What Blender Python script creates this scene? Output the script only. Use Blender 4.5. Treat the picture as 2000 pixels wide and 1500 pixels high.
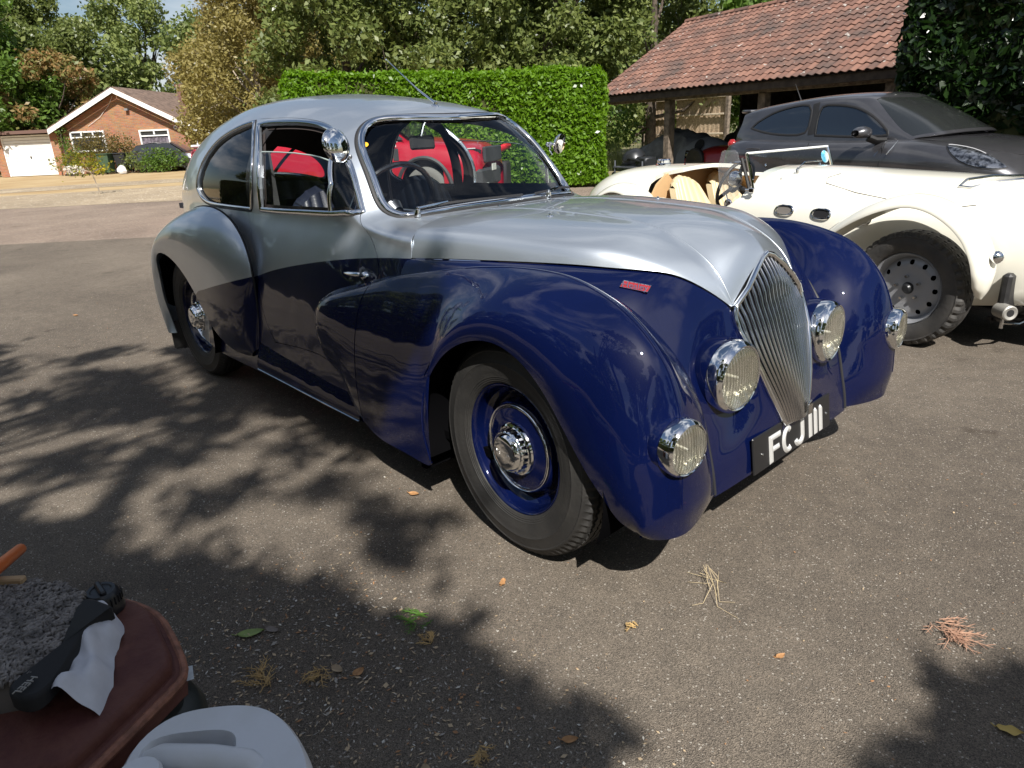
import bpy, bmesh, math, random
import numpy as np
from mathutils import Vector, Matrix, geometry

for _o in list(bpy.data.objects): bpy.data.objects.remove(_o)
SC = bpy.context.scene
COL = SC.collection

# ---------------------------------------------------------------- camera
def look_axes(yaw, pitch, roll):
    fw = Vector((math.cos(pitch)*math.cos(yaw), math.cos(pitch)*math.sin(yaw), -math.sin(pitch)))
    rt = Vector((math.sin(yaw), -math.cos(yaw), 0)); up = rt.cross(fw)
    return math.cos(roll)*rt+math.sin(roll)*up, -math.sin(roll)*rt+math.cos(roll)*up, fw
cd = bpy.data.cameras.new('camera'); cam = bpy.data.objects.new('camera', cd); COL.objects.link(cam)
cd.sensor_width = 36; cd.sensor_fit = 'HORIZONTAL'; cd.lens = 24.48; cd.clip_start = .05; cd.clip_end = 1000
_r, _u, _f = look_axes(2.40523779, .350234523, -.0454759508)
cam.matrix_world = Matrix(((_r.x, _u.x, -_f.x, 1.4147), (_r.y, _u.y, -_f.y, -2.0123), (_r.z, _u.z, -_f.z, 1.2543), (0, 0, 0, 1)))
SC.camera = cam
SC.render.resolution_x = 1024; SC.render.resolution_y = 768

# ---------------------------------------------------------------- sky, sun, exposure
SUN_DIR = Vector((.58, -.37, .73)).normalized()          # towards the sun
elev = math.asin(SUN_DIR.z); azim = math.atan2(SUN_DIR.x, SUN_DIR.y)
world = bpy.data.worlds.new('World'); SC.world = world; world.use_nodes = True
nt = world.node_tree; nt.nodes.clear()
def wn(t, **k):
    n = nt.nodes.new(t)
    for a, b in k.items(): setattr(n, a, b)
    return n
sky = wn('ShaderNodeTexSky', sky_type='NISHITA'); sky.sun_disc = False
sky.sun_elevation = elev; sky.sun_rotation = azim; sky.air_density = 1.1; sky.dust_density = .8
tc = wn('ShaderNodeTexCoord'); cmb = wn('ShaderNodeMapping'); cmb.inputs['Scale'].default_value = (1.6, 1.6, 4.2); nt.links.new(tc.outputs['Generated'], cmb.inputs[0])
cn = wn('ShaderNodeTexNoise'); cn.inputs['Scale'].default_value = 1.0; cn.inputs['Detail'].default_value = 9; cn.inputs['Roughness'].default_value = .58
cn.inputs['Distortion'].default_value = .35
nt.links.new(cmb.outputs[0], cn.inputs['Vector'])
cr = wn('ShaderNodeValToRGB'); cr.color_ramp.elements[0].position = .49; cr.color_ramp.elements[1].position = .64
nt.links.new(cn.outputs['Fac'], cr.inputs[0])
mx = wn('ShaderNodeMixRGB'); mx.inputs[2].default_value = (9.5, 9.8, 10.4, 1)
nt.links.new(cr.outputs[0], mx.inputs[0]); nt.links.new(sky.outputs[0], mx.inputs[1])
bg = wn('ShaderNodeBackground'); bg.inputs['Strength'].default_value = .050
out = wn('ShaderNodeOutputWorld'); nt.links.new(mx.outputs[0], bg.inputs[0]); nt.links.new(bg.outputs[0], out.inputs[0])
sl = bpy.data.lights.new('sun', 'SUN'); sl.energy = 4.4; sl.angle = math.radians(.53); sl.color = (1, .955, .89)
so = bpy.data.objects.new('sun', sl); COL.objects.link(so); so.location = (6, -6, 12)
so.rotation_euler = SUN_DIR.to_track_quat('Z', 'Y').to_euler()
SC.view_settings.view_transform = 'Standard'; SC.view_settings.look = 'None'
SC.view_settings.exposure = .80; SC.view_settings.gamma = 1
SC.view_settings.use_curve_mapping = False


# ---------------------------------------------------------------- smooth surfaces
class Surf:
    """uniform cubic B-spline surface, net corrected so that it nearly passes through the given points"""
    def __init__(s, net, fix=2, amt=.8):
        T = np.array(net, float)
        s.nu, s.nv = T.shape[:2]
        s.P = T.copy()
        for _ in range(fix):
            U, V = np.meshgrid(np.arange(s.nu), np.arange(s.nv), indexing='ij')
            s.P = s.P + amt*(T - s.ev(U.ravel(), V.ravel()).reshape(T.shape))
    def ev(s, u, v):
        u = np.clip(np.asarray(u, float), 0, s.nu-1); v = np.clip(np.asarray(v, float), 0, s.nv-1)
        P = s.P
        P = np.concatenate([2*P[:1]-P[1:2], P, 2*P[-1:]-P[-2:-1]], 0)
        P = np.concatenate([2*P[:, :1]-P[:, 1:2], P, 2*P[:, -1:]-P[:, -2:-1]], 1)
        iu = np.minimum(u.astype(int), s.nu-2); iv = np.minimum(v.astype(int), s.nv-2)
        a = u-iu; b = v-iv
        def W(t): return [(1-t)**3/6, (3*t**3-6*t*t+4)/6, (-3*t**3+3*t*t+3*t+1)/6, t**3/6]
        wu, wv = W(a), W(b)
        R = 0
        for i in range(4):
            for j in range(4):
                R = R + (wu[i]*wv[j])[..., None]*P[iu+i, iv+j]
        return R
    def nrm(s, u, v):
        u = np.asarray(u, float); v = np.asarray(v, float); h = 1e-3
        a = s.ev(u+h, v)-s.ev(u-h, v); b = s.ev(u, v+h)-s.ev(u, v-h)
        n = np.cross(a, b); n /= np.linalg.norm(n, axis=-1, keepdims=True)+1e-12
        return n

def L3(a, b, t): return [a[i]+(b[i]-a[i])*t for i in range(3)]

# car frame: x forward, front axle at x=0, rear axle at x=-2.59, y>0 here mirrored to both sides
def cabin_net():
    R = [ # xc, zc, xb, yb, zb, n
     (-.60, .960, -.52, .575, .845, 3.5), (-.70, .963, -.70, .602, .868, 3.3), (-.775, .970, -.92, .606, .905, 3.3),
     (-.855, 1.055, -1.01, .612, .932, 3.4), (-.945, 1.16, -1.09, .618, .945, 3.4), (-1.035, 1.262, -1.19, .624, .950, 3.2),
     (-1.10, 1.335, -1.34, .630, .950, 2.9), (-1.24, 1.376, -1.47, .634, .950, 2.6), (-1.43, 1.408, -1.61, .638, .950, 2.5),
     (-1.72, 1.443, -1.80, .642, .952, 2.45), (-2.03, 1.462, -2.02, .644, .954, 2.45), (-2.35, 1.460, -2.25, .640, .956, 2.45),
     (-2.65, 1.430, -2.48, .628, .956, 2.4), (-2.92, 1.375, -2.70, .605, .952, 2.35), (-3.16, 1.300, -2.90, .572, .945, 2.3),
     (-3.38, 1.200, -3.08, .530, .930, 2.2), (-3.56, 1.075, -3.24, .480, .905, 2.15), (-3.70, .930, -3.38, .425, .85, 2.1),
     (-3.80, .78, -3.48, .39, .76, 2.0)]
    net = []
    for (xc, zc, xb, yb, zb, n) in R:
        row = []
        for k, th in enumerate([0, .16, .33, .50, .65, .80, .92, 1.0]):
            a = th*math.pi/2
            sy = math.sin(a)**(2/n) if th else 0.; cz = math.cos(a)**(2/n) if th < 1 else 0.
            row.append((xc+(xb-xc)*sy**2, yb*sy, zb+(zc-zb)*cz))
        ex = max(.1, min(1, (xb+3.5)/1.3))
        for (z, Y, k) in ((.885, .663, 1), (.80, .690, .9), (.68, .718, .75), (.55, .738, .5), (.42, .748, .3), (.31, .762, .2), (.22, .775, .2)):
            y = Y+(yb-.64)*k
            row.append((xb, yb+(y-yb)*ex, .22+(z-.22)*(zb-.22)/.73))
        net.append(row)
    return net

def bonnet_net():
    R = [((-.715,.966),(-.715,.20,.966),(-.645,.598,.842),3.4),((-.5,.982),(-.5,.20,.979),(-.46,.580,.855),3.0),
     ((-.28,.984),(-.28,.20,.978),(-.25,.545,.864),2.6),((-.05,.978),(-.05,.20,.968),(-.01,.497,.872),2.3),
     ((.10,.968),(.10,.20,.953),(.11,.445,.866),2.1),((.20,.955),(.20,.20,.918),(.19,.40,.860),1.9),
     ((.27,.936),(.27,.20,.881),(.245,.352,.851),1.7),((.32,.914),(.325,.20,.838),(.29,.302,.829),1.5),
     ((.352,.889),(.36,.20,.79),(.342,.245,.785),1.3),((.372,.864),(.384,.196,.744),(.384,.200,.740),1.1)]
    net = []
    for k, (C, K, E, n) in enumerate(R):
        row = []; pw = {9: 1.3, 8: 1.6}.get(k, 2)
        for t in (0, .35, .7):
            row.append((C[0]+(K[0]-C[0])*t**pw, K[1]*t, C[1]+(K[2]-C[1])*t**pw))
        row.append(K)
        for t in (.3, .58, .8, .93, 1.):
            c = (1-t**n)**(1/n) if t < 1 else 0
            row.append((K[0]+(E[0]-K[0])*t, K[1]+(E[1]-K[1])*t, E[2]+(K[2]-E[2])*c))
        net.append(row)
    return net

def nose_net():
    R = [((-.66,.602,.838),(-.66,.64,.79),(-.66,.68,.68)),((-.46,.582,.850),(-.46,.625,.81),(-.46,.67,.70)),
     ((-.25,.547,.860),(-.24,.605,.815),(-.23,.65,.71)),((-.01,.498,.867),(0,.565,.828),(.02,.61,.73)),
     ((.11,.445,.861),(.12,.52,.825),(.15,.575,.73)),((.19,.40,.855),(.205,.47,.81),(.22,.535,.725)),
     ((.245,.352,.845),(.265,.42,.79),(.275,.495,.705)),((.29,.300,.823),(.32,.375,.75),(.325,.467,.662)),
     ((.345,.243,.778),(.365,.345,.70),(.372,.45,.61)),((.388,.20,.728),(.388,.32,.645),(.410,.44,.56)),
     ((.418,.197,.66),(.406,.315,.60),(.430,.436,.525)),((.448,.174,.59),(.424,.305,.545),(.448,.433,.485)),
     ((.470,.146,.53),(.447,.295,.485),(.462,.432,.44)),((.492,.114,.455),(.474,.285,.415),(.478,.430,.375)),
     ((.511,.074,.375),(.502,.28,.34),(.493,.430,.315)),((.522,0,.265),(.512,.28,.255),(.503,.430,.25))]
    net = []
    for (I, M, O) in R:
        row = []
        for t in (0, .25, .5, .75, 1.):
            b = [(1-t)**2, 2*t*(1-t), t*t]
            Q = [2*M[i]-.5*(I[i]+O[i]) for i in range(3)]
            row.append([b[0]*I[i]+b[1]*Q[i]+b[2]*O[i] for i in range(3)])
        net.append(row)
    return net

def wing_rows(R, B, E, ymax, zp=1.35, yp=2.4):
    row = []
    for t in (0, .45, .8):
        q = L3(B, R, t); q[2] += .03*math.sin(t*math.pi)*min(1, abs(R[2]-B[2])*8); q[1] -= .012*math.sin(t*math.pi)
        row.append(q)
    row.append(R)
    for t in (.13, .3, .5, .72, .88, 1.):
        q = L3(R, E, t)
        q[2] = R[2]+(E[2]-R[2])*t**zp
        q[1] = R[1]+(ymax-R[1])*(1-(1-t)**yp) - (ymax-E[1])*t**3
        row.append(q)
    return row

def front_wing_net():
    D = [((-1.135,.742,.56),(-1.135,.738,.57),(-1.14,.742,.50),.742),
     ((-1.10,.762,.625),(-1.10,.738,.645),(-1.105,.755,.435),.785),
     ((-1.02,.760,.670),(-1.02,.715,.695),(-1.03,.757,.395),.800),
     ((-.93,.747,.700),(-.93,.695,.722),(-.95,.762,.355),.806),
     ((-.80,.722,.735),(-.80,.665,.755),(-.86,.772,.25),.808),
     ((-.65,.695,.785),(-.65,.65,.79),(-.70,.785,.195),.81),
     ((-.50,.67,.815),(-.5,.635,.79),(-.57,.79,.192),.812),
     ((-.38,.66,.838),(-.38,.615,.785),(-.44,.795,.192),.815),
     ((-.29,.655,.854),(-.28,.60,.785),(-.345,.797,.20),.817),
     ((-.20,.65,.866),(-.2,.59,.785),(-.372,.80,.30),.82),
     ((-.12,.645,.874),(-.12,.583,.785),(-.358,.80,.43),.82),
     ((-.05,.643,.879),(-.05,.575,.785),(-.31,.80,.53),.82),
     ((.01,.641,.881),(.01,.57,.78),(-.225,.80,.62),.82),
     ((.07,.641,.881),(.07,.563,.775),(-.12,.80,.678),.82),
     ((.14,.642,.877),(.13,.545,.755),(.0,.80,.70),.82),
     ((.22,.650,.864),(.18,.525,.735),(.11,.80,.668),.82),
     ((.306,.660,.839),(.235,.497,.715),(.196,.80,.60),.82),
     ((.38,.665,.805),(.285,.472,.685),(.26,.80,.522),.82),
     ((.443,.664,.752),(.335,.458,.648),(.31,.798,.455),.82),
     ((.490,.663,.695),(.380,.446,.60),(.352,.795,.40),.82),
     ((.520,.666,.63),(.415,.438,.55),(.39,.79,.358),.82),
     ((.542,.670,.56),(.442,.433,.50),(.423,.785,.318),.817),
     ((.556,.678,.47),(.462,.432,.44),(.45,.775,.292),.81),
     ((.560,.683,.385),(.484,.430,.37),(.475,.76,.275),.80),
     ((.562,.676,.325),(.494,.430,.315),(.487,.755,.267),.79),
     ((.548,.670,.305),(.503,.430,.262),(.497,.735,.262),.775)]
    net = [wing_rows(R, B, E, ym) for (R, B, E, ym) in D]
    net[-1] = [(.503, .430, .262), (.522, .50, .255), (.541, .57, .252), (.551, .625, .252), (.552, .66, .253), (.546, .69, .255), (.537, .712, .257), (.522, .735, .260), (.508, .748, .263), (.492, .755, .268)]
    for k in range(18, len(net)-1):
        w = min(1, (k-17)/4); net[k][1][0] += .022*w; net[k][2][0] += .016*w; net[k][1][1] -= .006*w
    return net

def rear_wing_net():
    D = [((-1.735,.735,.335),(-1.80,.765,.28)),((-1.722,.74,.49),(-1.92,.800,.288)),((-1.715,.74,.62),(-2.05,.818,.335)),
     ((-1.72,.738,.72),(-2.16,.82,.40)),((-1.76,.732,.81),(-2.24,.82,.475)),((-1.85,.722,.885),(-2.31,.82,.545)),
     ((-1.97,.712,.932),(-2.39,.82,.605)),((-2.13,.70,.957),(-2.47,.82,.65)),((-2.31,.688,.957),(-2.56,.82,.683)),
     ((-2.50,.67,.935),(-2.65,.82,.70)),((-2.68,.65,.885),(-2.74,.82,.70)),((-2.85,.63,.805),(-2.82,.815,.675)),
     ((-2.98,.61,.70),(-2.87,.81,.62)),((-3.055,.605,.575),(-2.90,.80,.53)),((-3.07,.615,.45),(-2.91,.80,.43)),
     ((-3.03,.635,.33),(-2.90,.79,.33)),((-2.95,.66,.22),(-2.87,.78,.21))]
    net = []
    for k, (J, E) in enumerate(D):
        row = []; ym = {0: .790, 1: .812, 2: .828}.get(k, .835)
        for t in (0, .05, .14, .28, .45, .65, .85, 1.):
            q = L3(J, E, t); q[2] = J[2]+(E[2]-J[2])*t**1.25
            q[0] = J[0]+(E[0]-J[0])*t**1.25
            q[1] = J[1]+(ym-J[1])*(1-(1-t)**3.0)-(ym-E[1])*t**4
            row.append(q)
        net.append(row)
    return net

S_CAB = Surf(cabin_net()); S_BON = Surf(bonnet_net()); S_NOSE = Surf(nose_net())
S_FW = Surf(front_wing_net(), 2, .7); S_RW = Surf(rear_wing_net(), 2, .7)

# ---------------------------------------------------------------- materials
MATS = {}
def mat(name, col=(.5, .5, .5), rough=.5, metal=0., coat=0., crough=.03, spec=.5, var=0., vscale=5., bump=0., bscale=60., emit=None, col2=None, cut=(.4, .6), sub=None, rvar=0., alpha=None, wear=None):
    if name in MATS: return MATS[name]
    m = bpy.data.materials.new(name); m.use_nodes = True; n = m.node_tree; b = n.nodes['Principled BSDF']
    b.inputs['Base Color'].default_value = (*col, 1); b.inputs['Roughness'].default_value = rough
    b.inputs['Metallic'].default_value = metal; b.inputs['Coat Weight'].default_value = coat; b.inputs['Coat Roughness'].default_value = crough
    b.inputs['Specular IOR Level'].default_value = spec
    co = n.nodes.new('ShaderNodeTexCoord')
    src = None
    if var or col2:
        t = n.nodes.new('ShaderNodeTexNoise'); t.inputs['Scale'].default_value = vscale; t.inputs['Detail'].default_value = 6; t.inputs['Roughness'].default_value = .6
        n.links.new(co.outputs['Object'], t.inputs['Vector'])
        r = n.nodes.new('ShaderNodeValToRGB'); r.color_ramp.elements[0].position = cut[0]; r.color_ramp.elements[1].position = cut[1]
        c2 = col2 if col2 else tuple(min(1, c*(1+var)) for c in col); c1 = col if col2 else tuple(c*(1-var) for c in col)
        r.color_ramp.elements[0].color = (*c1, 1); r.color_ramp.elements[1].color = (*c2, 1)
        n.links.new(t.outputs['Fac'], r.inputs[0]); n.links.new(r.outputs[0], b.inputs['Base Color']); src = r.outputs[0]
        if rvar:
            q = n.nodes.new('ShaderNodeMapRange'); q.inputs['To Min'].default_value = rough; q.inputs['To Max'].default_value = rough+rvar
            n.links.new(t.outputs['Fac'], q.inputs['Value']); n.links.new(q.outputs[0], b.inputs['Roughness'])
    if bump:
        t = n.nodes.new('ShaderNodeTexNoise'); t.inputs['Scale'].default_value = bscale; t.inputs['Detail'].default_value = 4
        n.links.new(co.outputs['Object'], t.inputs['Vector'])
        bp = n.nodes.new('ShaderNodeBump'); bp.inputs['Strength'].default_value = bump; bp.inputs['Distance'].default_value = .01
        n.links.new(t.outputs['Fac'], bp.inputs['Height']); n.links.new(bp.outputs[0], b.inputs['Normal'])
    MATS[name] = m; return m
def glassmat(name, tint=(.9, .95, .93), fres=1.45, rough=0.0, body=0., bcol=(.5, .5, .5)):
    if name in MATS: return MATS[name]
    m = bpy.data.materials.new(name); m.use_nodes = True; n = m.node_tree; n.nodes.clear()
    tr = n.nodes.new('ShaderNodeBsdfTransparent'); tr.inputs[0].default_value = (*tint, 1)
    gl = n.nodes.new('ShaderNodeBsdfGlossy'); gl.inputs['Roughness'].default_value = rough
    lw = n.nodes.new('ShaderNodeLayerWeight'); lw.inputs[0].default_value = .5; pw = n.nodes.new('ShaderNodeMath'); pw.operation = 'POWER'; pw.inputs[1].default_value = 4.5
    fr = n.nodes.new('ShaderNodeMapRange'); fr.inputs['To Min'].default_value = ((fres-1)/(fres+1))**2*1.6; fr.inputs['To Max'].default_value = 1.
    n.links.new(lw.outputs['Facing'], pw.inputs[0]); n.links.new(pw.outputs[0], fr.inputs['Value'])
    mxs = n.nodes.new('ShaderNodeMixShader'); o = n.nodes.new('ShaderNodeOutputMaterial')
    n.links.new(fr.outputs[0], mxs.inputs[0]); n.links.new(gl.outputs[0], mxs.inputs[2])
    if body:
        df = n.nodes.new('ShaderNodeBsdfDiffuse'); df.inputs[0].default_value = (*bcol, 1); m2 = n.nodes.new('ShaderNodeMixShader'); m2.inputs[0].default_value = body
        n.links.new(tr.outputs[0], m2.inputs[1]); n.links.new(df.outputs[0], m2.inputs[2]); n.links.new(m2.outputs[0], mxs.inputs[1])
    else: n.links.new(tr.outputs[0], mxs.inputs[1])
    n.links.new(mxs.outputs[0], o.inputs[0]); MATS[name] = m; return m

# ---------------------------------------------------------------- objects
def tag(o, label=None, cat=None, group=None, kind=None):
    if label: o['label'] = label
    if cat: o['category'] = cat
    if group: o['group'] = group
    if kind: o['kind'] = kind
    return o
def thing(name, label, cat, loc=(0, 0, 0), rot=(0, 0, 0), group=None):
    o = bpy.data.objects.new(name, None); COL.objects.link(o); o.location = loc; o.rotation_euler = rot; o.empty_display_size = .1
    return tag(o, label, cat, group)
def mobj(name, V, F, m, parent=None, smooth=True, N=None, kind=None, angle=None):
    me = bpy.data.meshes.new(name)
    me.from_pydata([tuple(map(float, v)) for v in V], [], [tuple(int(i) for i in f) for f in F])
    ms = m if isinstance(m, (list, tuple)) else [m]
    for q in ms: me.materials.append(q)
    me.polygons.foreach_set('use_smooth', [bool(smooth)]*len(me.polygons))
    if N is not None: me.normals_split_custom_set_from_vertices([tuple(map(float, x)) for x in N])
    elif angle: me.set_sharp_from_angle(angle=math.radians(angle))
    o = bpy.data.objects.new(name, me); COL.objects.link(o)
    if parent is not None: o.parent = parent
    if kind: o['kind'] = kind
    return o
def clone(root, loc=None, rot=None, label=None, scale=None):
    r = root.copy(); COL.objects.link(r)
    for ch in list(root.children):
        c = ch.copy(); COL.objects.link(c); c.parent = r
        for g in list(ch.children):
            d = g.copy(); COL.objects.link(d); d.parent = c
    if loc is not None: r.location = loc
    if rot is not None: r.rotation_euler = rot
    if scale is not None: r.scale = scale
    if label: r['label'] = label
    return r
class MB:
    """collects shapes for one mesh"""
    def __init__(s): s.V = []; s.F = []; s.mi = []; s.cur = 0
    def add(s, V, F):
        b = len(s.V); s.V += [tuple(map(float, v)) for v in V]; s.F += [tuple(int(i)+b for i in f) for f in F]; s.mi += [s.cur]*len(F); return s
    def box(s, c, d, M=None):
        V = [(c[0]+i*d[0]/2, c[1]+j*d[1]/2, c[2]+k*d[2]/2) for i in (-1, 1) for j in (-1, 1) for k in (-1, 1)]
        if M is not None: V = [tuple(M @ Vector(v)) for v in V]
        return s.add(V, [(0, 1, 3, 2), (4, 6, 7, 5), (0, 4, 5, 1), (2, 3, 7, 6), (0, 2, 6, 4), (1, 5, 7, 3)])
    def bbox(s, c, d, r=.01, M=None):
        """box with chamfered edges"""
        x, y, z = d[0]/2, d[1]/2, d[2]/2; r = min(r, x*.9, y*.9, z*.9); V = []
        for i in (-1, 1):
            for j in (-1, 1):
                for k in (-1, 1):
                    V += [(c[0]+i*x, c[1]+j*(y-r), c[2]+k*(z-r)), (c[0]+i*(x-r), c[1]+j*y, c[2]+k*(z-r)), (c[0]+i*(x-r), c[1]+j*(y-r), c[2]+k*z)]
        if M is not None: V = [tuple(M @ Vector(v)) for v in V]
        bm = bmesh.new(); vs = [bm.verts.new(v) for v in V]; bmesh.ops.convex_hull(bm, input=vs)
        bmesh.ops.recalc_face_normals(bm, faces=bm.faces)
        bm.verts.index_update(); VV = [v.co[:] for v in bm.verts]; FF = [[v.index for v in f.verts] for f in bm.faces]; bm.free()
        return s.add(VV, FF)
    def tube(s, pts, r, n=8, cap=True, sx=None):
        P = [Vector(p) for p in pts]; R = r if isinstance(r, (list, tuple)) else [r]*len(P); V = []; F = []
        t0 = (P[1]-P[0]).normalized(); a = t0.orthogonal().normalized()
        if sx is not None: a = (Vector(sx)-t0*t0.dot(Vector(sx))).normalized()
        for i, p in enumerate(P):
            t = (P[min(i+1, len(P)-1)]-P[max(i-1, 0)]).normalized(); a = (a-t*t.dot(a)).normalized(); b = t.cross(a)
            rr = R[i]; ra, rb = (rr if isinstance(rr, tuple) else (rr, rr))
            for k in range(n):
                an = 2*math.pi*k/n; V.append(tuple(p+a*math.cos(an)*ra+b*math.sin(an)*rb))
        for i in range(len(P)-1):
            for k in range(n): F.append((i*n+k, i*n+(k+1) % n, (i+1)*n+(k+1) % n, (i+1)*n+k))
        if cap: F.append(tuple(range(n))[::-1]); F.append(tuple(range((len(P)-1)*n, len(P)*n)))
        return s.add(V, F)
    def lathe(s, prof, c=(0, 0, 0), axis=(0, -1, 0), n=48, cap=False, up=None, arc=None):
        """profile of (radius, distance along the axis)"""
        A = Vector(axis).normalized(); X = A.orthogonal().normalized() if up is None else Vector(up).cross(A).normalized(); Y = A.cross(X); c = Vector(c); V = []; F = []
        for (r, h) in prof:
            for k in range(n):
                an = 2*math.pi*k/n; V.append(tuple(c+A*h+X*r*math.cos(an)+Y*r*math.sin(an)))
        for i in range(len(prof)-1):
            for k in range(n): F.append((i*n+k, i*n+(k+1) % n, (i+1)*n+(k+1) % n, (i+1)*n+k))
        if cap: F.append(tuple(range(n))[::-1]); F.append(tuple(range((len(prof)-1)*n, len(prof)*n)))
        return s.add(V, F)
    def prism(s, poly, z0, z1, M=None):
        n = len(poly); V = [(p[0], p[1], z0) for p in poly]+[(p[0], p[1], z1) for p in poly]
        if M is not None: V = [tuple(M @ Vector(v)) for v in V]
        tri = geometry.tessellate_polygon([[Vector((p[0], p[1], 0)) for p in poly]])
        F = [(i, (i+1) % n, n+(i+1) % n, n+i) for i in range(n)]+[tuple(t)[::-1] for t in tri]+[tuple(q+n for q in t) for t in tri]
        return s.add(V, F)
    def grid(s, P, nu, nv, closeu=False, closev=False):
        F = []
        for i in range(nu if closeu else nu-1):
            for j in range(nv if closev else nv-1): F.append((i*nv+j, ((i+1) % nu)*nv+j, ((i+1) % nu)*nv+(j+1) % nv, i*nv+(j+1) % nv))
        return s.add(P, F)
    def out(s, name, m, parent=None, smooth=True, angle=35, kind=None, fix=True):
        bmq = None
        o = mobj(name, s.V, s.F, m, parent, smooth, None, kind, None)
        if fix:
            bm = bmesh.new(); bm.from_mesh(o.data); bmesh.ops.recalc_face_normals(bm, faces=bm.faces); bm.to_mesh(o.data); bm.free()
        if isinstance(m, (list, tuple)): o.data.polygons.foreach_set('material_index', s.mi)
        if smooth and angle: o.data.set_sharp_from_angle(angle=math.radians(angle))
        return o
def mirror_obj(o, name=None, parent=None):
    """far-side twin of a part of the car (mirrored in y)"""
    me = o.data.copy(); V = np.empty(len(me.vertices)*3); me.vertices.foreach_get('co', V); V[1::3] *= -1; me.vertices.foreach_set('co', V)
    me.flip_normals(); n = o.copy(); n.data = me; COL.objects.link(n)
    if parent is not None: n.parent = parent
    return n

# ---------------------------------------------------------------- panels cut from a smooth surface
def resample(L, h, closed=True):
    L = [np.array(p, float) for p in L]; out = []
    n = len(L)
    for i in range(n if closed else n-1):
        a, b = L[i], L[(i+1) % n]; k = max(1, int(math.ceil(np.linalg.norm(b-a)/h)))
        for j in range(k): out.append(a+(b-a)*j/k)
    if not closed: out.append(L[-1])
    return np.array(out)
def smooth_loop(L, it=2, keep=()):
    """corner-cutting, keeping the listed corners"""
    L = [np.array(p, float) for p in L]; K = [i in keep for i in range(len(L))]
    for _ in range(it):
        M = []; KK = []
        for i in range(len(L)):
            a, b = L[i], L[(i+1) % len(L)]; 
            if K[i]: M.append(a); KK.append(True)
            else: M.append(.75*a+.125*(L[i-1]+b)); KK.append(False)
            M.append((a+b)/2); KK.append(False)
        L, K = M, KK
    return np.array(L)
def inside(pts, loop):
    x, y = pts[:, 0], pts[:, 1]; c = np.zeros(len(pts), bool); n = len(loop)
    x0, y0 = loop[:, 0], loop[:, 1]; x1, y1 = np.roll(x0, -1), np.roll(y0, -1)
    for i in range(n):
        if y0[i] == y1[i]: continue
        k = ((y0[i] > y) != (y1[i] > y)) & (x < (x1[i]-x0[i])*(y-y0[i])/(y1[i]-y0[i])+x0[i]); c ^= k
    return c
def inset(loop, d, S):
    """move a (u,v) loop inwards by d metres on surface S"""
    L = np.array(loop, float); n = len(L); A = 0.
    A = .5*np.sum(L[:, 0]*np.roll(L[:, 1], -1)-np.roll(L[:, 0], -1)*L[:, 1]); sg = 1 if A > 0 else -1
    u, v = L[:, 0], np.abs(L[:, 1]); h = .05
    su = np.linalg.norm(S.ev(u+h, v)-S.ev(u-h, v), axis=1)/(np.minimum(u+h, S.nu-1)-np.maximum(u-h, 0))
    sv = np.linalg.norm(S.ev(u, v+h)-S.ev(u, v-h), axis=1)/(np.minimum(v+h, S.nv-1)-np.maximum(v-h, 0))
    su = np.maximum(su, .01); sv = np.maximum(sv, .01)
    T = np.roll(L, -1, 0)-np.roll(L, 1, 0); tx = T[:, 0]*su; ty = T[:, 1]*sv; q = np.hypot(tx, ty)+1e-9
    nx, ny = -ty/q*sg, tx/q*sg
    return np.stack([L[:, 0]+nx*d/su, L[:, 1]+ny*d/sv], 1)
CEN = np.array([-1.4, 0, .55])
def surf_pts(S, uv, side, off=0.):
    u = uv[:, 0]; v = np.abs(uv[:, 1]); sg = np.where(uv[:, 1] < 0, -1., 1.)*side
    P = S.ev(u, v); N = S.nrm(np.clip(u, .002, S.nu-1.002), np.clip(v, .002, S.nv-1.002))
    c = P-CEN; c[:, 0] = 0 if S is S_CAB else c[:, 0]*.3
    if np.sum(np.sum(N*c, 1) > 0) < len(N)/2: N = -N
    if S is S_CAB or S is S_BON:
        k = v < .004; N[k, 1] = 0; N /= np.linalg.norm(N, axis=1, keepdims=True)
    P = P.copy(); N = N.copy(); P[:, 1] *= sg; N[:, 1] *= sg
    return P+N*off, N
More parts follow.
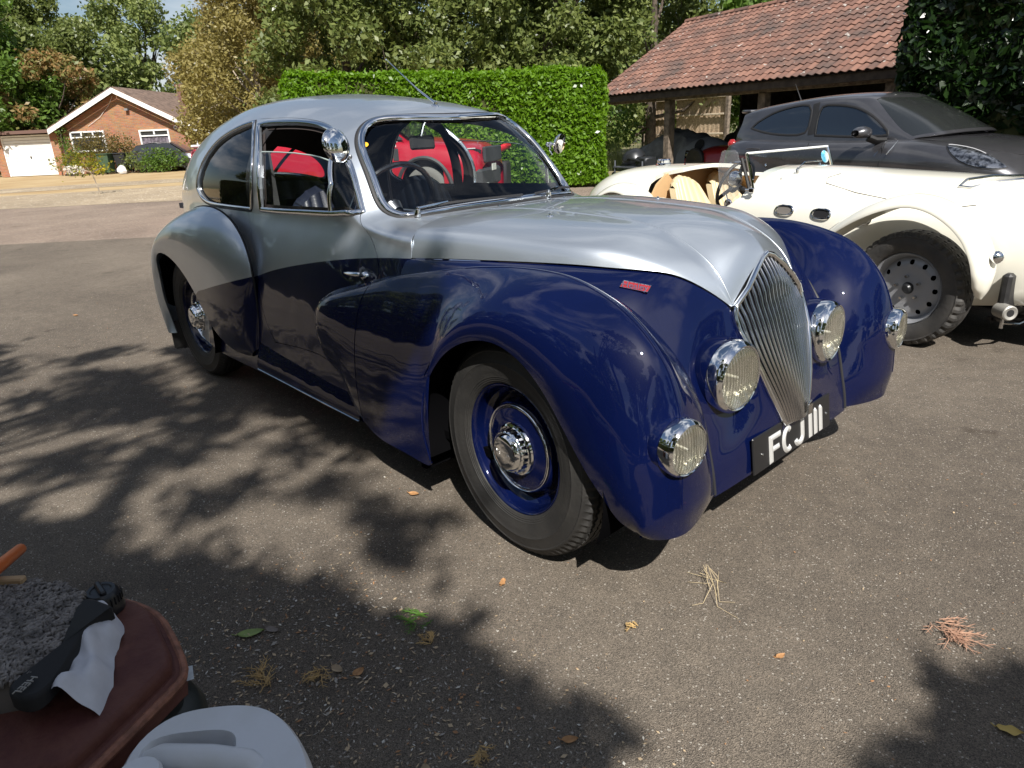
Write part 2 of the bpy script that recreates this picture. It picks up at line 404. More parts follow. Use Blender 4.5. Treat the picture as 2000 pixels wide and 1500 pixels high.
def patch(name, S, outer, holes=(), side=-1, hu=.25, hv=.35, m=None, parent=None, off=0., lip=.012, kind=None, h=.12, liphole=None):
    outer = resample(outer, h); holes = [resample(q, h) for q in holes]
    lo, hi = outer.min(0), outer.max(0)
    gu = np.arange(lo[0]+hu*.5, hi[0], hu); gv = np.arange(lo[1]+hv*.5, hi[1], hv)
    G = np.stack([a.ravel() for a in np.meshgrid(gu, gv, indexing='ij')], 1)
    k = inside(G, outer)
    for q in holes: k &= ~inside(G, q)
    B = np.concatenate([outer]+holes)
    G = G[k]
    if len(G):
        d = np.min(np.hypot((G[:, None, 0]-B[None, :, 0])/hu, (G[:, None, 1]-B[None, :, 1])/hv), 1); G = G[d > .3]
    pts = np.concatenate([B, G]); E = []; b = 0; loops = []
    for q in [outer]+holes:
        n = len(q); E += [(b+i, b+(i+1) % n) for i in range(n)]; loops.append((b, n)); b += n
    vs, es, fs, ov, oe, of = geometry.delaunay_2d_cdt([Vector(p) for p in pts.tolist()], E, [], 0, 1e-7)
    uv = np.array([tuple(v) for v in vs]); F = np.array(fs)
    cen = uv[F].mean(1); ok = inside(cen, outer)
    for q in holes: ok &= ~inside(cen, q)
    F = F[ok]
    P, N = surf_pts(S, uv, side, off)
    fn = np.cross(P[F[:, 1]]-P[F[:, 0]], P[F[:, 2]]-P[F[:, 0]]); flip = np.sum(fn*N[F[:, 0]], 1) < 0
    F[flip] = F[flip][:, ::-1]
    V = P.tolist(); NN = N.tolist(); FF = F.tolist()
    if lip:
        mp = {}
        for i, o in enumerate(ov):
            for q in o: mp[q] = i
        for li, (b, n) in enumerate(loops):
            if li > 0 and liphole == 0: continue
            ids = [mp.get(b+i, None) for i in range(n)]; base = len(V); 
            if None in ids: continue
            for i in range(n):
                p = P[ids[i]]; t = P[ids[(i+1) % n]]-P[ids[i-1]]; t /= np.linalg.norm(t)+1e-9; nn = N[ids[i]]
                o = np.cross(t, nn)
                V.append(p.tolist()); NN.append(((nn+o)/1.5).tolist()); V.append((p-nn*lip).tolist()); NN.append(o.tolist())
            for i in range(n):
                j = (i+1) % n; FF.append([base+2*i, base+2*j, base+2*j+1, base+2*i+1])
    return mobj(name, V, FF, m, parent, True, NN if not lip else None, kind) if not lip else _lipobj(name, V, FF, m, parent, NN, len(P), kind)
def _lipobj(name, V, FF, m, parent, NN, nP, kind):
    o = mobj(name, V, FF, m, parent, True, None, kind)
    nrm = []
    me = o.data
    # panel face corners take the exact surface normal, lip corners their face normal
    li = np.empty(len(me.loops), int); me.loops.foreach_get('vertex_index', li)
    NN = np.array(NN); CN = NN[li]
    fnv = np.empty(len(me.polygons)*3); me.polygons.foreach_get('normal', fnv); fnv = fnv.reshape(-1, 3)
    ls = np.empty(len(me.polygons), int); me.polygons.foreach_get('loop_start', ls); lt = np.empty(len(me.polygons), int); me.polygons.foreach_get('loop_total', lt)
    for p in range(len(lt)):
        if lt[p] == 4: CN[ls[p]:ls[p]+4] = fnv[p]
    me.normals_split_custom_set(CN.tolist())
    return o
def band(S, uv, side, w, t, name, m, parent, closed=True, n=6, off=0., h=.1):
    """raised trim strip following a (u,v) line on surface S: width w, height t"""
    L = resample(uv, h, closed); P, N = surf_pts(S, L, side, off); k = len(L); V = []; F = []
    for i in range(k):
        a = P[(i+1) % k] if closed or i < k-1 else P[i]; b = P[i-1] if closed or i > 0 else P[i]
        T = a-b; T /= np.linalg.norm(T)+1e-9; Bn = np.cross(N[i], T)
        for j in range(n+1):
            an = math.pi*j/n; V.append(P[i]+Bn*math.cos(an)*w/2+N[i]*math.sin(an)*t)
    m1 = n+1
    for i in range(k if closed else k-1):
        for j in range(n): F.append((i*m1+j, ((i+1) % k)*m1+j, ((i+1) % k)*m1+j+1, i*m1+j+1))
    mb = MB(); mb.add(V, F); return mb.out(name, m, parent, True, 60)


# ================================================================= ground
R0 = random.Random(7); NR = np.random.RandomState(11)
def sheet(name, pts, z, m, kind='structure'):
    me = bpy.data.meshes.new(name); me.from_pydata([(x, y, z) for x, y in pts], [], [tuple(range(len(pts)))]); me.materials.append(m)
    o = bpy.data.objects.new(name, me); COL.objects.link(o); o['kind'] = kind; return o
def tarmac_mat(name, base, lo, hi, sp=420, patch=.5):
    m = bpy.data.materials.new(name); m.use_nodes = True; n = m.node_tree; b = n.nodes['Principled BSDF']; b.inputs['Roughness'].default_value = .93; b.inputs['Specular IOR Level'].default_value = .3
    co = n.nodes.new('ShaderNodeTexCoord')
    def tex(t, sc, **k):
        q = n.nodes.new(t); q.inputs['Scale'].default_value = sc
        for a, v in k.items(): q.inputs[a].default_value = v
        n.links.new(co.outputs['Object'], q.inputs['Vector']); return q
    v1 = tex('ShaderNodeTexVoronoi', sp*.62); v2 = tex('ShaderNodeTexVoronoi', sp); ns = tex('ShaderNodeTexNoise', .9, Detail=7, Roughness=.62); nb = tex('ShaderNodeTexNoise', 14, Detail=5)
    r = n.nodes.new('ShaderNodeValToRGB'); e = r.color_ramp.elements; e[0].position = .0; e[0].color = (*lo, 1); e[1].position = 1; e[1].color = (*hi, 1)
    q = e.new(.55); q.color = (*base, 1); q = e.new(.9); q.color = (*[min(1, c*1.5) for c in base], 1)
    n.links.new(v2.outputs['Color'], r.inputs[0])
    def mixc(fac, c1, c2, mode='MULTIPLY'):
        x = n.nodes.new('ShaderNodeMixRGB'); x.blend_type = mode
        if isinstance(fac, float): x.inputs[0].default_value = fac
        else: n.links.new(fac, x.inputs[0])
        n.links.new(c1, x.inputs[1])
        if isinstance(c2, tuple): x.inputs[2].default_value = c2
        else: n.links.new(c2, x.inputs[2])
        return x.outputs[0]
    rr = n.nodes.new('ShaderNodeValToRGB'); rr.color_ramp.elements[0].position = .32; rr.color_ramp.elements[1].position = .68; rr.color_ramp.elements[0].color = (.72, .70, .68, 1); rr.color_ramp.elements[1].color = (1.18, 1.17, 1.14, 1)
    n.links.new(ns.outputs['Fac'], rr.inputs[0]); c = mixc(patch, r.outputs[0], rr.outputs[0])
    big = tex('ShaderNodeTexNoise', .33, Detail=9, Roughness=.72, Distortion=.6); rb = n.nodes.new('ShaderNodeValToRGB'); rb.color_ramp.elements[0].position = .40; rb.color_ramp.elements[1].position = .60; rb.color_ramp.elements[0].color = (.74, .72, .70, 1); rb.color_ramp.elements[1].color = (1.12, 1.10, 1.06, 1)
    n.links.new(big.outputs['Fac'], rb.inputs[0]); c = mixc(.8, c, rb.outputs[0])
    spt = tex('ShaderNodeTexNoise', 3.1, Detail=4, Roughness=.5); rs_ = n.nodes.new('ShaderNodeValToRGB'); rs_.color_ramp.elements[0].position = .27; rs_.color_ramp.elements[1].position = .33; rs_.color_ramp.elements[0].color = (.62, .60, .58, 1); rs_.color_ramp.elements[1].color = (1, 1, 1, 1)
    n.links.new(spt.outputs['Fac'], rs_.inputs[0]); c = mixc(.8, c, rs_.outputs[0])
    r3 = n.nodes.new('ShaderNodeValToRGB'); r3.color_ramp.elements[0].position = .35; r3.color_ramp.elements[1].position = .7; r3.color_ramp.elements[0].color = (.8, .8, .8, 1); r3.color_ramp.elements[1].color = (1.15, 1.13, 1.1, 1)
    n.links.new(nb.outputs['Fac'], r3.inputs[0]); c = mixc(.5, c, r3.outputs[0])
    # pale stones in the surface
    r4 = n.nodes.new('ShaderNodeValToRGB'); r4.color_ramp.elements[0].position = .978; r4.color_ramp.elements[1].position = .985
    sx = n.nodes.new('ShaderNodeSeparateXYZ'); n.links.new(v1.outputs['Color'], sx.inputs[0]); n.links.new(sx.outputs[0], r4.inputs[0]); c = mixc(r4.outputs[0], c, (base[0]*2.3, base[0]*2.1, base[0]*1.8, 1), 'MIX')
    n.links.new(c, b.inputs['Base Color'])
    bp = n.nodes.new('ShaderNodeBump'); bp.inputs['Strength'].default_value = .9; bp.inputs['Distance'].default_value = .004
    n.links.new(v2.outputs['Distance'], bp.inputs['Height']); bp2 = n.nodes.new('ShaderNodeBump'); bp2.inputs['Strength'].default_value = .5; bp2.inputs['Distance'].default_value = .01
    n.links.new(nb.outputs['Fac'], bp2.inputs['Height']); n.links.new(bp2.outputs[0], bp.inputs['Normal']); n.links.new(bp.outputs[0], b.inputs['Normal'])
    return m
M_TAR = tarmac_mat('tarmac', (.188, .162, .134), (.068, .060, .051), (.33, .285, .232))
M_PINK = tarmac_mat('worn_brown_tarmac', (.250, .200, .165), (.17, .135, .11), (.33, .27, .22), 160, .4)
M_GRAV = tarmac_mat('gravel', (.36, .30, .22), (.24, .19, .13), (.60, .50, .38), 60, .6)
M_LAWN = mat('parched_lawn', (.34, .23, .11), .95, col2=(.44, .33, .18), vscale=.5, cut=(.35, .65), bump=.6, bscale=30)
sheet('ground', [(-300, -300), (300, -300), (300, 300), (-300, 300)], -.020, mat('dry_earth', (.20, .17, .09), .95, col2=(.12, .13, .05), vscale=.15))
sheet('worn_drive', [(-30, -14), (-20.5, -1.2), (-19.3, .65), (-16.4, 4.1), (-13.5, 6.9), (-8.2, 11.2), (-3.5, 12.2), (8, 11), (8, -14)], -.008, M_PINK)
sheet('tarmac', [(-22, -14), (-11.4, -.85), (-9.65, 1.25), (-8.2, 3.6), (-6.4, 6.5), (-5.0, 9.4), (-4.6, 11.9), (9.5, 11.5), (12, -12)], -.004+.004, M_TAR)
sheet('gravel_path', [(-19.3, .65), (-16.4, 4.1), (-13.5, 6.9), (-17, 13), (-22.5, 8.5), (-24.5, 3.0), (-33, -10), (-30, -14), (-20.5, -1.2)], -.004, M_GRAV)
sheet('lawn', [(-24.4, 3.0), (-22.3, 8.6), (-17, 13.2), (-30, 30), (-70, 40), (-90, -20), (-40, -24), (-33, -10)], -.012, M_LAWN)
sheet('gravel_drive', [(-27.5, 1.2), (-25.6, 6.8), (-22.6, 11.2), (-24.8, 12.8), (-29.0, 7.0), (-31.8, -1.2)], -.006, M_GRAV)

# ================================================================= foliage
def leaf_mesh(name, C, Nrm, size, m, flat=.55, asp=.55, rs=None, fold=.12):
    """one diamond-shaped folded leaf at every point"""
    rs = rs or NR; n = len(C); d = rs.normal(size=(n, 3)); nn = Nrm*flat+d*(1-flat); nn /= np.linalg.norm(nn, axis=1, keepdims=True)
    t = np.cross(nn, rs.normal(size=(n, 3))); t /= np.linalg.norm(t, axis=1, keepdims=True)+1e-9; b = np.cross(nn, t)
    s = (size*rs.uniform(.6, 1.35, n))[:, None]
    V = np.stack([C-t*s, C+b*s*asp-nn*s*fold*0, C+t*s-nn*s*fold*2, C-b*s*asp], 1).reshape(-1, 3)
    me = bpy.data.meshes.new(name); me.vertices.add(4*n); me.vertices.foreach_set('co', V.ravel().astype(np.float32))
    me.loops.add(4*n); me.loops.foreach_set('vertex_index', np.arange(4*n, dtype=np.int32)); me.polygons.add(n)
    me.polygons.foreach_set('loop_start', np.arange(0, 4*n, 4, dtype=np.int32)); me.polygons.foreach_set('loop_total', np.full(n, 4, np.int32))
    me.update(); me.validate(); me.materials.append(m); return me
def leafmat(name, cols, trans=.35, rough=.45, spec=.35):
    m = bpy.data.materials.new(name); m.use_nodes = True; n = m.node_tree; n.nodes.clear()
    ge = n.nodes.new('ShaderNodeNewGeometry'); r = n.nodes.new('ShaderNodeValToRGB'); e = r.color_ramp.elements
    for i, c in enumerate(cols):
        p = i/(len(cols)-1); q = e[0] if i == 0 else e[1] if i == len(cols)-1 else e.new(p); q.position = p; q.color = (*c, 1)
    n.links.new(ge.outputs['Random Per Island'], r.inputs[0])
    pb = n.nodes.new('ShaderNodeBsdfPrincipled'); pb.inputs['Roughness'].default_value = rough; pb.inputs['Specular IOR Level'].default_value = spec
    tl = n.nodes.new('ShaderNodeBsdfTranslucent'); hs = n.nodes.new('ShaderNodeHueSaturation'); hs.inputs['Value'].default_value = 1.5; hs.inputs['Saturation'].default_value = 1.1
    n.links.new(r.outputs[0], hs.inputs['Color']); n.links.new(hs.outputs[0], tl.inputs[0]); n.links.new(r.outputs[0], pb.inputs['Base Color'])
    mx_ = n.nodes.new('ShaderNodeMixShader'); mx_.inputs[0].default_value = trans; o = n.nodes.new('ShaderNodeOutputMaterial')
    n.links.new(pb.outputs[0], mx_.inputs[1]); n.links.new(tl.outputs[0], mx_.inputs[2]); n.links.new(mx_.outputs[0], o.inputs[0]); return m
G1 = leafmat('sycamore_leaves', [(.10, .135, .035), (.16, .215, .055), (.22, .285, .08), (.30, .34, .11), (.19, .22, .07)])
G2 = leafmat('dark_green_leaves', [(.07, .105, .03), (.12, .17, .048), (.17, .23, .065), (.25, .29, .09)])
G3 = leafmat('yellowing_leaves', [(.22, .18, .06), (.34, .27, .10), (.44, .36, .17), (.17, .18, .05), (.30, .26, .09)])
G4 = leafmat('bright_green_leaves', [(.09, .16, .03), (.15, .24, .035), (.22, .32, .05), (.11, .18, .03)])
G5 = leafmat('rusty_leaves', [(.34, .20, .09), (.38, .26, .13), (.19, .20, .06), (.14, .18, .05)])
GH = leafmat('privet_leaves', [(.12, .23, .014), (.20, .34, .02), (.29, .44, .03), (.38, .52, .07), (.15, .28, .016)], .42, .5, .35)
GL = leafmat('laurel_leaves', [(.010, .024, .006), (.018, .040, .009), (.030, .060, .012), (.055, .085, .02), (.02, .045, .01)], .2, .28, .5)
M_BARK = mat('bark', (.085, .065, .05), .95, var=.4, vscale=8, bump=.6, bscale=25)
M_BARKP = mat('pale_bark', (.30, .25, .19), .9, var=.3, vscale=9)
def crown_pts(blobs, per, rs, shell=.55):
    C = []; N = []
    for (x, y, z, r) in blobs:
        k = int(per*r*r); d = rs.normal(size=(k, 3)); d /= np.linalg.norm(d, axis=1, keepdims=True); rad = r*(shell+(1-shell)*rs.uniform(0, 1, (k, 1))**.6)*(1+.18*rs.normal(size=(k, 1)))
        C.append(np.array([x, y, z])+d*rad*np.array([1, 1, .8])); nn = d*.6+np.array([0, 0, .55]); N.append(nn)
    return np.concatenate(C), np.concatenate(N)
TREE = {}
def tree_proto(key, H, W, nb, leaf, lm, per, seed, trunk=.16, base=.25, bark=M_BARK, droop=0., limbs=9):
    rs = np.random.RandomState(seed); blobs = []
    for i in range(nb):
        a = rs.uniform(0, 2*math.pi); t = base+(1-base)*(i+.5)/nb; prof = math.sin(math.pi*min(1, (t-base)/(1-base)*.82+.14))**.7
        rr = W*prof*math.sqrt(rs.uniform(.15, 1)); r = W*rs.uniform(.16, .30)
        blobs.append((rr*math.cos(a), rr*math.sin(a), H*t-r*.4, r))
    C, N = crown_pts(blobs, per, rs)
    if droop: C[:, 2] -= droop*rs.uniform(0, 1, len(C))**2
    me = leaf_mesh('crown', C, N, leaf, lm, .5, .55, rs)
    mb = MB(); top = Vector((rs.normal()*.2, rs.normal()*.2, H*.75)); mb.tube([(0, 0, -.1), (0.02, 0, .15*H), Vector((.05, .03, .45*H)), top], [trunk*1.3, trunk, trunk*.75, trunk*.25], 9)
    for i in range(limbs):
        b = blobs[int(i*nb/limbs)]; s = Vector((.02, .02, max(.12*H, b[2]*.55))); e = Vector(b[:3]); md = s.lerp(e, .5)+Vector((0, 0, -.04*H)); mb.tube([s, md, e], [trunk*.42, trunk*.28, trunk*.07], 6)
        for q in range(3):
            e2 = e+Vector(rs.normal(size=3)*b[3]*.7); mb.tube([md.lerp(e, .4), e2], [trunk*.15, trunk*.03], 4)
    tm = mb.out('trunk', bark, None, angle=60); tme = tm.data; bpy.data.objects.remove(tm); TREE[key] = (me, tme)
def tree(key, name, loc, label, cat='tree', group=None, scale=1., rz=0.):
    t = thing(name, label, cat, loc, (0, 0, rz), group); t.scale = (scale,)*3 if not isinstance(scale, tuple) else scale
    for nm, me in zip(('crown', 'trunk'), TREE[key]):
        o = bpy.data.objects.new(nm, me); COL.objects.link(o); o.parent = t
    return t
tree_proto('syc', 9.5, 3.6, 46, .105, G1, 900, 3, .20, .12)
tree_proto('syc2', 9.5, 3.4, 44, .105, G2, 900, 5, .20, .10)
tree_proto('yel', 7.6, 3.3, 60, .072, G3, 1300, 8, .14, .10, M_BARKP, .5)
tree_proto('bri', 9.0, 3.6, 40, .14, G4, 520, 9, .18, .18)
tree_proto('rus', 6.5, 3.2, 34, .13, G5, 520, 14, .14, .08)

tr = [('bri', 'ash_tree', (-48.5, 4.6, 0), 'bright green tree rising behind the garage at the left edge', 1.12, .3),
 ('rus', 'rowan_tree', (-48.0, 8.2, 0), 'tree with rust-brown and green leaves just behind the brick garage', 1.0, 1.),
 ('syc', 'maple_tree', (-53, 9.0, 0), 'tall mid-green tree behind the left slope of the bungalow roof', 1.12, 2.),
 ('syc2', 'maple_tree', (-55, 15.5, 0), 'tall dark green tree behind the bungalow chimney', 1.2, .5),
 ('yel', 'lime_tree', (-29.0, 11.9, 0), 'broad tree with yellowing brown leaves between bungalow and hedge', 1.02, 0.),
 ('yel', 'lime_tree', (-35.0, 16.8, 0), 'yellowing tree half hidden behind the broader yellowing lime', 1.12, 2.2),
 ('syc', 'sycamore_tree', (-23.6, 13.0, 0), 'dark green sycamore behind the left end of the clipped hedge', 1.0, 1.2),
 ('syc2', 'sycamore_tree', (-22.6, 15.8, 0), 'dark green sycamore behind the saloon roof aerial', 1.0, 2.9),
 ('syc', 'sycamore_tree', (-20.6, 17.9, 0), 'leafy green sycamore behind the middle of the clipped hedge', 1.05, 4.1),
 ('syc2', 'sycamore_tree', (-18.8, 20.3, 0), 'dark green sycamore behind the right end of the clipped hedge', 1.0, 5.3),
 ('syc', 'sycamore_tree', (-17.0, 23.0, 0), 'green sycamore behind the left verge of the tiled shed roof', 1.0, .4),
 ('bri', 'ash_tree', (-13.5, 26.5, 0), 'lighter green tree rising behind the ridge of the tiled shed', .95, 1.9)]
for k, nm, loc, lab, sc, rz in tr: tree(k, nm, loc, lab, 'tree', None, sc, rz)
# far wood closing the view
C, N = crown_pts([(-62+34*t+R0.uniform(-3, 3), -6+52*t+R0.uniform(-3, 3), R0.uniform(.5, 7.5), R0.uniform(1.6, 3.0)) for t in [i/60 for i in range(61)]], 420, np.random.RandomState(21))
o = bpy.data.objects.new('distant_wood', leaf_mesh('distant_wood', C, N, .17, G2)); COL.objects.link(o); tag(o, 'dark green wood closing the view behind house and trees', 'wood', kind='stuff')
# understorey behind the hedge
C, N = crown_pts([(-24.5+9*t+R0.uniform(-1, 1), 10.5+13*t+R0.uniform(-1, 1), R0.uniform(.6, 2.6), R0.uniform(.7, 1.1)) for t in [i/22 for i in range(16)]], 700, np.random.RandomState(22))
o = bpy.data.objects.new('undergrowth', leaf_mesh('undergrowth', C, N, .09, G1)); COL.objects.link(o); tag(o, 'shrubby green undergrowth between clipped hedge and sycamores', 'undergrowth', kind='stuff')

# ---- hedges
def hedge(name, P0, P1, W, H0, H1, lm, leaf, dens, label, seed, lean=0., cat='hedge', bump=.06, ends=True):
    rs = np.random.RandomState(seed); P0 = np.array(P0, float); P1 = np.array(P1, float); L = np.linalg.norm(P1-P0); X = (P1-P0)/L; Y = np.array([-X[1], X[0]])
    t = thing(name, label, cat, (P0[0], P0[1], 0)); C = []; N = []
    def H(s): return H0+(H1-H0)*s/L
    def emit(k, f, nrm):
        s = rs.uniform(0, 1, (k, 2)); c = f(s); C.append(c); N.append(np.tile(nrm, (k, 1)))
    Hm = max(H0, H1)
    def w3(s, w, z): return np.stack([X[0]*s+Y[0]*w, X[1]*s+Y[1]*w, z], 1)
    wob = lambda s, z: bump*(np.sin(s*2.1+1.3)*.6+np.sin(s*5.3+z*3)*.4+np.sin(z*4.1+s)*.5)
    for w, nv in ((0, -1), (W, 1)):
        k = int(L*Hm*dens*(1 if w == 0 else .25)); s = rs.uniform(0, L, k); z = rs.uniform(.03, 1, k)*H(s)
        C.append(w3(s, w*np.ones(k)+nv*(wob(s, z)-.05*(z/Hm)+rs.normal(size=k)*.035), z)); N.append(np.tile([Y[0]*nv, Y[1]*nv, .45], (k, 1)))
    k = int(L*W*dens); s = rs.uniform(0, L, k); w = rs.uniform(0, W, k); C.append(w3(s, w, H(s)+wob(s, w)*.7+np.abs(rs.normal(size=k))*.05)); N.append(np.tile([0, 0, 1.], (k, 1)))
    for e, nv in ((0, -1), (L, 1)):
        k = int(W*Hm*dens); w = rs.uniform(0, W, k); z = rs.uniform(.03, 1, k)*(H0 if e == 0 else H1); C.append(w3(e*np.ones(k)+nv*(wob(w, z)+rs.normal(size=k)*.03), w, z)); N.append(np.tile([X[0]*nv, X[1]*nv, .4], (k, 1)))
    me = leaf_mesh('foliage', np.concatenate(C), np.concatenate(N), leaf, lm, .42, .5, rs); o = bpy.data.objects.new('foliage', me); COL.objects.link(o); o.parent = t
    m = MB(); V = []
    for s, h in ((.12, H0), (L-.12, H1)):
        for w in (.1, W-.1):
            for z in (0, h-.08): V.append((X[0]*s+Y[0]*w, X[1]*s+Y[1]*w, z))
    m.add(V, [(0, 1, 3, 2), (4, 6, 7, 5), (0, 4, 5, 1), (2, 3, 7, 6), (1, 5, 7, 3), (0, 2, 6, 4)]); m.out('shade_core', mat('hedge_interior', (.05, .055, .015), 1.), t, smooth=False)  # plain core box; dark colour stands in for shade between the leaves
    return t
hedge('clipped_hedge', (-14.6, 5.9), (-8.85, 10.15), 1.5, 2.55, 2.28, GH, .052, 1500, 'long bright green clipped hedge behind the vintage saloon', 31)
hedge('laurel_hedge', (-2.62, 9.35), (3.6, 7.6), 1.6, 4.3, 4.3, GL, .085, 900, 'tall dark glossy laurel hedge at the right, behind the grey car', 32, bump=.12)
# ivy-clad greenery between hedge and shed
C, N = crown_pts([(-13.6, 15.2, .5, .8), (-13.2, 16.0, 1.2, .9), (-14.2, 15.8, 1.9, .8), (-14.6, 14.9, 1.3, .7)], 1100, np.random.RandomState(41))
o = bpy.data.objects.new('ivy_bush', leaf_mesh('ivy_bush', C, N, .06, G4)); COL.objects.link(o); tag(o, 'sunlit ivy bush between the clipped hedge and the shed fence', 'bush')
for q, (gx, gy) in enumerate(((-13.0, 14.4), (-12.3, 15.0), (-11.9, 15.6))):
    rs = np.random.RandomState(60+q); k = 500; a = rs.uniform(0, 6.3, k); r = rs.uniform(0, .35, k); h = rs.uniform(.2, .9, k); V = []; F = []
    for i in range(k):
        x, y = gx+r[i]*math.cos(a[i]), gy+r[i]*math.sin(a[i]); b = len(V); dx_, dy_ = rs.normal(size=2)*.12
        V += [(x-.006, y, 0), (x+.006, y, 0), (x+dx_, y+dy_, h[i])]; F.append((b, b+1, b+2))
    o = mobj('tall_grass', V, F, mat('straw_grass', (.16, .20, .07), .9), smooth=False); tag(o, ['tall grass clump nearest the hedge end', 'tall grass clump in the gap before the shed fence', 'tall grass clump at the foot of the shed fence'][q], 'grass', 'grass clumps by the shed')

# ---- trees out of view that throw the dappled shade: crown laid out over the shaded ground
SH_ = (SUN_DIR.x/SUN_DIR.z, SUN_DIR.y/SUN_DIR.z)
SOLID = [(-2.4, -2.5), (-1.58, -2.02), (-1.30, -1.90), (-.96, -1.77), (-.66, -1.63), (-.37, -1.50), (-.14, -1.38), (0., -1.30), (.20, -1.22), (.36, -1.16), (.48, -1.13), (.58, -1.16), (.68, -1.24), (.90, -1.7), (1.0, -2.6), (.2, -3.4), (-1.5, -3.6)]
DAP = [(-4.6, -1.6), (-4.04, -1.25), (-3.99, -.98), (-2.77, -.99), (-2.29, -.79), (-1.72, -.68), (-1.03, -.7), (-.67, -.68), (-.47, -.64), (-.32, -.78), (-.28, -.96), (-.41, -1.07), (-.64, -1.21), (-.97, -1.33), (-1.26, -1.54), (-1.62, -1.72), (-1.89, -1.85), (-3.2, -2.4)]
def pts_in(poly, n, rs):
    P = np.array(poly); lo, hi = P.min(0), P.max(0); out = []
    while len(out) < n:
        q = rs.uniform(lo, hi, (200, 2)); out += q[inside(q, P)].tolist()
    return np.array(out[:n])
rs = np.random.RandomState(5)
def shade_crown(name, groups, base, label, lm, leaf, th=7.5):
    C = []; N = []; tips = []
    for poly, n, h0, h1, r0, r1, per in groups:
        for (gx, gy) in pts_in(poly, n, rs):
            h = rs.uniform(h0, h1); c = np.array([gx+SH_[0]*h, gy+SH_[1]*h, h]); r = rs.uniform(r0, r1); k = int(per); el = rs.normal(size=(k, 3))*np.array([r, r*.55, r*.3])
            an = rs.uniform(0, 3.1); el = np.stack([el[:, 0]*math.cos(an)-el[:, 1]*math.sin(an), el[:, 0]*math.sin(an)+el[:, 1]*math.cos(an), el[:, 2]], 1); C.append(c+el); N.append(np.tile([0, 0, 1.], (k, 1))); tips.append(c)
    t = thing(name, label, 'tree', base); C = np.concatenate(C)-np.array(base)
    o = bpy.data.objects.new('crown', leaf_mesh('crown', C, np.concatenate(N), leaf, lm, .35, .55, rs)); COL.objects.link(o); o.parent = t
    mb = MB(); mb.tube([(0, 0, -.1), (0, .05, th*.27), (-.2, .08, th*.6), (-.4, .2, th)], [.26, .20, .13, .05], 9)
    for c in tips[::9]:
        e = Vector(c)-Vector(base); s = Vector((-.1, .05, th*.3+.25*e.z)); mb.tube([s, s.lerp(e, .5)+Vector((0, 0, .3)), e], [.05, .03, .008], 5)
    mb.out('trunk', M_BARK, t, angle=60); return t
shade_crown('cypress_tree', [(SOLID, 520, 4.2, 6.6, .07, .14, 100)], (4.6, -5.3, 0), 'dark conifer behind the photographer, shading the foreground tarmac', G2, .055)
CORNER = [(1.275, -.36), (1.265, -.50), (1.255, -.68), (1.245, -.92), (1.9, -1.05), (1.95, -.42)]
SIDE = [(-3.3, -.62), (-2.6, -.64), (-1.7, -.62), (-1.05, -.60), (-.80, -.54), (-.95, -.40), (-1.4, -.30), (-2.2, -.22), (-3.0, -.30)]
shade_crown('alder_tree', [(SIDE, 95, 5.0, 7.4, .07, .12, 85)], (1.2, -7.2, 0), 'leafy tree behind the photographer, shading the flank of the saloon', G1, .055, 6.0)
shade_crown('plum_tree', [(CORNER, 300, 3.4, 4.8, .045, .085, 75)], (6.9, -5.4, 0), 'low dark tree right of the photographer, shading the lower right corner', G2, .05, 4.2)
shade_crown('birch_tree', [(DAP, 40, 5.2, 7.6, .09, .15, 80)], (2.6, -6.4, 0), 'loose tree behind the photographer, dappling the tarmac beside the saloon', G1, .050)
BACK = [('syc2', 9.5, -9.5, 1.0, .9, 'large tree right of the conifer, behind the photographer'), ('syc', 2.5, -14.5, 1.0, 3.9, 'large tree straight behind the photographer, mirrored in the doors'),
 ('syc2', -3.5, -13.5, .95, 2., 'second tree of the row behind the photographer, mirrored in the front wing'), ('syc', -9.5, -13, .9, 1., 'third tree of the row across the drive, left of the view'), ('syc2', -15.5, -12.5, .95, 4., 'fourth tree of the row across the drive, left of the view'),
 ('syc', -22, -12, 1., 5.2, 'last tree of the row across the drive, far left of the view'), ('syc', 15.5, -5, 1.0, 1., 'tree to the right of the photographer'), ('syc2', 17.5, 2.5, 1.0, 2.7, 'tree far to the right of the roadster nose'), ('syc', 16, 9.5, .9, 1.7, 'tree at the right end of the laurel hedge')]
for k, x, y, sc, rz, lab in BACK: tree(k, 'oak_tree', (x, y, 0), lab, 'tree', None, sc, rz)
hedge('reflection_hedge', (-26, -9.6), (8, -11.5), 1.4, 2.6, 2.6, G2, .11, 170, 'unseen hedge added behind the photographer to darken the reflections', 35)  # added out of view so the saloon's sides and glass reflect dark green

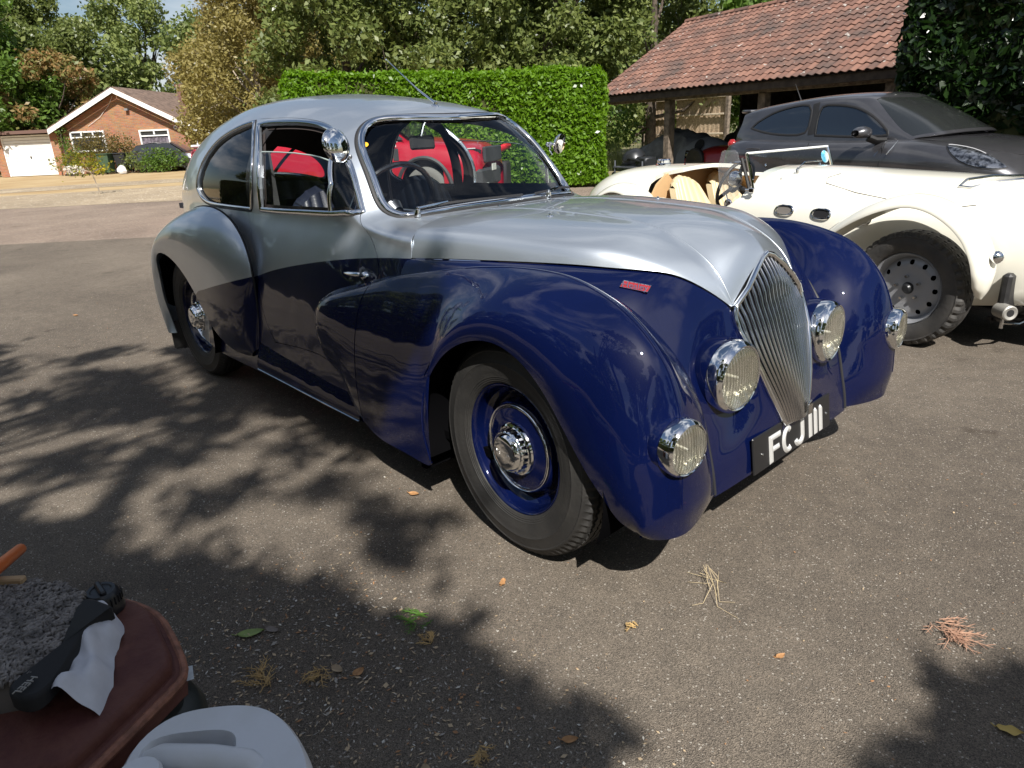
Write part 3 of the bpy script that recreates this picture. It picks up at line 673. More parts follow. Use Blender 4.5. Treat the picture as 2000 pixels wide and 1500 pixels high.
# outlines of openings and shut lines, in the (u,v) of the cabin and wing surfaces
LOOPS = {
    'door': [(10.031, 2.807), (9.582, 2.744), (9.155, 2.673), (8.733, 2.595), (8.287, 2.541), (7.842, 2.54), (7.314, 2.582), (6.899, 2.656), (6.453, 2.771), (5.607, 3.032), (4.892, 3.267), (3.909, 3.652), (3.298, 4.058), (2.659, 4.537), (1.845, 6.925), (1.488, 8.066), (1.383, 8.636), (1.391, 9.105), (1.704, 9.523), (1.79, 9.917), (1.816, 10.292), (1.787, 11.264), (1.825, 12.451), (3.08, 12.273), (4.706, 12.035), (6.13, 12.097), (7.694, 12.246), (7.963, 11.932), (8.197, 11.608), (8.384, 11.052), (8.555, 10.499), (8.541, 9.981), (8.819, 9.082), (9.19, 7.983), (9.339, 7.127), (9.111, 6.996), (8.932, 5.93), (8.999, 4.834), (9.412, 3.781)],
    'qwin': [(10.004, 2.954), (10.269, 3.087), (10.489, 3.24), (10.756, 3.447), (11.047, 3.673), (11.307, 3.952), (11.558, 4.276), (11.808, 4.591), (11.975, 4.955), (12.17, 5.338), (12.305, 5.795), (12.32, 6.153), (12.142, 6.468), (11.867, 6.743), (11.448, 6.911), (10.835, 6.937), (10.201, 6.93), (9.617, 6.913), (9.209, 6.908), (9.058, 5.945), (9.113, 4.847), (9.448, 3.904)],
    'dwin': [(9.683, 3.092), (9.289, 2.991), (8.955, 2.914), (8.536, 2.812), (8.065, 2.75), (7.592, 2.747), (7.053, 2.792), (6.48, 2.911), (5.602, 3.177), (4.886, 3.389), (3.929, 3.815), (2.772, 4.634), (3.223, 5.802), (4.022, 6.461), (4.889, 6.663), (5.882, 6.706), (7.196, 6.705), (8.716, 6.766), (8.653, 5.897), (8.805, 4.81), (9.153, 3.989)],
    'glass_top': [(9.014, 4.284), (8.305, 4.19), (7.537, 4.109), (6.758, 4.093), (6.144, 4.08), (5.644, 4.045), (5.25, 3.985)],
    'post': [(6.677, 2.846), (5.373, 3.777), (4.662, 5.067), (4.642, 6.607)],
    'screen_half': [(5.724, 0), (5.777, 0.153), (5.85, 0.496), (5.924, 0.869), (6.04, 1.21), (6.143, 1.55), (6.12, 1.788), (5.999, 1.997), (5.759, 2.23), (5.395, 2.474), (4.926, 2.683), (4.413, 2.805), (3.971, 2.897), (3.526, 3.027), (3.114, 3.163), (2.823, 3.23), (2.516, 3.212), (2.238, 3.094), (2.02, 2.886), (1.878, 2.595), (1.839, 2.026), (1.884, 1.47), (1.925, 1.042), (1.962, 0.605), (1.973, 0.13)],
    'bonnet_rear': [(0.636, 0), (1.055, 0.069), (1.349, 0.286), (1.464, 0.652), (1.429, 1.061), (1.233, 1.552), (1.092, 2.097), (0.962, 2.68), (0.869, 3.249), (0.813, 3.914), (0.76, 4.67), (0.725, 5.499), (0.718, 6.261), (0.712, 7.051), (0.687, 7.412), (0.737, 7.71), (0.68, 7.945), (0.54, 8.251)],
    'shut_fw': [(4.492, 3.454), (4.324, 3.852), (4.316, 4.382), (4.354, 5.042), (4.432, 6.12), (4.291, 7.24), (4.112, 8.423), (4.298, 9)],
    'road_cockpit': [(4.732, 4.037), (4.633, 3.444), (4.588, 2.825), (4.641, 2.371), (4.753, 1.909), (5.132, 1.3), (5.432, 0), (5.632, -1.6), (5.2, -2.6), (7, -2.6), (7.284, -1.6), (7.284, 0), (7.284, 1.6), (7.384, 2.637), (7.284, 3.645), (7.062, 4.259), (6.728, 4.768), (6.142, 5.044), (5.565, 4.968), (5.404, 4.507), (5.316, 4.068), (5.032, 4.055)],
    'suv_rear_win': [(1.025, 5.191), (1.251, 4.465), (1.589, 3.855), (2.038, 3.38), (2.588, 3.09), (3.213, 3.076), (3.345, 4.613), (3.384, 6.118), (2.712, 6.192), (1.99, 5.979), (1.527, 5.637)],
    'suv_front_win': [(3.684, 6.241), (3.601, 4.641), (3.599, 3.388), (4.021, 3.411), (4.574, 3.551), (5.174, 3.739), (5.858, 4.052), (6.44, 4.757), (6.937, 5.945), (5.9, 6.432), (4.575, 6.351)],
    'suv_screen': [(5.714, 0.108), (5.551, 0.958), (5.389, 1.595), (5.434, 1.977), (6.144, 2.422), (6.836, 2.981), (7.45, 3.671), (7.931, 3.475), (8, 1.933)],
    'suv_lamp': [(8.572, 3.171), (9.001, 3.053), (9.49, 3.065), (9.992, 3.365), (10.538, 3.958), (11.082, 4.321), (10.753, 4.885), (10.22, 5.158), (9.661, 5.152), (9.212, 4.723), (8.87, 4.067)],
    'pk_arch': [(5.505, 7.413), (5.553, 6.994), (5.702, 5.996), (5.921, 5.087), (6.143, 4.771), (6.421, 4.619), (6.702, 4.804), (6.902, 5.297), (7.022, 5.994), (7.022, 6.996), (7.019, 7.44)],
}
# ================================================================= the silver and blue saloon
def two_tone():
    m = bpy.data.materials.new('two_tone_paint'); m.use_nodes = True; n = m.node_tree; b = n.nodes['Principled BSDF']
    co = n.nodes.new('ShaderNodeTexCoord'); sp = n.nodes.new('ShaderNodeSeparateXYZ'); n.links.new(co.outputs['Object'], sp.inputs[0])
    mr = n.nodes.new('ShaderNodeMapRange'); mr.inputs['From Min'].default_value = -2.45; mr.inputs['From Max'].default_value = -.45
    n.links.new(sp.outputs[0], mr.inputs['Value'])
    fc = n.nodes.new('ShaderNodeFloatCurve'); c = fc.mapping.curves[0]
    pts = [(-2.45, -.0), (-2.40, .40), (-2.27, .535), (-2.1, .582), (-1.9, .630), (-1.70, .678), (-1.62, .700), (-1.5, .728), (-1.3, .766), (-1.1, .798), (-.9, .822), (-.7, .838), (-.45, .845)]
    for i, (x, z) in enumerate(pts):
        q = ((x+2.45)/2.0, z)
        if i == 0: c.points[0].location = q
        elif i == len(pts)-1: c.points[-1].location = q
        else: c.points.new(*q)
    for p in c.points: p.handle_type = 'AUTO'
    fc.mapping.update(); n.links.new(mr.outputs[0], fc.inputs['Value'])
    gt = n.nodes.new('ShaderNodeMath'); gt.operation = 'SUBTRACT'; n.links.new(sp.outputs[2], gt.inputs[0]); n.links.new(fc.outputs[0], gt.inputs[1])
    st = n.nodes.new('ShaderNodeMapRange'); st.inputs['From Min'].default_value = -.0008; st.inputs['From Max'].default_value = .0008
    n.links.new(gt.outputs[0], st.inputs['Value'])
    for inp, a, bb in (('Base Color', BLUE, SILV), ('Roughness', .32, .34), ('Metallic', .0, .82), ('Coat Weight', 1., .75)):
        if inp == 'Base Color':
            mxx = n.nodes.new('ShaderNodeMixRGB'); mxx.inputs[1].default_value = (*a, 1); mxx.inputs[2].default_value = (*bb, 1); n.links.new(st.outputs[0], mxx.inputs[0]); n.links.new(mxx.outputs[0], b.inputs[inp])
        else:
            r = n.nodes.new('ShaderNodeMapRange'); r.inputs['To Min'].default_value = a; r.inputs['To Max'].default_value = bb; n.links.new(st.outputs[0], r.inputs['Value']); n.links.new(r.outputs[0], b.inputs[inp])
    b.inputs['Coat Roughness'].default_value = .015; b.inputs['Specular IOR Level'].default_value = .12
    return m
BLUE = (.0018, .0046, .033); SILV = (.55, .60, .655)
def waves(m, amt=.02, sc=3.2):
    n = m.node_tree; b = n.nodes['Principled BSDF']; co = n.nodes.new('ShaderNodeTexCoord'); t = n.nodes.new('ShaderNodeTexNoise')
    t.inputs['Scale'].default_value = sc; t.inputs['Detail'].default_value = 1.5; bp = n.nodes.new('ShaderNodeBump'); bp.inputs['Strength'].default_value = 1; bp.inputs['Distance'].default_value = amt
    n.links.new(co.outputs['Object'], t.inputs['Vector']); n.links.new(t.outputs['Fac'], bp.inputs['Height']); n.links.new(bp.outputs[0], b.inputs['Coat Normal'])
    n.links.new(bp.outputs[0], b.inputs['Normal'])
    return m
M_TT = waves(two_tone(), .006, 4)
M_BLUE = waves(mat('blue_paint', BLUE, .34, coat=1., crough=.010, spec=.02, var=.10, vscale=2.2), .005, 5)
M_SILV = waves(mat('silver_paint', SILV, .34, metal=.82, coat=.75, crough=.02), .003, 4)
M_CHR = mat('chrome', (.86, .87, .88), .045, metal=1.)
M_CHRD = mat('dull_chrome', (.62, .62, .61), .16, metal=1., var=.12, vscale=30)
M_BLK = mat('black_rubber', (.018, .018, .019), .55)
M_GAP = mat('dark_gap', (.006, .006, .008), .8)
M_TYRE = mat('tyre_rubber', (.020, .0195, .019), .62, col2=(.036, .034, .031), vscale=9, cut=(.35, .75), bump=.15, bscale=90)
M_LINER = mat('wing_liner', (.0035, .0035, .004), 1., spec=0.)
M_TRIM = mat('cabin_lining', (.030, .022, .020), .85)
M_LEATH = mat('blue_leather', (.014, .018, .034), .38, coat=.2, crough=.3, bump=.1, bscale=200)
M_GLASS = glassmat('window_glass', (.90, .93, .92), 1.5)
M_SCREEN = glassmat('screen_glass', (.90, .93, .93), 1.5)

def LP(n): return LOOPS[n]
car = thing('vintage_saloon', 'silver over dark blue vintage saloon with upright chrome grille, centre of the picture', 'car')
def both(f):
    """build on the near side, then the mirrored twin on the far side"""
    o = f(-1)
    tw = mirror_obj(o, parent=car)
    for ch in list(o.children):
        c = mirror_obj(ch, parent=tw); 
    return o, tw

# ---- main shell: roof, scuttle, tail and lower sides in one skin
rear = LP('bonnet_rear')
fr = smooth_loop(rear, 1, keep=(0, len(rear)-1))[:-1]
fr = [(a, max(0, b)) for a, b in fr]
fr = fr+[(.75, 9.5), (.75, 12.), (.8, 13.6), (.8, 14.)]
shell_out = fr[1:]+[(3, 14.), (8, 14), (12, 14), (15, 14), (18, 14), (18, 10), (18, 5), (18, 0)]
shell_out = shell_out+[(a, -b) for a, b in shell_out[::-1][1:]]
door_l = smooth_loop(LP('door'), 1, keep=(0, 15, 20, 26, 30, 34)); qwin_l = smooth_loop(LP('qwin'), 2, keep=(0, 18)); dwin_l = smooth_loop(LP('dwin'), 1, keep=(0, 11, 17))
half = LP('screen_half'); half[0] = (half[1][0], half[0][1]); half[-1] = (half[-2][0], half[-1][1]); hs = [(half[0][0], 0.)]+[p for p in half[1:]]+[(half[-1][0], 0.)]
hs = smooth_loop(hs, 2, keep=(0, len(hs)-1)); hs = [p for p in hs if p[1] > .001]
scr_l = np.array([(half[0][0], 0.)]+[tuple(p) for p in hs]+[(half[-1][0], 0.)]+[(p[0], -p[1]) for p in hs[::-1]])
sil = lambda L: np.array([(a, -b) for a, b in L][::-1])
rw2 = smooth_loop([(14.5, -1.25), (14.5, -2.3), (14.8, -3.7), (15.2, -4.8), (15.6, -5.1), (15.8, -4.5), (16.0, -3.0), (16.2, -1.25)], 2, keep=(0, 7))
holes = [door_l, sil(door_l), qwin_l, sil(qwin_l), scr_l, rw2]
shell = patch('body_shell', S_CAB, shell_out, holes, -1, .22, .3, M_TT, car, lip=.012, h=.15)
lining = patch('cabin_lining', S_CAB, [(1.6, 7.6), (8, 7.8), (14, 7.8), (17.4, 7.5), (17.4, 0), (17.4, -7.5), (14, -7.8), (8, -7.8), (1.6, -7.6)], [rw2, inset(dwin_l, -.015, S_CAB), sil(inset(dwin_l, -.015, S_CAB)), inset(qwin_l, -.012, S_CAB), sil(inset(qwin_l, -.012, S_CAB)), inset(scr_l, -.01, S_CAB)], -1, .3, .4, M_TRIM, car, off=-.028, lip=0)

# ---- doors
def make_door(side):
    d = patch('door', S_CAB, inset(door_l, .0028, S_CAB), [dwin_l], -1, .2, .3, M_TT, car, lip=.015, h=.12)
    patch('door_lining', S_CAB, inset(door_l, .004, S_CAB), [inset(dwin_l, .012, S_CAB)], -1, .3, .4, M_TRIM, d, off=-.026, lip=0)
    o2 = inset(door_l, .006, S_CAB)
    band(S_CAB, inset(dwin_l, -.010, S_CAB), -1, .024, .006, 'window_surround', M_CHR, d)
    g = [p for p in LP('glass_top')]
    L = dwin_l
    # lowered glass: lower part of the opening, up to its curved top edge
    vt = lambda u: np.interp(u, [q[0] for q in sorted(g)], [q[1] for q in sorted(g)])
    low = [p for p in inset(L, -.004, S_CAB) if p[1] > vt(p[0])+.05 and p[0] > 4.6]
    low = sorted(low, key=lambda p: (p[1] < 6.2, p[0]) if p[1] >= 6.2 else (True, 0))
    bot = sorted([p for p in low if p[1] > 6.25], key=lambda p: p[0])
    us = [q[0] for q in sorted(g)]
    top = [(u, vt(u)) for u in us][::-1]
    patch('door_glass', S_CAB, [tuple(p) for p in bot]+top, [], -1, .4, .5, M_GLASS, d, off=-.012, lip=0)
    band(S_CAB, top, -1, .006, .003, 'glass_edge', M_GLASSEDGE, d, closed=False, off=-.012)
    # quarterlight post and glass
    post = LP('post')
    band(S_CAB, post, -1, .020, .010, 'quarterlight_post', M_CHR, d, closed=False, off=-.006)
    pu = lambda v: np.interp(v, [q[1] for q in post], [q[0] for q in post])
    ql = [tuple(p) for p in L if p[0] < pu(p[1])]
    ql = sorted(ql, key=lambda p: p[1])
    frq = [q for q in ql if q[1] < 6.2]; btq = sorted([q for q in ql if q[1] >= 6.2], key=lambda p: p[0])
    loop = frq+btq+[tuple(q) for q in post[::-1][:-1]]
    patch('quarterlight_glass', S_CAB, loop, [], -1, .4, .5, M_GLASS, d, off=-.010, lip=0)
    band(S_CAB, [p for p in btq], -1, .012, .008, 'quarterlight_sill', M_CHR, d, closed=False) if len(btq) > 2 else None
    # door handle: chrome lever on a round rose
    P, N = surf_pts(S_CAB, np.array([[1.75, 8.95]]), -1); p = Vector(P[0]); n_ = Vector(N[0])
    mb = MB(); mb.lathe([(.0, .016), (.012, .015), (.017, .008), (.019, .0), (.019, -.004)], p, n_, 20)
    a = p+n_*.030; mb.tube([p+n_*.0, p+n_*.018, a], [.010, .008, .009], 10)
    tip = a+Vector((-.118, .0, -.004))
    mb.tube([a+Vector((.010, 0, .002)), a, a.lerp(tip, .3), a.lerp(tip, .65), tip+n_*-.006], [.006, .010, (.010, .008), (.0085, .006), .003], 10)
    mb.out('door_handle', M_CHR, d, angle=60)
    return d
M_GLASSEDGE = mat('glass_edge', (.35, .42, .40), .2)
door, door2 = both(make_door)

def qw(side):
    g = patch('rear_side_window', S_CAB, inset(qwin_l, -.006, S_CAB), [], -1, .4, .5, M_GLASS, car, off=-.012, lip=0)
    band(S_CAB, inset(qwin_l, -.001, S_CAB), -1, .015, .006, 'window_frame', M_CHR, g)
    band(S_CAB, inset(qwin_l, -.012, S_CAB), -1, .009, .0025, 'window_seal', M_BLK, g)
    return g
both(qw)

for q in (rw2,):
    band(S_CAB, [(14.55, -2.1), (15.4, -2.1), (16.2, -2.1)], -1, .022, .008, 'rear_window_bar', M_GAP, car, closed=False); g = patch('rear_window', S_CAB, inset(q, -.006, S_CAB), [], -1, .4, .5, M_GLASS, car, off=-.012, lip=0); band(S_CAB, q, -1, .014, .005, 'window_frame', M_CHR, g)
for sgn in (1, -1):
    band(S_CAB, [(9.36, v*sgn) for v in np.linspace(2.9, 7.4, 12)], -1, .085, -.012, 'pillar_trim', M_GAP, lining, closed=False, off=-.020)
    band(S_CAB, [(p[0]+(.06 if p[0] < 6 else 0), p[1]*sgn) for p in inset(dwin_l, -.022, S_CAB)], -1, .040, -.010, 'door_top_trim', M_TRIM, lining, off=-.020)
# ---- windscreen
ws = patch('windscreen', S_CAB, inset(scr_l, .006, S_CAB), [], -1, .3, .4, M_SCREEN, car, off=-.008, lip=0)
band(S_CAB, inset(scr_l, .012, S_CAB), -1, .030, .013, 'windscreen_frame', M_CHR, ws, h=.08)
band(S_CAB, inset(scr_l, -.006, S_CAB), -1, .020, .006, 'windscreen_seal', M_BLK, ws, h=.08)
def disc_on(uv, r, name, m, parent, off=-.0065, n=20):
    P, N = surf_pts(S_CAB, np.array([uv]), -1, off); mb = MB(); mb.lathe([(0, .0), (r, 0.), (r, -.0006)], P[0], N[0], n); return mb.out(name, m, parent, angle=30)
disc_on((5.05, 2.38), .013, 'round_yellow_sticker', mat('yellow_sticker', (.80, .40, .02), .5), ws)

# ---- bonnet with crease beads
b_out = [(0, -8), (0, -6.5), (0, -5), (0, -4), (0, -3), (0, -1.5), (0, 0), (0, 1.5), (0, 3), (0, 4), (0, 5), (0, 6.5), (0, 8), (2, 8), (4, 8), (6, 8), (7.5, 8), (9, 8), (9, 5), (9, 3), (9, 0), (9, -3), (9, -5), (9, -8), (7.5, -8), (6, -8), (4, -8), (2, -8)]
bonnet = patch('bonnet', S_BON, b_out, [], -1, .16, .25, M_SILV, car, off=.002, lip=.022, h=.1)
for s in (1, -1):
    band(S_BON, [(u, 3.*s) for u in np.linspace(.05, 8.9, 30)], -1, .006, .0022, 'crease_bead', M_SILV, bonnet, closed=False, n=5, off=.002)
for (u, v) in ((2.1, -4.0), (2.1, 4.0)):
    P, N = surf_pts(S_BON, np.array([[u, abs(v)]]), -1 if v > 0 else 1, .001); mb = MB(); mb.lathe([(0, .010), (.004, .009), (.005, .004), (.013, .002), (.014, 0)], P[0], N[0], 14); mb.out('washer_jet', M_CHR, bonnet)
for v in (.35, -1.2):
    P, N = surf_pts(S_CAB, np.array([[1.28, v]]), -1, .0); mb = MB(); mb.lathe([(0, .012), (.007, .010), (.009, .0)], P[0], N[0], 12); mb.out('scuttle_stud', M_CHR, shell)

# ---- blue nose panels, wings
NU = S_NOSE.nu-1; NV = S_NOSE.nv-1
def nose(side):
    o = patch('nose_panel', S_NOSE, [(0, 0), (3, 0), (6, 0), (9, 0), (12, 0), (NU, 0), (NU, NV), (12, NV), (9, NV), (6, NV), (3, NV), (0, NV)], [], -1, .2, .22, M_BLUE, car, lip=.015, h=.1)
    return o
nose_n, nose_f = both(nose)
SH = 4.32
shut = [(a, b) for a, b in LP('shut_fw')]
def wing(side):
    U = S_FW.nu-1
    o = patch('front_wing', S_FW, [(SH, 9), (8, 9), (12, 9), (16, 9), (20, 9), (U, 9), (U, 5), (U, 0), (20, 0), (16, 0), (12, 0), (8, 0), (SH, 0), (SH, 3), (SH, 6)], [], -1, .22, .22, M_BLUE, car, lip=.006, h=.12)
    band(S_FW, [(u, 3.) for u in np.linspace(8.2, U-1.3, 60)], -1, .0055, .0020, 'crown_bead', M_BLUE, o, closed=False, n=5)
    return o
wing_n, wing_f = both(wing)
def tail_bulge(side):
    return patch('door_bulge', S_FW, [(0, 0), (0, 4), (0, 9), (1.5, 9), (3, 9), (SH-.035, 9), (SH-.035, 6), (SH-.035, 3), (SH-.035, 0), (2, 0)], [], -1, .15, .22, M_BLUE, car, lip=.015, h=.1)
t1, t2 = both(tail_bulge); t1.parent = door; t2.parent = door2
def rwing(side):
    U = S_RW.nu-1
    return patch('rear_wing', S_RW, [(0, 0), (3, 0), (6, 0), (9, 0), (12, 0), (U, 0), (U, 4), (U, 7), (12, 7), (9, 7), (6, 7), (3, 7), (0, 7), (0, 4)], [], -1, .2, .18, M_TT, car, lip=.02, h=.1)
rw_n, rw_f = both(rwing)
# piping where the wings meet the body
def piping(name, pts_uv, S, m, w=.008, t=.006, par=None):
    def f(side): return band(S, pts_uv, -1, w, t, name, m, car, closed=False)
    return both(f)
piping('wing_piping', [(u, 4) for u in np.linspace(5., NU-.12, 50)], S_NOSE, M_BLK, .010, .007)
piping('wing_piping', [(u, .02) for u in np.linspace(0, 15, 60)], S_RW, M_GAP, .010, .004)

# ---- wheel wells, floor, sill
def wells(side):
    mb = MB()
    for (cx, r) in ((0, .40),):
        P = []; n = 26
        for k in range(n+1):
            a = -.35+(math.pi+.7)*k/n
            for y in (.795, .42): P.append((cx+r*math.cos(a), -y, .34+(r-.03)*math.sin(a)))
        mb.grid(P, n+1, 2)
        mb.add([(cx, -.42, .34)]+[P[2*k+1] for k in range(n+1)], [(0, k+1, k+2) for k in range(n)])
    mb.box((-.435, -.60, .36), (.03, .34, .42))
    return mb.out('wheel_well', M_LINER, car)
both(wells)
def wells2(side):
    mb = MB(); cx, r, n = -2.62, .40, 26; P = []
    for k in range(n+1):
        a = -.35+(math.pi+.7)*k/n
        for y in (.795, .42): P.append((cx+r*math.cos(a), -y, .34+(r-.03)*math.sin(a)))
    mb.grid(P, n+1, 2); mb.add([(cx, -.42, .34)]+[P[2*k+1] for k in range(n+1)], [(0, k+1, k+2) for k in range(n)]); return mb.out('wheel_well', M_LINER, car)
both(wells2)
mb = MB(); mb.box((-1.45, 0, .27), (2.9, 1.40, .03)); mb.box((.12, 0, .33), (.55, .80, .02)); mb.box((-3.1, 0, .35), (.7, 1.1, .2)); mb.box((-1.3, 0, .17), (2.2, .5, .12)); mb.box((-.2, 0, .45), (.8, .5, .5))
mb.out('underbody', M_LINER, car)
def sill(side):
    mb = MB(); P = []; xs = np.linspace(-1.72, -.835, 24)
    for x in xs:
        k = (x+1.72)/.86; top = .355-.06*k
        for (y, z) in ((.745, top+.03), (.762, top-.01), (.782-.006*k, top-.055), (.790-.010*k, .262-.040*k), (.784-.008*k, .236-.022*k), (.75, .222-.015*k)):
            P.append((x, -y, z))
    mb.grid(P, len(xs), 6); o = mb.out('sill', M_BLUE, car, angle=50)
    m2 = MB(); m2.tube([(x, -.789+.008*(x+1.72)/.885, .240-.022*(x+1.72)/.885) for x in xs], .0035, 6); m2.out('sill_strip', M_CHRD, o)
    return o
both(sill)
def flap(side):
    mb = MB()
    for k in range(9): mb.box((-2.93+.004*k, -.775+.020*k, .185-.002*k), (.012, .017, .17), None)
    mb.box((-2.922, -.70, .19), (.010, .19, .16))
    return mb.out('mud_flap', mat('flap_rubber', (.05, .048, .046), .75, var=.25, vscale=20), car)
both(flap)

# ---- wheels
def lathe_mod(prof, n, fn):
    V = []; F = []
    for i, (r, h) in enumerate(prof):
        for k in range(n):
            a = 2*math.pi*k/n; rr, hh = fn(i, k, r, h); V.append((rr*math.cos(a), -hh, rr*math.sin(a)))
    for i in range(len(prof)-1):
        for k in range(n): F.append((i*n+k, i*n+(k+1) % n, (i+1)*n+(k+1) % n, (i+1)*n+k))
    return V, F
def text_mesh(txt, size, ext, m, name, parent, M, font_sx=1., bev=0., sp=1.):
    cu = bpy.data.curves.new('t', 'FONT'); cu.body = txt; cu.size = size; cu.extrude = ext; cu.align_x = 'CENTER'; cu.align_y = 'CENTER'; cu.resolution_u = 4; cu.bevel_depth = bev; cu.space_character = sp
    o = bpy.data.objects.new('t', cu); COL.objects.link(o); dg = bpy.context.evaluated_depsgraph_get(); me = bpy.data.meshes.new_from_object(o.evaluated_get(dg)); bpy.data.objects.remove(o)
    me.transform(Matrix.Diagonal((font_sx, 1, 1, 1))); me.transform(M); me.materials.clear(); me.materials.append(m); me.name = name
    q = bpy.data.objects.new(name, me); COL.objects.link(q); q.parent = parent; return q
def frame(px, py, pz, X, Y):
    X = Vector(X).normalized(); Z = X.cross(Vector(Y)).normalized(); Y = Z.cross(X)
    return Matrix(((X.x, Y.x, Z.x, px), (X.y, Y.y, Z.y, py), (X.z, Y.z, Z.z, pz), (0, 0, 0, 1)))
def make_wheel():
    n = 160
    w = MB(); w.lathe([(.209, .058), (.210, .064), (.206, .068), (.201, .065), (.197, .052), (.192, .030), (.186, .020), (.178, .016), (.172, .004), (.166, -.002), (.158, .0), (.150, .012), (.146, .030), (.142, .040), (.136, .043), (.125, .044), (.105, .047), (.088, .050), (.06, .052), (.0, .052)], n=72)
    rim = w.out('wheel', M_BLUE, car, angle=50)
    prof = [(.200, .050), (.206, .062), (.212, .070), (.216, .0715), (.218, .0735), (.222, .0735), (.224, .0755), (.228, .0755), (.230, .0775), (.234, .0775), (.245, .082), (.262, .0845), (.272, .0855), (.276, .0875), (.280, .0855), (.295, .083), (.308, .080), (.312, .0815), (.316, .079), (.328, .070), (.336, .062), (.3405, .055), (.342, .047), (.336, .046), (.336, .041), (.3445, .040), (.3455, .025), (.338, .024), (.338, .019), (.346, .018), (.346, .004), (.339, .003), (.339, -.003), (.346, -.004), (.345, -.03), (.342, -.047), (.336, -.062), (.316, -.079), (.29, -.083), (.25, -.082), (.206, -.062)]
    def fn(i, k, r, h):
        if i in (19, 20, 21) and k % 2: return (r-.0055, h-.003)
        if 22 <= i <= 30: return (r, h+(.003 if k % 2 else -.003))
        return (r, h)
    t = MB(); V, F = lathe_mod(prof, n, fn); t.add(V, F); t.out('tyre', M_TYRE, rim, angle=28)
    m = MB(); m.lathe([(.1345, .043), (.1355, .0475), (.138, .0495), (.1405, .0475), (.1415, .043)], n=64); m.lathe([(.1285, .044), (.1295, .0465), (.1305, .044)], n=64); m.out('trim_ring', M_CHR, rim, angle=70)
    c = MB(); nn = 48
    pr = [(.083, .048), (.084, .056), (.081, .062), (.076, .065), (.074, .0635), (.072, .066), (.069, .080), (.066, .086), (.063, .088), (.061, .0865), (.058, .093), (.052, .100), (.044, .1035), (.03, .1055), (.0, .1065)]
    V, F = lathe_mod(pr, nn*2, lambda i, k, r, h: (r-.0016 if (i in (6, 7) and k % 4 < 2) else r, h)); c.add(V, F); cap = c.out('hubcap', M_CHR, rim, angle=24)
    T = frame(0, -.1052, 0, (1, 0, 0), (0, 0, 1)); text_mesh('HEALEY', .017, .0012, M_CHRD, 'hubcap_lettering', cap, T @ Matrix.Rotation(math.radians(-6), 4, 'Z'), .95, sp=1.15)
    for q in (rim,): q.location = (0, -.670, .345)
    return rim
wh = make_wheel(); wh.rotation_euler = (0, 0, math.radians(-3.5))
def dup_tree(o, parent=None):
    c = o.copy(); COL.objects.link(c); c.parent = parent if parent is not None else o.parent
    for ch in list(o.children): dup_tree(ch, c)
    return c
w2 = dup_tree(wh); w2.location = (-2.59, -.668, .345); w2.rotation_euler = (0, math.radians(40), 0)
w3 = dup_tree(wh); w3.location = (0, .670, .345); w3.rotation_euler = (0, 0, math.radians(176.5))
w4 = dup_tree(wh); w4.location = (-2.59, .668, .345); w4.rotation_euler = (0, 0, math.pi)

# ---- grille
GE = [(.372, .0, .866), (.376, .030, .858), (.386, .085, .822), (.393, .135, .783), (.390, .190, .742), (.396, .202, .71), (.410, .201, .675), (.437, .185, .62), (.461, .158, .555), (.485, .129, .478), (.500, .102, .424), (.511, .076, .378), (.513, .068, .366), (.514, .0, .360)]
gz = np.array([p[2] for p in GE]); 
LOW = [p for p in GE if p[2] <= .745 and p[1] > .01][::-1]
_hw = np.polyfit([p[2] for p in LOW], [p[1] for p in LOW], 3); _ex = np.polyfit([p[2] for p in LOW], [p[0] for p in LOW], 3)
def half_w(z): return min(.196, float(np.polyval(_hw, z)))
def edge_x(z): return float(np.polyval(_ex, z))
UPP = [p for p in GE[:5]]
def top_z(y): return float(np.interp(y, [p[1] for p in UPP], [p[2] for p in UPP]))
def top_x(y): return float(np.interp(y, [p[1] for p in UPP], [p[0] for p in UPP]))
gr = MB()
ring = [(x, -y, z) for x, y, z in GE]+[(x, y, z) for x, y, z in GE[::-1]][1:-1]
gr.tube([(x+.004, y, z) for x, y, z in ring]+[(ring[0][0]+.004, ring[0][1], ring[0][2])], [(.011, .009)]*(len(ring)+1), 8)
grille = gr.out('grille', M_CHR, car, angle=70)
bk = MB(); bk.add([(p[0]-.03, p[1]*.98, p[2]) for p in ring]+[(.40, 0, .62)], [(i, (i+1) % len(ring), len(ring)) for i in range(len(ring))]); bk.out('grille_backing', M_GAP, grille)
M_BAR = mat('aged_chrome_bar', (.60, .60, .61), .10, metal=1.)
NB = 20; sp = []
zb = .366
for i in range(NB):
    a = -1+2*(i+.5)/NB; y0 = a*.196; zt = top_z(abs(y0))-.006; xt = top_x(abs(y0)); pts = []
    for t in np.linspace(0, 1, 22):
        z = zt+(zb-zt)*t
        q = max(0, min(1, (.76-z)/.12)); q = q*q*(3-2*q); w = .193*(1-q)+half_w(min(z, .735))*.965*q
        y = a*w
        f = min(1, t/.16); dep = math.sin(f*math.pi/2)
        zz = min(z, .735); xe = edge_x(zz) if z <= .735 else xt+(edge_x(.735)-xt)*min(1, (zt-z)/max(.03, zt-.735))
        tt = min(1, t*3); bul = .038*(1-a*a)*(.55+.45*tt*tt*(3-2*tt))*(1-.45*t)
        pts.append((xe-.010*(1-dep)+bul*dep+.004, y, z))
    m = MB(); r0 = .0046*(1-.0)
    m.tube(pts, [(.0046*(.34+.66*min(1, half_w(min(p[2], .73))/.196)), .0075) for p in pts], 10, sx=(0, 1, 0)); m.out('grille_bar', M_BAR, grille, angle=75)
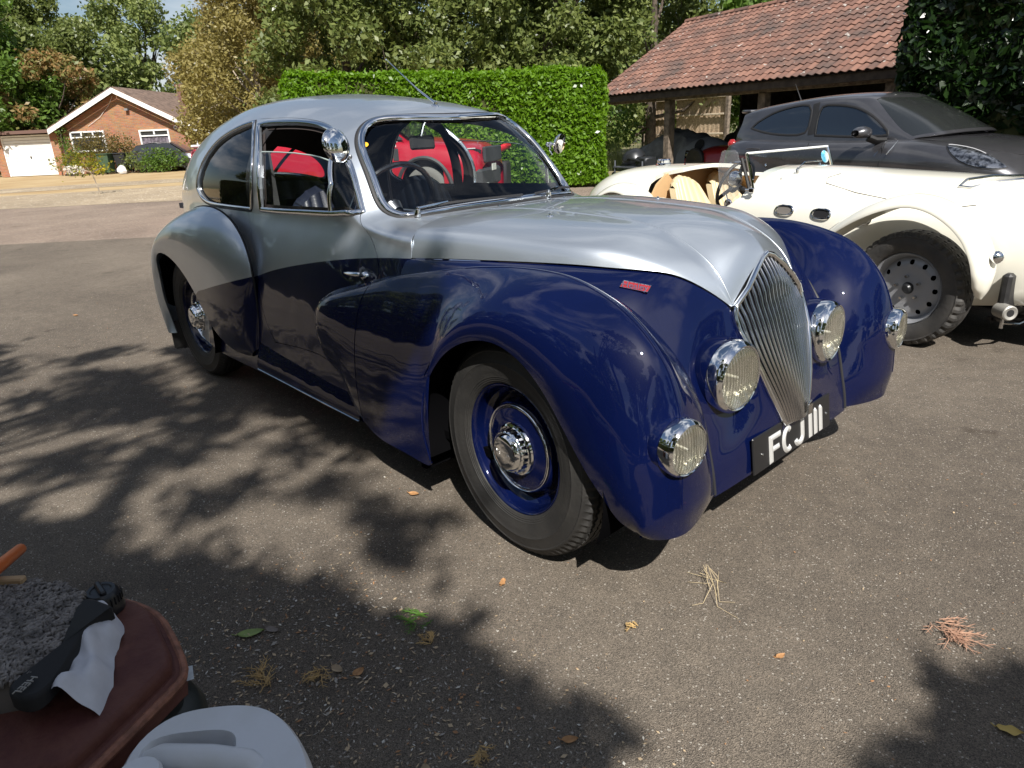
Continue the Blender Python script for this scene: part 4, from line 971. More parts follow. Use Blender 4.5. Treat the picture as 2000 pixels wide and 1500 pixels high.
m = MB(); T = frame(.552, .022, .395, (0, 1, -.05), (-.05, 0, 1)); m.bbox((0, 0, 0), (.030, .036, .006), .002, T); m.tube([tuple(T @ Vector((-.012, .018, .0))), tuple(T @ Vector((.006, .026, 0)))], .003, 6); m.out('grille_badge', M_CHRD, grille)
# surround filler between the nose panels
m = MB(); P = []
for q in (0, .5, 1.):
    for s in np.linspace(-1, 1, 9): P.append((.516+.006*q, s*(.075*(1-q)+.09*q), .37-.115*q))
m.grid(P, 3, 9); m.out('lower_nose_panel', M_BLUE, car)

# ---- headlamps and sidelamps
def lens_mat(nm, sc):
    m = bpy.data.materials.new(nm); m.use_nodes = True; n = m.node_tree; n.nodes.clear()
    co = n.nodes.new('ShaderNodeTexCoord'); wv = n.nodes.new('ShaderNodeTexWave'); wv.bands_direction = 'Y'; wv.inputs['Scale'].default_value = sc; wv.inputs['Distortion'].default_value = .4; wv.inputs['Detail'].default_value = 0
    bp = n.nodes.new('ShaderNodeBump'); bp.inputs['Strength'].default_value = .8; bp.inputs['Distance'].default_value = .003
    n.links.new(co.outputs['Object'], wv.inputs['Vector']); n.links.new(wv.outputs['Fac'], bp.inputs['Height'])
    bp.inputs['Distance'].default_value = .0004
    gl = n.nodes.new('ShaderNodeBsdfGlossy'); gl.inputs['Roughness'].default_value = .10; gl.inputs[0].default_value = (.95, .95, .93, 1); n.links.new(bp.outputs[0], gl.inputs['Normal'])
    tr = n.nodes.new('ShaderNodeBsdfTransparent'); tr.inputs[0].default_value = (.97, .97, .94, 1)
    df = n.nodes.new('ShaderNodeBsdfTranslucent'); df.inputs[0].default_value = (.85, .84, .78, 1); m2 = n.nodes.new('ShaderNodeMixShader'); m2.inputs[0].default_value = .07; pw = n.nodes.new('ShaderNodeMixRGB'); pw.inputs[1].default_value = (.40, .39, .33, 1); pw.inputs[2].default_value = (1, 1, .98, 1); n.links.new(wv.outputs['Fac'], pw.inputs[0]); n.links.new(pw.outputs[0], tr.inputs[0])  # dark and bright bands of the flutes are put into the tint
    n.links.new(tr.outputs[0], m2.inputs[1]); n.links.new(df.outputs[0], m2.inputs[2]); n.links.new(bp.outputs[0], df.inputs['Normal'])
    mx = n.nodes.new('ShaderNodeMixShader'); mx.inputs[0].default_value = .26; o = n.nodes.new('ShaderNodeOutputMaterial'); n.links.new(m2.outputs[0], mx.inputs[1]); n.links.new(gl.outputs[0], mx.inputs[2]); n.links.new(mx.outputs[0], o.inputs[0]); return m
M_LENS = lens_mat('lamp_lens', 26); M_LENS2 = lens_mat('side_lamp_lens', 33)
M_WHITEB = mat('frosted_bulb', (.7, .7, .66), .3)
M_REFL = mat('lamp_reflector', (.95, .94, .88), .14, metal=.9)
def lamp(name, c, ax, r, dep, lensm, pod, side=-1):
    ax = Vector(ax).normalized(); c = Vector(c); k = r/.088
    m = MB(); m.lathe([(r*1.02, -dep), (r*1.20, -dep), (r*1.225, -dep*.75), (r*1.225, -dep*.45), (r*1.19, -dep*.2), (r*1.13, -.006*k), (r*1.075, .0), (r*1.05, -.001), (r*1.045, -.006), (r*1.03, -.004), (r*1.0, -.002), (r*.985, -.010)], c, ax, 56)
    o = m.out(name, M_CHR, car, angle=40)
    l = MB(); Yv = Vector((0, 0, 1)).cross(ax).normalized(); Zv = ax.cross(Yv); P = []; nx_, nz_ = 97, 15; nfl = 15
    for i in range(nx_):
        u = math.sin(math.pi*(-.5+i/(nx_-1))); hz = math.sqrt(max(0, 1-u*u))
        for j in range(nz_):
            v = hz*(-1+2*j/(nz_-1)); h = .018*k*math.sqrt(max(0, 1-.88*(u*u+v*v)))-.007*k+.0011*k*math.cos(math.pi*2*nfl*u*.5+(.8 if v > .1 else 0)); P.append(tuple(c+ax*h+Yv*u*r+Zv*v*r))
    l.grid(P, nx_, nz_); l.out('lens', lensm, o, angle=80)
    f = MB(); f.lathe([(r*1.0, -.004), (r*.92, -r*.09), (r*.78, -r*.17), (r*.55, -r*.25), (r*.3, -r*.29), (0, -r*.30)], c, ax, 40); f.out('reflector', M_REFL, o, angle=80)
    f = MB(); f.lathe([(0, -r*.12), (r*.04, -r*.13), (r*.055, -r*.20), (r*.05, -r*.30)], c, ax, 16); f.out('bulb', M_WHITEB, o)
    b = MB(); b.lathe(pod, c, ax, 48); b.out('lamp_pod', M_BLUE, o, angle=60)
    s = MB(); s.bbox((0, 0, 0), (.02*k, .012*k, .007*k), .002, frame(*(c-ax*dep*.6+Vector((0, 0, -r*1.24))), (0, 1, 0), (1, 0, 0))); s.out('clamp_screw', M_CHRD, o)
    return o
r = .088
hl = lamp('headlamp', (.487, -.297, .567), (1, -.05, .0), r, .055, M_LENS, [(r*1.22, -.048), (r*1.24, -.062), (r*1.22, -.09), (r*1.05, -.14)])
h2 = mirror_obj(hl, parent=car); [mirror_obj(c, parent=h2) for c in hl.children]
r = .061
s1 = lamp('sidelamp', (.574, -.680, .508), (1, -.10, .0), r, .045, M_LENS2, [(r*1.22, -.040), (r*1.33, -.052), (r*1.36, -.07), (r*1.28, -.11), (r*.95, -.18), (r*.4, -.25), (0, -.28)])
s2 = mirror_obj(s1, parent=car); [mirror_obj(c, parent=s2) for c in s1.children]

# ---- number plate FCJ 111
T = frame(.517, 0, .313, (0, 1, 0), (-math.sin(math.radians(7.4)), 0, math.cos(math.radians(7.4))))
m = MB(); m.bbox((0, 0, 0), (.508, .116, .008), .003, T); plate = m.out('number_plate', mat('plate_black', (.013, .013, .014), .38), car, angle=30)
M_LET = mat('pressed_alloy', (.80, .80, .78), .34, metal=.55)
def bar(P, h0=.004, h1=.0095, ins=.0065):
    """pressed character with bevelled flanks"""
    P = [Vector((p[0], p[1], 0)) for p in P]; n = len(P); A = sum(P[i].x*P[(i+1) % n].y-P[(i+1) % n].x*P[i].y for i in range(n)); 
    if A < 0: P = P[::-1]
    Q = []
    for i in range(n):
        e1 = (P[i]-P[i-1]).normalized(); e2 = (P[(i+1) % n]-P[i]).normalized(); n1 = Vector((-e1.y, e1.x, 0)); n2 = Vector((-e2.y, e2.x, 0)); b = n1+n2; Q.append(P[i]+b*(ins/max(.3, 1+n1.dot(n2))))
    V = [(p.x, p.y, h0) for p in P]+[(q.x, q.y, h1) for q in Q]
    tri = geometry.tessellate_polygon([[Vector((q.x, q.y, 0)) for q in Q]])
    return [tuple(T @ Vector(v)) for v in V], [(i, (i+1) % n, n+(i+1) % n, n+i) for i in range(n)]+[tuple(q+n for q in t) for t in tri]
def arc(cx, cy, rx, ry, a0, a1, n): return [(cx+rx*math.cos(math.radians(a0+(a1-a0)*i/n)), cy+ry*math.sin(math.radians(a0+(a1-a0)*i/n))) for i in range(n+1)]
t0, t1_ = .036, -.0535
chars = {'F': [(-.163, t1_), (-.163, t0), (-.090, t0), (-.094, t0-.019), (-.142, t0-.019), (-.142, -.002), (-.101, -.002), (-.101, -.020), (-.142, -.020), (-.142, t1_)],
 'C': arc(-.046, -.0087, .036, .0448, 50, 310, 20)+arc(-.046, -.0087, .0165, .026, 310, 50, 20),
 'J': [(.042, t0), (.062, t0-.004)]+arc(.0285, -.022, .0335, .0335, 0, -165, 14)+arc(.0285, -.022, .0130, .0135, -165, 0, 10),
 '1': [(.097, t1_), (.097, t0-.003), (.106, t0+.003), (.116, t0-.006), (.116, t1_)],
 '1b': [(.134, t1_), (.134, t0-.003), (.143, t0+.003), (.153, t0-.006), (.153, t1_)], '1c': [(.171, t1_), (.171, t0-.003), (.180, t0+.003), (.190, t0-.006), (.190, t1_)]}
for k, P in chars.items():
    m = MB(); V, F = bar(P, ins=.0055 if k[0] == '1' else .0065); m.add(V, F); m.out('plate_character', M_LET, plate, smooth=False)
for y in (-.205, .223):
    m = MB(); m.lathe([(0, .008), (.004, .0065), (.0045, .004)], T @ Vector((y, -.006, 0)), T.to_3x3() @ Vector((0, 0, 1)), 10); m.out('plate_screw', M_CHRD, plate)

# ---- red enamel script badge on the nose
P, N = surf_pts(S_NOSE, np.array([[5.25, 1.54]]), -1); P2, _ = surf_pts(S_NOSE, np.array([[4.75, 1.54]]), -1)
X = (P[0]-P2[0]); X = Vector(X).normalized(); Z = Vector(N[0]); Y = Z.cross(X)
Tb = frame(*(Vector(P[0])+Z*.002), X, Y)
m = MB(); m.prism([(-.042, -.010), (.038, -.012), (.045, .011), (-.034, .013)], -.002, .002, Tb); badge = m.out('badge', mat('red_enamel', (.25, .012, .015), .25, coat=1.), car, smooth=False)
m = MB()
for a, b_ in (((-.042, -.010), (.038, -.012)), ((.038, -.012), (.045, .011)), ((.045, .011), (-.034, .013)), ((-.034, .013), (-.042, -.010))): m.tube([tuple(Tb @ Vector((*a, .002))), tuple(Tb @ Vector((*b_, .002)))], .0012, 6)
m.out('badge_edge', M_CHR, badge)
text_mesh('Healey', .027, .0015, M_CHR, 'badge_lettering', badge, Tb @ Matrix.Translation((0, -.001, .003)) @ Matrix.Shear('XY', 4, (.25, 0)) if False else Tb @ Matrix.Translation((0, -.001, .003)), 1.0)

# ---- mirrors
def mirror_part(base, disc, r, ax):
    ax = Vector(ax).normalized(); base = Vector(base); disc = Vector(disc)
    m = MB(); m.lathe([(0, .018), (r*.35, .0165), (r*.7, .010), (r*.95, .001), (r*1.02, -.006), (r*1.03, -.010), (r*.97, -.012), (0, -.010)], disc, ax, 32)
    o = m.out('door_mirror', M_CHR, car, angle=50)
    k = MB(); a = base+(disc-base)*.28
    k.lathe([(0, .012), (.010, .009), (.012, 0)], base, (disc-base), 14); k.tube([base, a], .006, 8); k.lathe([(0, .011), (.008, .008), (.011, 0), (.008, -.008), (0, -.011)], a, (0, 0, 1), 14)
    k.tube([a, a+Vector((.0, -.004, -.03)), a+Vector((.012, -.002, -.05))], [.006, .005, .004], 8)
    k.tube([a, disc-(disc-base).normalized()*r*.55], [.005, .0045], 8); k.out('mirror_bracket', M_CHR, o)
    return o
mirror_part((-1.045, -.565, 1.182), (-.955, -.66, 1.228), .060, (.93, .22, .18))
mirror_part((-1.075, .545, 1.178), (-1.075, .625, 1.18), .046, (-.45, -.10, .1))

# ---- aerial
m = MB(); b0 = Vector((-1.196, -.022, 1.364)); m.lathe([(0, .022), (.007, .018), (.009, .008), (.016, .003), (.020, -.002)], b0, (.25, 0, 1), 16); aer = m.out('aerial', M_CHR, car)
tip = Vector((-1.44, -.090, 1.57)); d_ = (tip-b0)
m = MB(); m.tube([b0+Vector((0, 0, .014)), b0+d_*.12+Vector((0, 0, .008)), b0+d_*.35, b0+d_*.36, tip], [.006, .0045, .0038, .0024, .0018], 7); m.lathe([(0, .004), (.0035, 0), (0, -.004)], tip, (0, 0, 1), 8); m.out('aerial_rod', M_CHR, aer)

# ---- wipers, parked along the foot of the screen
def wiper(v_p, side_sign, vv):
    P, N = surf_pts(S_CAB, np.array([[1.78, abs(v_p)]]), side_sign, .012); p = Vector(P[0])
    m = MB(); m.lathe([(0, .020), (.010, .017), (.012, .008), (.014, 0), (.014, -.01)], p, (.2, 0, 1), 14); m.lathe([(0, .028), (.006, .025), (.007, .018)], p, (.2, 0, 1), 10); w = m.out('wiper', M_CHR, car)
    A = []; 
    for k in range(6):
        uv = vv[0]+(vv[1]-vv[0])*k/5; sg = -1 if uv[1] > 0 else 1
        Q, N2 = surf_pts(S_CAB, np.array([[uv[0], abs(uv[1])]]), sg, .028-.008*abs(k-2.5)/2.5); A.append(tuple(Q[0]))
    m = MB(); m.tube([tuple(p+Vector((0, 0, .020))), tuple(Vector(A[2])+Vector((0, 0, .006)))], [.0045, .003], 6); m.out('wiper_arm', M_CHR, w)
    m = MB(); m.tube(A, [(.003, .006)]*6, 6); m.out('wiper_blade', M_BLK, w)
wiper(2.35, -1, (np.array([2.02, 2.2]), np.array([2.10, -.3]))); wiper(.9, 1, (np.array([2.05, -.6]), np.array([2.2, -2.75])))

# ---- cabin interior
def seat(cx, cy, w, h, d, name='seat', lean=-.16):
    o = None; m = MB(); P = []; n = 8; per = 6
    nx = n*per+1
    for j in range(15):
        t = j/14; 
        for i in range(nx):
            s = -1+2*i/(nx-1); ph = abs(math.sin(math.pi*n*(i/(nx-1))))**.6
            edge = math.sqrt(max(0, 1-abs(s)**6)); ww = w*(1-.22*max(0, t-.7)/.3*abs(s))
            z = .36+h*t-(.10*(s*s)*max(0, t-.45)/.55)
            P.append((cx+lean*t+d*.5*edge*(.5+.5*math.sin(math.pi*min(1, t*1.05)))+.012*ph, cy+s*ww/2, z))
    m.grid(P, 15, nx); P2 = [(p[0]-.09, p[1], p[2]) for p in P]; m.grid(P2, 15, nx)
    top = [P[14*nx+i] for i in range(nx)]; tb = [P2[14*nx+i] for i in range(nx)]; 
    V = []
    for a, b_ in zip(top, tb): V += [a, ((a[0]+b_[0])/2, a[1], a[2]+.025), b_]
    m.grid(V, nx, 3)
    for e in (0, nx-1):
        V = []
        for j in range(15): V += [P[j*nx+e], P2[j*nx+e]]
        m.grid(V, 15, 2)
    o = m.out(name, M_LEATH, car, angle=60)
    c = MB(); c.bbox((cx+.28, cy, .40), (.52, w, .14), .05); c.out('seat_cushion', M_LEATH, o, angle=60)
    return o
seat(-1.62, -.27, .50, .66, .10); seat(-1.62, .27, .50, .66, .10); 
seat(-2.62, 0, 1.05, .66, .10, 'rear_seat')
m = MB(); m.box((-1.7, 0, .31), (2.4, 1.25, .02)); m.box((-2.95, 0, .90), (.6, 1.0, .03)); m.box((-2.72, 0, .6), (.04, 1.1, .6)); m.out('cabin_floor', mat('cabin_carpet', (.012, .013, .02), .95), car)
m = MB(); m.bbox((-.97, 0, .865), (.12, 1.06, .16), .05); m.box((-.88, 0, .93), (.16, 1.0, .02)); dash = m.out('dashboard', mat('walnut', (.10, .045, .02), .3, coat=.6), car)
for y in (-.4, -.28, -.05): 
    m = MB(); m.lathe([(.0, .004), (.042, .004), (.045, .0)], (-1.03, y, .875), (-1, 0, .2), 20); m.out('dial', M_CHR, dash)
sc = Vector((-1.20, -.29, .955)); sa = Vector((-.90, 0, .44)).normalized(); X = Vector((0, 1, 0)); Y = sa.cross(X)
m = MB(); m.tube([sc+X*.205*math.cos(a)+Y*.205*math.sin(a) for a in np.linspace(0, 2*math.pi, 41)], .012, 8); sw = m.out('steering_wheel', mat('black_bakelite', (.012, .012, .014), .15, coat=1.), car)
m = MB(); 
for a in (.2, 2.3, 4.4): m.tube([sc, sc+X*.2*math.cos(a)+Y*.2*math.sin(a)], .006, 6)
m.lathe([(0, .03), (.035, .022), (.045, 0), (.03, -.04)], sc, sa, 20); m.tube([sc, sc-sa*.4], .02, 8); m.out('wheel_spokes', mat('steel_spokes', (.4, .4, .42), .3, metal=1), sw)
m = MB(); T2 = frame(-1.16, -.135, 1.218, (.15, 1, 0), (-.12, 0, 1)); m.bbox((0, 0, 0), (.12, .058, .018), .008, T2); rv = m.out('interior_mirror', M_BLK, car, angle=30)
m = MB(); m.tube([(-1.165, -.135, 1.245), (-1.15, -.13, 1.285), (-1.135, -.12, 1.315)], .007, 8); m.bbox((-1.135, -.12, 1.308), (.03, .05, .02), .006); m.out('mirror_stem', M_CHRD, rv)
for s in (-1, 1):
    m = MB(); m.bbox((-1.68, s*.585, .62), (.06, .03, .06), .01); m.out('seat_belt_anchor', M_BLK, car)
m = MB(); m.tube([(-1.86, -.52, 1.20), (-1.82, -.53, .95), (-1.76, -.50, .5)], [(.020, .002)]*3, 6); m.out('seat_belt', mat('belt', (.03, .03, .032), .8), car)
m = MB(); m.bbox((-1.45, .18, .66), (.30, .22, .10), .02); m.out('folded_papers', mat('blue_grey_card', (.12, .16, .28), .6), car)

# ================================================================= bungalow and garage, far left (face towards the camera)
def basis(O, X, Y):
    X = Vector((X[0], X[1], 0)).normalized(); Y = Vector((Y[0], Y[1], 0)).normalized(); return Matrix(((X.x, Y.x, 0, O[0]), (X.y, Y.y, 0, O[1]), (0, 0, 1, 0), (0, 0, 0, 1)))
def place(t, M): t.matrix_world = M; return t
def brickmat(name, c1, c2, mortar, sc=1.):
    m = bpy.data.materials.new(name); m.use_nodes = True; n = m.node_tree; b = n.nodes['Principled BSDF']; b.inputs['Roughness'].default_value = .9
    co = n.nodes.new('ShaderNodeTexCoord'); sp = n.nodes.new('ShaderNodeSeparateXYZ'); cb = n.nodes.new('ShaderNodeCombineXYZ'); ad = n.nodes.new('ShaderNodeMath'); ad.operation = 'ADD'
    n.links.new(co.outputs['Object'], sp.inputs[0]); n.links.new(sp.outputs[0], ad.inputs[0]); n.links.new(sp.outputs[1], ad.inputs[1]); n.links.new(ad.outputs[0], cb.inputs[0]); n.links.new(sp.outputs[2], cb.inputs[1])
    br = n.nodes.new('ShaderNodeTexBrick'); br.inputs['Scale'].default_value = 1.; br.inputs['Brick Width'].default_value = .225*sc; br.inputs['Row Height'].default_value = .075*sc; br.inputs['Mortar Size'].default_value = .010*sc; br.inputs['Bias'].default_value = -.1
    br.inputs['Color1'].default_value = (*c1, 1); br.inputs['Color2'].default_value = (*c2, 1); br.inputs['Mortar'].default_value = (*mortar, 1); n.links.new(cb.outputs[0], br.inputs['Vector'])
    ns = n.nodes.new('ShaderNodeTexNoise'); ns.inputs['Scale'].default_value = 3; n.links.new(co.outputs['Object'], ns.inputs['Vector']); mxx = n.nodes.new('ShaderNodeMixRGB'); mxx.blend_type = 'MULTIPLY'; mxx.inputs[0].default_value = .5
    n.links.new(br.outputs[0], mxx.inputs[1]); n.links.new(ns.outputs['Color'], mxx.inputs[2]); hs = n.nodes.new('ShaderNodeBrightContrast'); hs.inputs['Bright'].default_value = .02; n.links.new(mxx.outputs[0], hs.inputs[0]); n.links.new(hs.outputs[0], b.inputs['Base Color'])
    bp = n.nodes.new('ShaderNodeBump'); bp.inputs['Distance'].default_value = .01; bp.invert = True; n.links.new(br.outputs['Fac'], bp.inputs['Height']); n.links.new(bp.outputs[0], b.inputs['Normal']); return m
M_BRICK = brickmat('orange_brick', (.50, .20, .075), (.36, .13, .05), (.34, .26, .19)); M_BRICK2 = brickmat('chimney_brick', (.22, .085, .05), (.16, .06, .04), (.2, .15, .12))
M_WHITE = mat('white_paint', (.80, .80, .78), .45); M_DGL = mat('dark_window_glass', (.025, .028, .032), .06, spec=.8); M_CURT = mat('net_curtain', (.13, .11, .13), .9, var=.5, vscale=6)
M_ROOFT = mat('brown_concrete_tile', (.16, .11, .085), .9, var=.3, vscale=4)
HB = basis((-43.777, 6.435), (.683, .730), (-.741, .672))
def hpart(mb, name, m, par, **k): return mb.out(name, m, par, smooth=k.get('smooth', False), angle=k.get('angle', 30))
house = place(thing('bungalow', 'low brick bungalow with white bargeboards, far behind the saloon at the left', 'bungalow'), HB)
m = MB(); GP = [(1.15, 0), (7.85, 0), (7.85, 2.15), (4.45, 3.98), (1.15, 2.33)]
TXZ = Matrix(((1, 0, 0, 0), (0, 0, -1, 0), (0, 1, 0, 0), (0, 0, 0, 1)))
m.prism(GP, -.0, -7.5, TXZ); hpart(m, 'wall', M_BRICK, house)
def roof_slope(a, b, name):
    m = MB(); d = Vector((b[0]-a[0], 0, b[1]-a[1])); nrm = Vector((-d.z, 0, d.x)).normalized()
    if nrm.z < 0: nrm = -nrm
    V = []
    for p in (a, b):
        for y in (-.42, 7.9):
            for q in (.02, .12): V.append((p[0]+nrm.x*q, y, p[1]+nrm.z*q))
    m.add(V, [(0, 1, 3, 2), (4, 6, 7, 5), (0, 4, 5, 1), (2, 3, 7, 6), (0, 2, 6, 4), (1, 5, 7, 3)]); o = hpart(m, 'roof', M_ROOFT, house)
    m = MB(); V = []
    for p in (a, b):
        for y in (-.50, -.46):
            for q in (-.19, .05): V.append((p[0]+nrm.x*.0, y, p[1]+q))
    m.add(V, [(0, 1, 3, 2), (4, 6, 7, 5), (0, 4, 5, 1), (2, 3, 7, 6), (0, 2, 6, 4), (1, 5, 7, 3)]); hpart(m, 'bargeboard', M_WHITE, o)
roof_slope((.70, 2.22), (4.45, 4.06), 'roof'); roof_slope((4.45, 4.06), (8.25, 2.06), 'roof')
m = MB(); m.box((8.2, -.48, 2.02), (.34, .06, .16)); hpart(m, 'eave_box', M_WHITE, house)
m = MB(); V = [(8.2, -.5, 2.02), (8.75, -.5, 1.74), (8.2, -.5, 1.90), (8.75, -.5, 1.62), (8.2, 6, 2.02), (8.75, 6, 1.74)]; m.add(V, [(0, 1, 3, 2), (0, 4, 5, 1)]); hpart(m, 'porch_board', M_WHITE, house)
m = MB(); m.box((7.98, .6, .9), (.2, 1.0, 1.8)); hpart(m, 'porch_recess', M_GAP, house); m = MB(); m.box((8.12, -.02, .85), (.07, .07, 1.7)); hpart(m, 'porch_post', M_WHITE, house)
m = MB(); m.box((7.30, 1.2, 3.2), (.36, .5, 2.0)); m.box((7.30, 1.2, 4.16), (.44, .58, .14)); c = hpart(m, 'chimney', M_BRICK2, house)
m = MB(); m.lathe([(.09, 0), (.08, .06), (.07, .06), (.07, 0)], (7.3, 1.2, 4.23), (0, 0, 1), 14); hpart(m, 'chimney_pot', M_BRICK2, c)
def window(x0, x1, z0, z1, split, curtain):
    w = MB(); t = .07
    w.box(((x0+x1)/2, -.03, z0+t/2), (x1-x0, .10, t)); w.box(((x0+x1)/2, -.03, z1-t/2), (x1-x0, .10, t)); w.box((x0+t/2, -.03, (z0+z1)/2), (t, .098, z1-z0-2*t)); w.box((x1-t/2, -.03, (z0+z1)/2), (t, .098, z1-z0-2*t))
    zt = z1-.30; w.box(((x0+x1)/2, -.03, zt), (x1-x0-2*t, .09, .06)); 
    for k in range(1, split): w.box((x0+(x1-x0)*k/split, -.03, (zt+z1)/2), (.07, .085, z1-zt-t-.04))
    o = hpart(w, 'window', M_WHITE, house)
    g = MB(); g.box(((x0+x1)/2, .005, (z0+z1)/2), (x1-x0-.05, .02, z1-z0-.05)); hpart(g, 'pane', M_DGL, o)
    if curtain:
        g = MB(); P = [(x0+.08+(x1-x0-.16)*i/24, -.012-.004*math.sin(i*1.9), z) for i in range(25) for z in (z0+.08, zt-.04)]; g.grid(P, 25, 2); hpart(g, 'curtain', M_CURT, o)
    g = MB(); g.box(((x0+x1)/2, -.09, z0-.03), (x1-x0+.12, .12, .05)); hpart(g, 'sill', M_WHITE, o)
window(5.18, 6.74, 1.15, 2.05, 2, True); window(1.55, 3.35, 1.12, 2.12, 3, False)
m = MB(); m.lathe([(.05, .03), (.075, .05), (.10, .03), (.10, 0)], (7.12, 0, 2.10), (0, -1, 0), 18); hpart(m, 'wall_vent', M_WHITE, house)
m = MB(); m.box((4.82, -.12, 3.07), (.17, .18, .10)); hpart(m, 'wall_lamp', mat('grey_metal', (.2, .2, .21), .5), house)
m = MB(); m.tube([(4.2, -.03, 3.75), (3.9, -.05, 3.3), (3.3, -.05, 2.75), (2.6, -.04, 2.35)], .008, 4); hpart(m, 'cable', M_WHITE, house)

garage = place(thing('garage', 'flat-roofed brick garage with a white ribbed up-and-over door, left of the bungalow', 'garage'), HB)
m = MB(); m.box((.63, .5, 1.05), (.42, 1.0, 2.1)); m.box((-2.42, .5, 1.05), (.42, 1.0, 2.1)); m.box((-.9, 3.5, 1.05), (3.4, 5., 2.1)); hpart(m, 'wall', M_BRICK, garage)
m = MB(); m.box((-.9, 2.8, 2.20), (4.1, 6.4, .16)); hpart(m, 'roof', mat('felt_edge', (.13, .075, .06), .8), garage)
m = MB(); m.box((-.87, .10, 2.02), (2.62, .1, .08)); m.box((-2.18, .10, 1.0), (.07, .1, 1.97)); m.box((.41, .10, 1.0), (.07, .1, 1.97)); hpart(m, 'door_frame', M_WHITE, garage)
m = MB()
for k in range(13): m.bbox((-.885, .14+.0, .085+.15*k), (2.52, .05, .140), .015)
d = hpart(m, 'garage_door', mat('chalky_white_door', (.74, .73, .70), .6, col2=(.80, .79, .76), vscale=2), garage); m = MB(); m.box((-.87, .09, .95), (.05, .04, .12)); hpart(m, 'handle', M_GAP, d)
m = MB(); m.box((.95, .9, .95), (.10, .9, 1.9)); m.tube([(.92, -.1, 2.05), (1.05, -.1, 1.7), (1.10, -.1, .1)], .04, 6); o = place(hpart(m, 'side_gate', mat('rust_brown_gate', (.20, .10, .06), .8, var=.3, vscale=5), None), HB); tag(o, 'rust-brown narrow side gate between garage and bungalow', 'gate')

def bush(name, label, M, blobs, lm, per, leaf, seed, cat='bush', group=None, stems=True):
    t = thing(name, label, cat, tuple(M @ Vector((blobs[0][0], blobs[0][1], 0))), group=group); rs = np.random.RandomState(seed)
    B = []
    for (x, y, z, r) in blobs:
        p = M @ Vector((x, y, z))-t.location; B.append((p.x, p.y, p.z, r))
    C, N = crown_pts(B, per, rs); C = C[C[:, 2] > .02]; N = N[:len(C)]
    o = bpy.data.objects.new('foliage', leaf_mesh('foliage', C, N, leaf, lm, .4, .55, rs)); COL.objects.link(o); o.parent = t
    m = MB()
    for b in B[:8]: m.tube([(b[0]*.2, b[1]*.2, 0), (b[0]*.7, b[1]*.7, b[2]*.6), (b[0], b[1], b[2]+b[3]*.4)], [.03, .02, .008], 5)
    m.out('stems', M_BARK, t); return t
G6 = leafmat('olive_leaves', [(.06, .06, .012), (.10, .09, .02), (.14, .13, .03), (.20, .15, .05)])
G7 = leafmat('yellow_green_leaves', [(.30, .26, .02), (.42, .34, .03), (.10, .15, .02), (.16, .20, .03), (.06, .10, .02)])
bush('dome_bush', 'clipped olive-brown dome bush in front of the bungalow wall', HB, [(3.0, -1.0, 1.55, .62), (3.8, -1.0, 1.45, .75), (4.6, -1.0, 1.45, .65), (2.5, -1.0, 1.3, .5), (3.4, -1.0, 1.0, .7), (4.4, -1.0, .9, .7), (5.0, -1.0, 1.1, .4)], G6, 1300, .05, 71)
bush('climber', 'green climber on the corner of the bungalow beside the garage', HB, [(1.25, -.3, 2.2, .32), (1.35, -.3, 1.6, .4), (1.7, -.4, 1.2, .45), (1.5, -.4, .7, .45), (1.2, -.3, 2.6, .2)], G4, 1100, .05, 72)
bush('flowering_shrub', 'yellow-flecked shrub below the left bungalow window', HB, [(1.6, -1.6, .6, .5), (2.3, -1.7, .75, .6), (3.0, -1.7, .7, .55), (3.5, -1.6, .5, .45), (2.6, -2, .35, .5)], G7, 700, .06, 73)
bush('laurel_shrub', 'green shrub beside the bins, left of the parked dark car', HB, [(5.2, -1.6, .6, .45), (5.0, -2.0, .25, .3), (5.7, -1.8, .7, .5), (5.9, -2.2, .3, .25)], G1, 900, .07, 74)
bush('laurel_shrub', 'large glossy green shrub in front of the parked dark car', HB, [(6.7, -2.0, .7, .6), (7.2, -2.0, .7, .6), (6.5, -2.4, .35, .5), (7.2, -2.4, .35, .55), (7.8, -2.0, .6, .5)], G4, 900, .07, 75)
bush('flower_clump', 'clump of white flowers on the dry lawn', HB, [(2.6, -2.6, .32, .28), (2.95, -2.6, .30, .22), (3.2, -2.6, .22, .15)], leafmat('white_petals', [(.75, .72, .68), (.6, .6, .5), (.8, .78, .76)]), 1600, .05, 76, 'flowers')
bush('flower_clump', 'bright yellow flowers beside the green bin', HB, [(3.85, -2.4, .22, .22), (4.1, -2.4, .3, .22)], leafmat('yellow_petals', [(.70, .55, .02), (.8, .62, .03), (.3, .3, .03)]), 1600, .05, 77, 'flowers')
bush('hillside_shrub', 'pale straggly shrub growing left behind the garage', HB, [(-1.2, 5, 2.6, 1.0), (-2.6, 6, 2.4, 1.1), (.4, 6, 2.5, 1.), (-3.8, 7, 2.6, 1.3)], G6, 330, .10, 78)
bush('hillside_shrub', 'bright green shrub rising over the bungalow roof at its left slope', HB, [(.9, 6, 2.7, .9), (2.0, 7.5, 3.2, 1.0), (-.2, 8, 3.4, 1.1)], G4, 330, .11, 79)
sap = thing('sapling', 'thin young tree with sparse yellow leaves on the gravel', 'sapling', (-22.35, 3.55, 0))
m = MB(); m.tube([(0, 0, 0), (-.06, -.04, .35), (-.10, -.08, .62)], [.022, .018, .014], 6); rs = np.random.RandomState(3); tips = []
for k in range(9):
    a = k*2.4; e = Vector((-.1+.55*math.cos(a)*rs.uniform(.5, 1), -.08+.55*math.sin(a)*rs.uniform(.5, 1), rs.uniform(.6, 1.05))); m.tube([(-.10, -.08, .58), (e.x*.55-.05, e.y*.55, .68), e], [.010, .007, .003], 5); tips.append(e)
m.out('trunk', M_BARKP, sap)
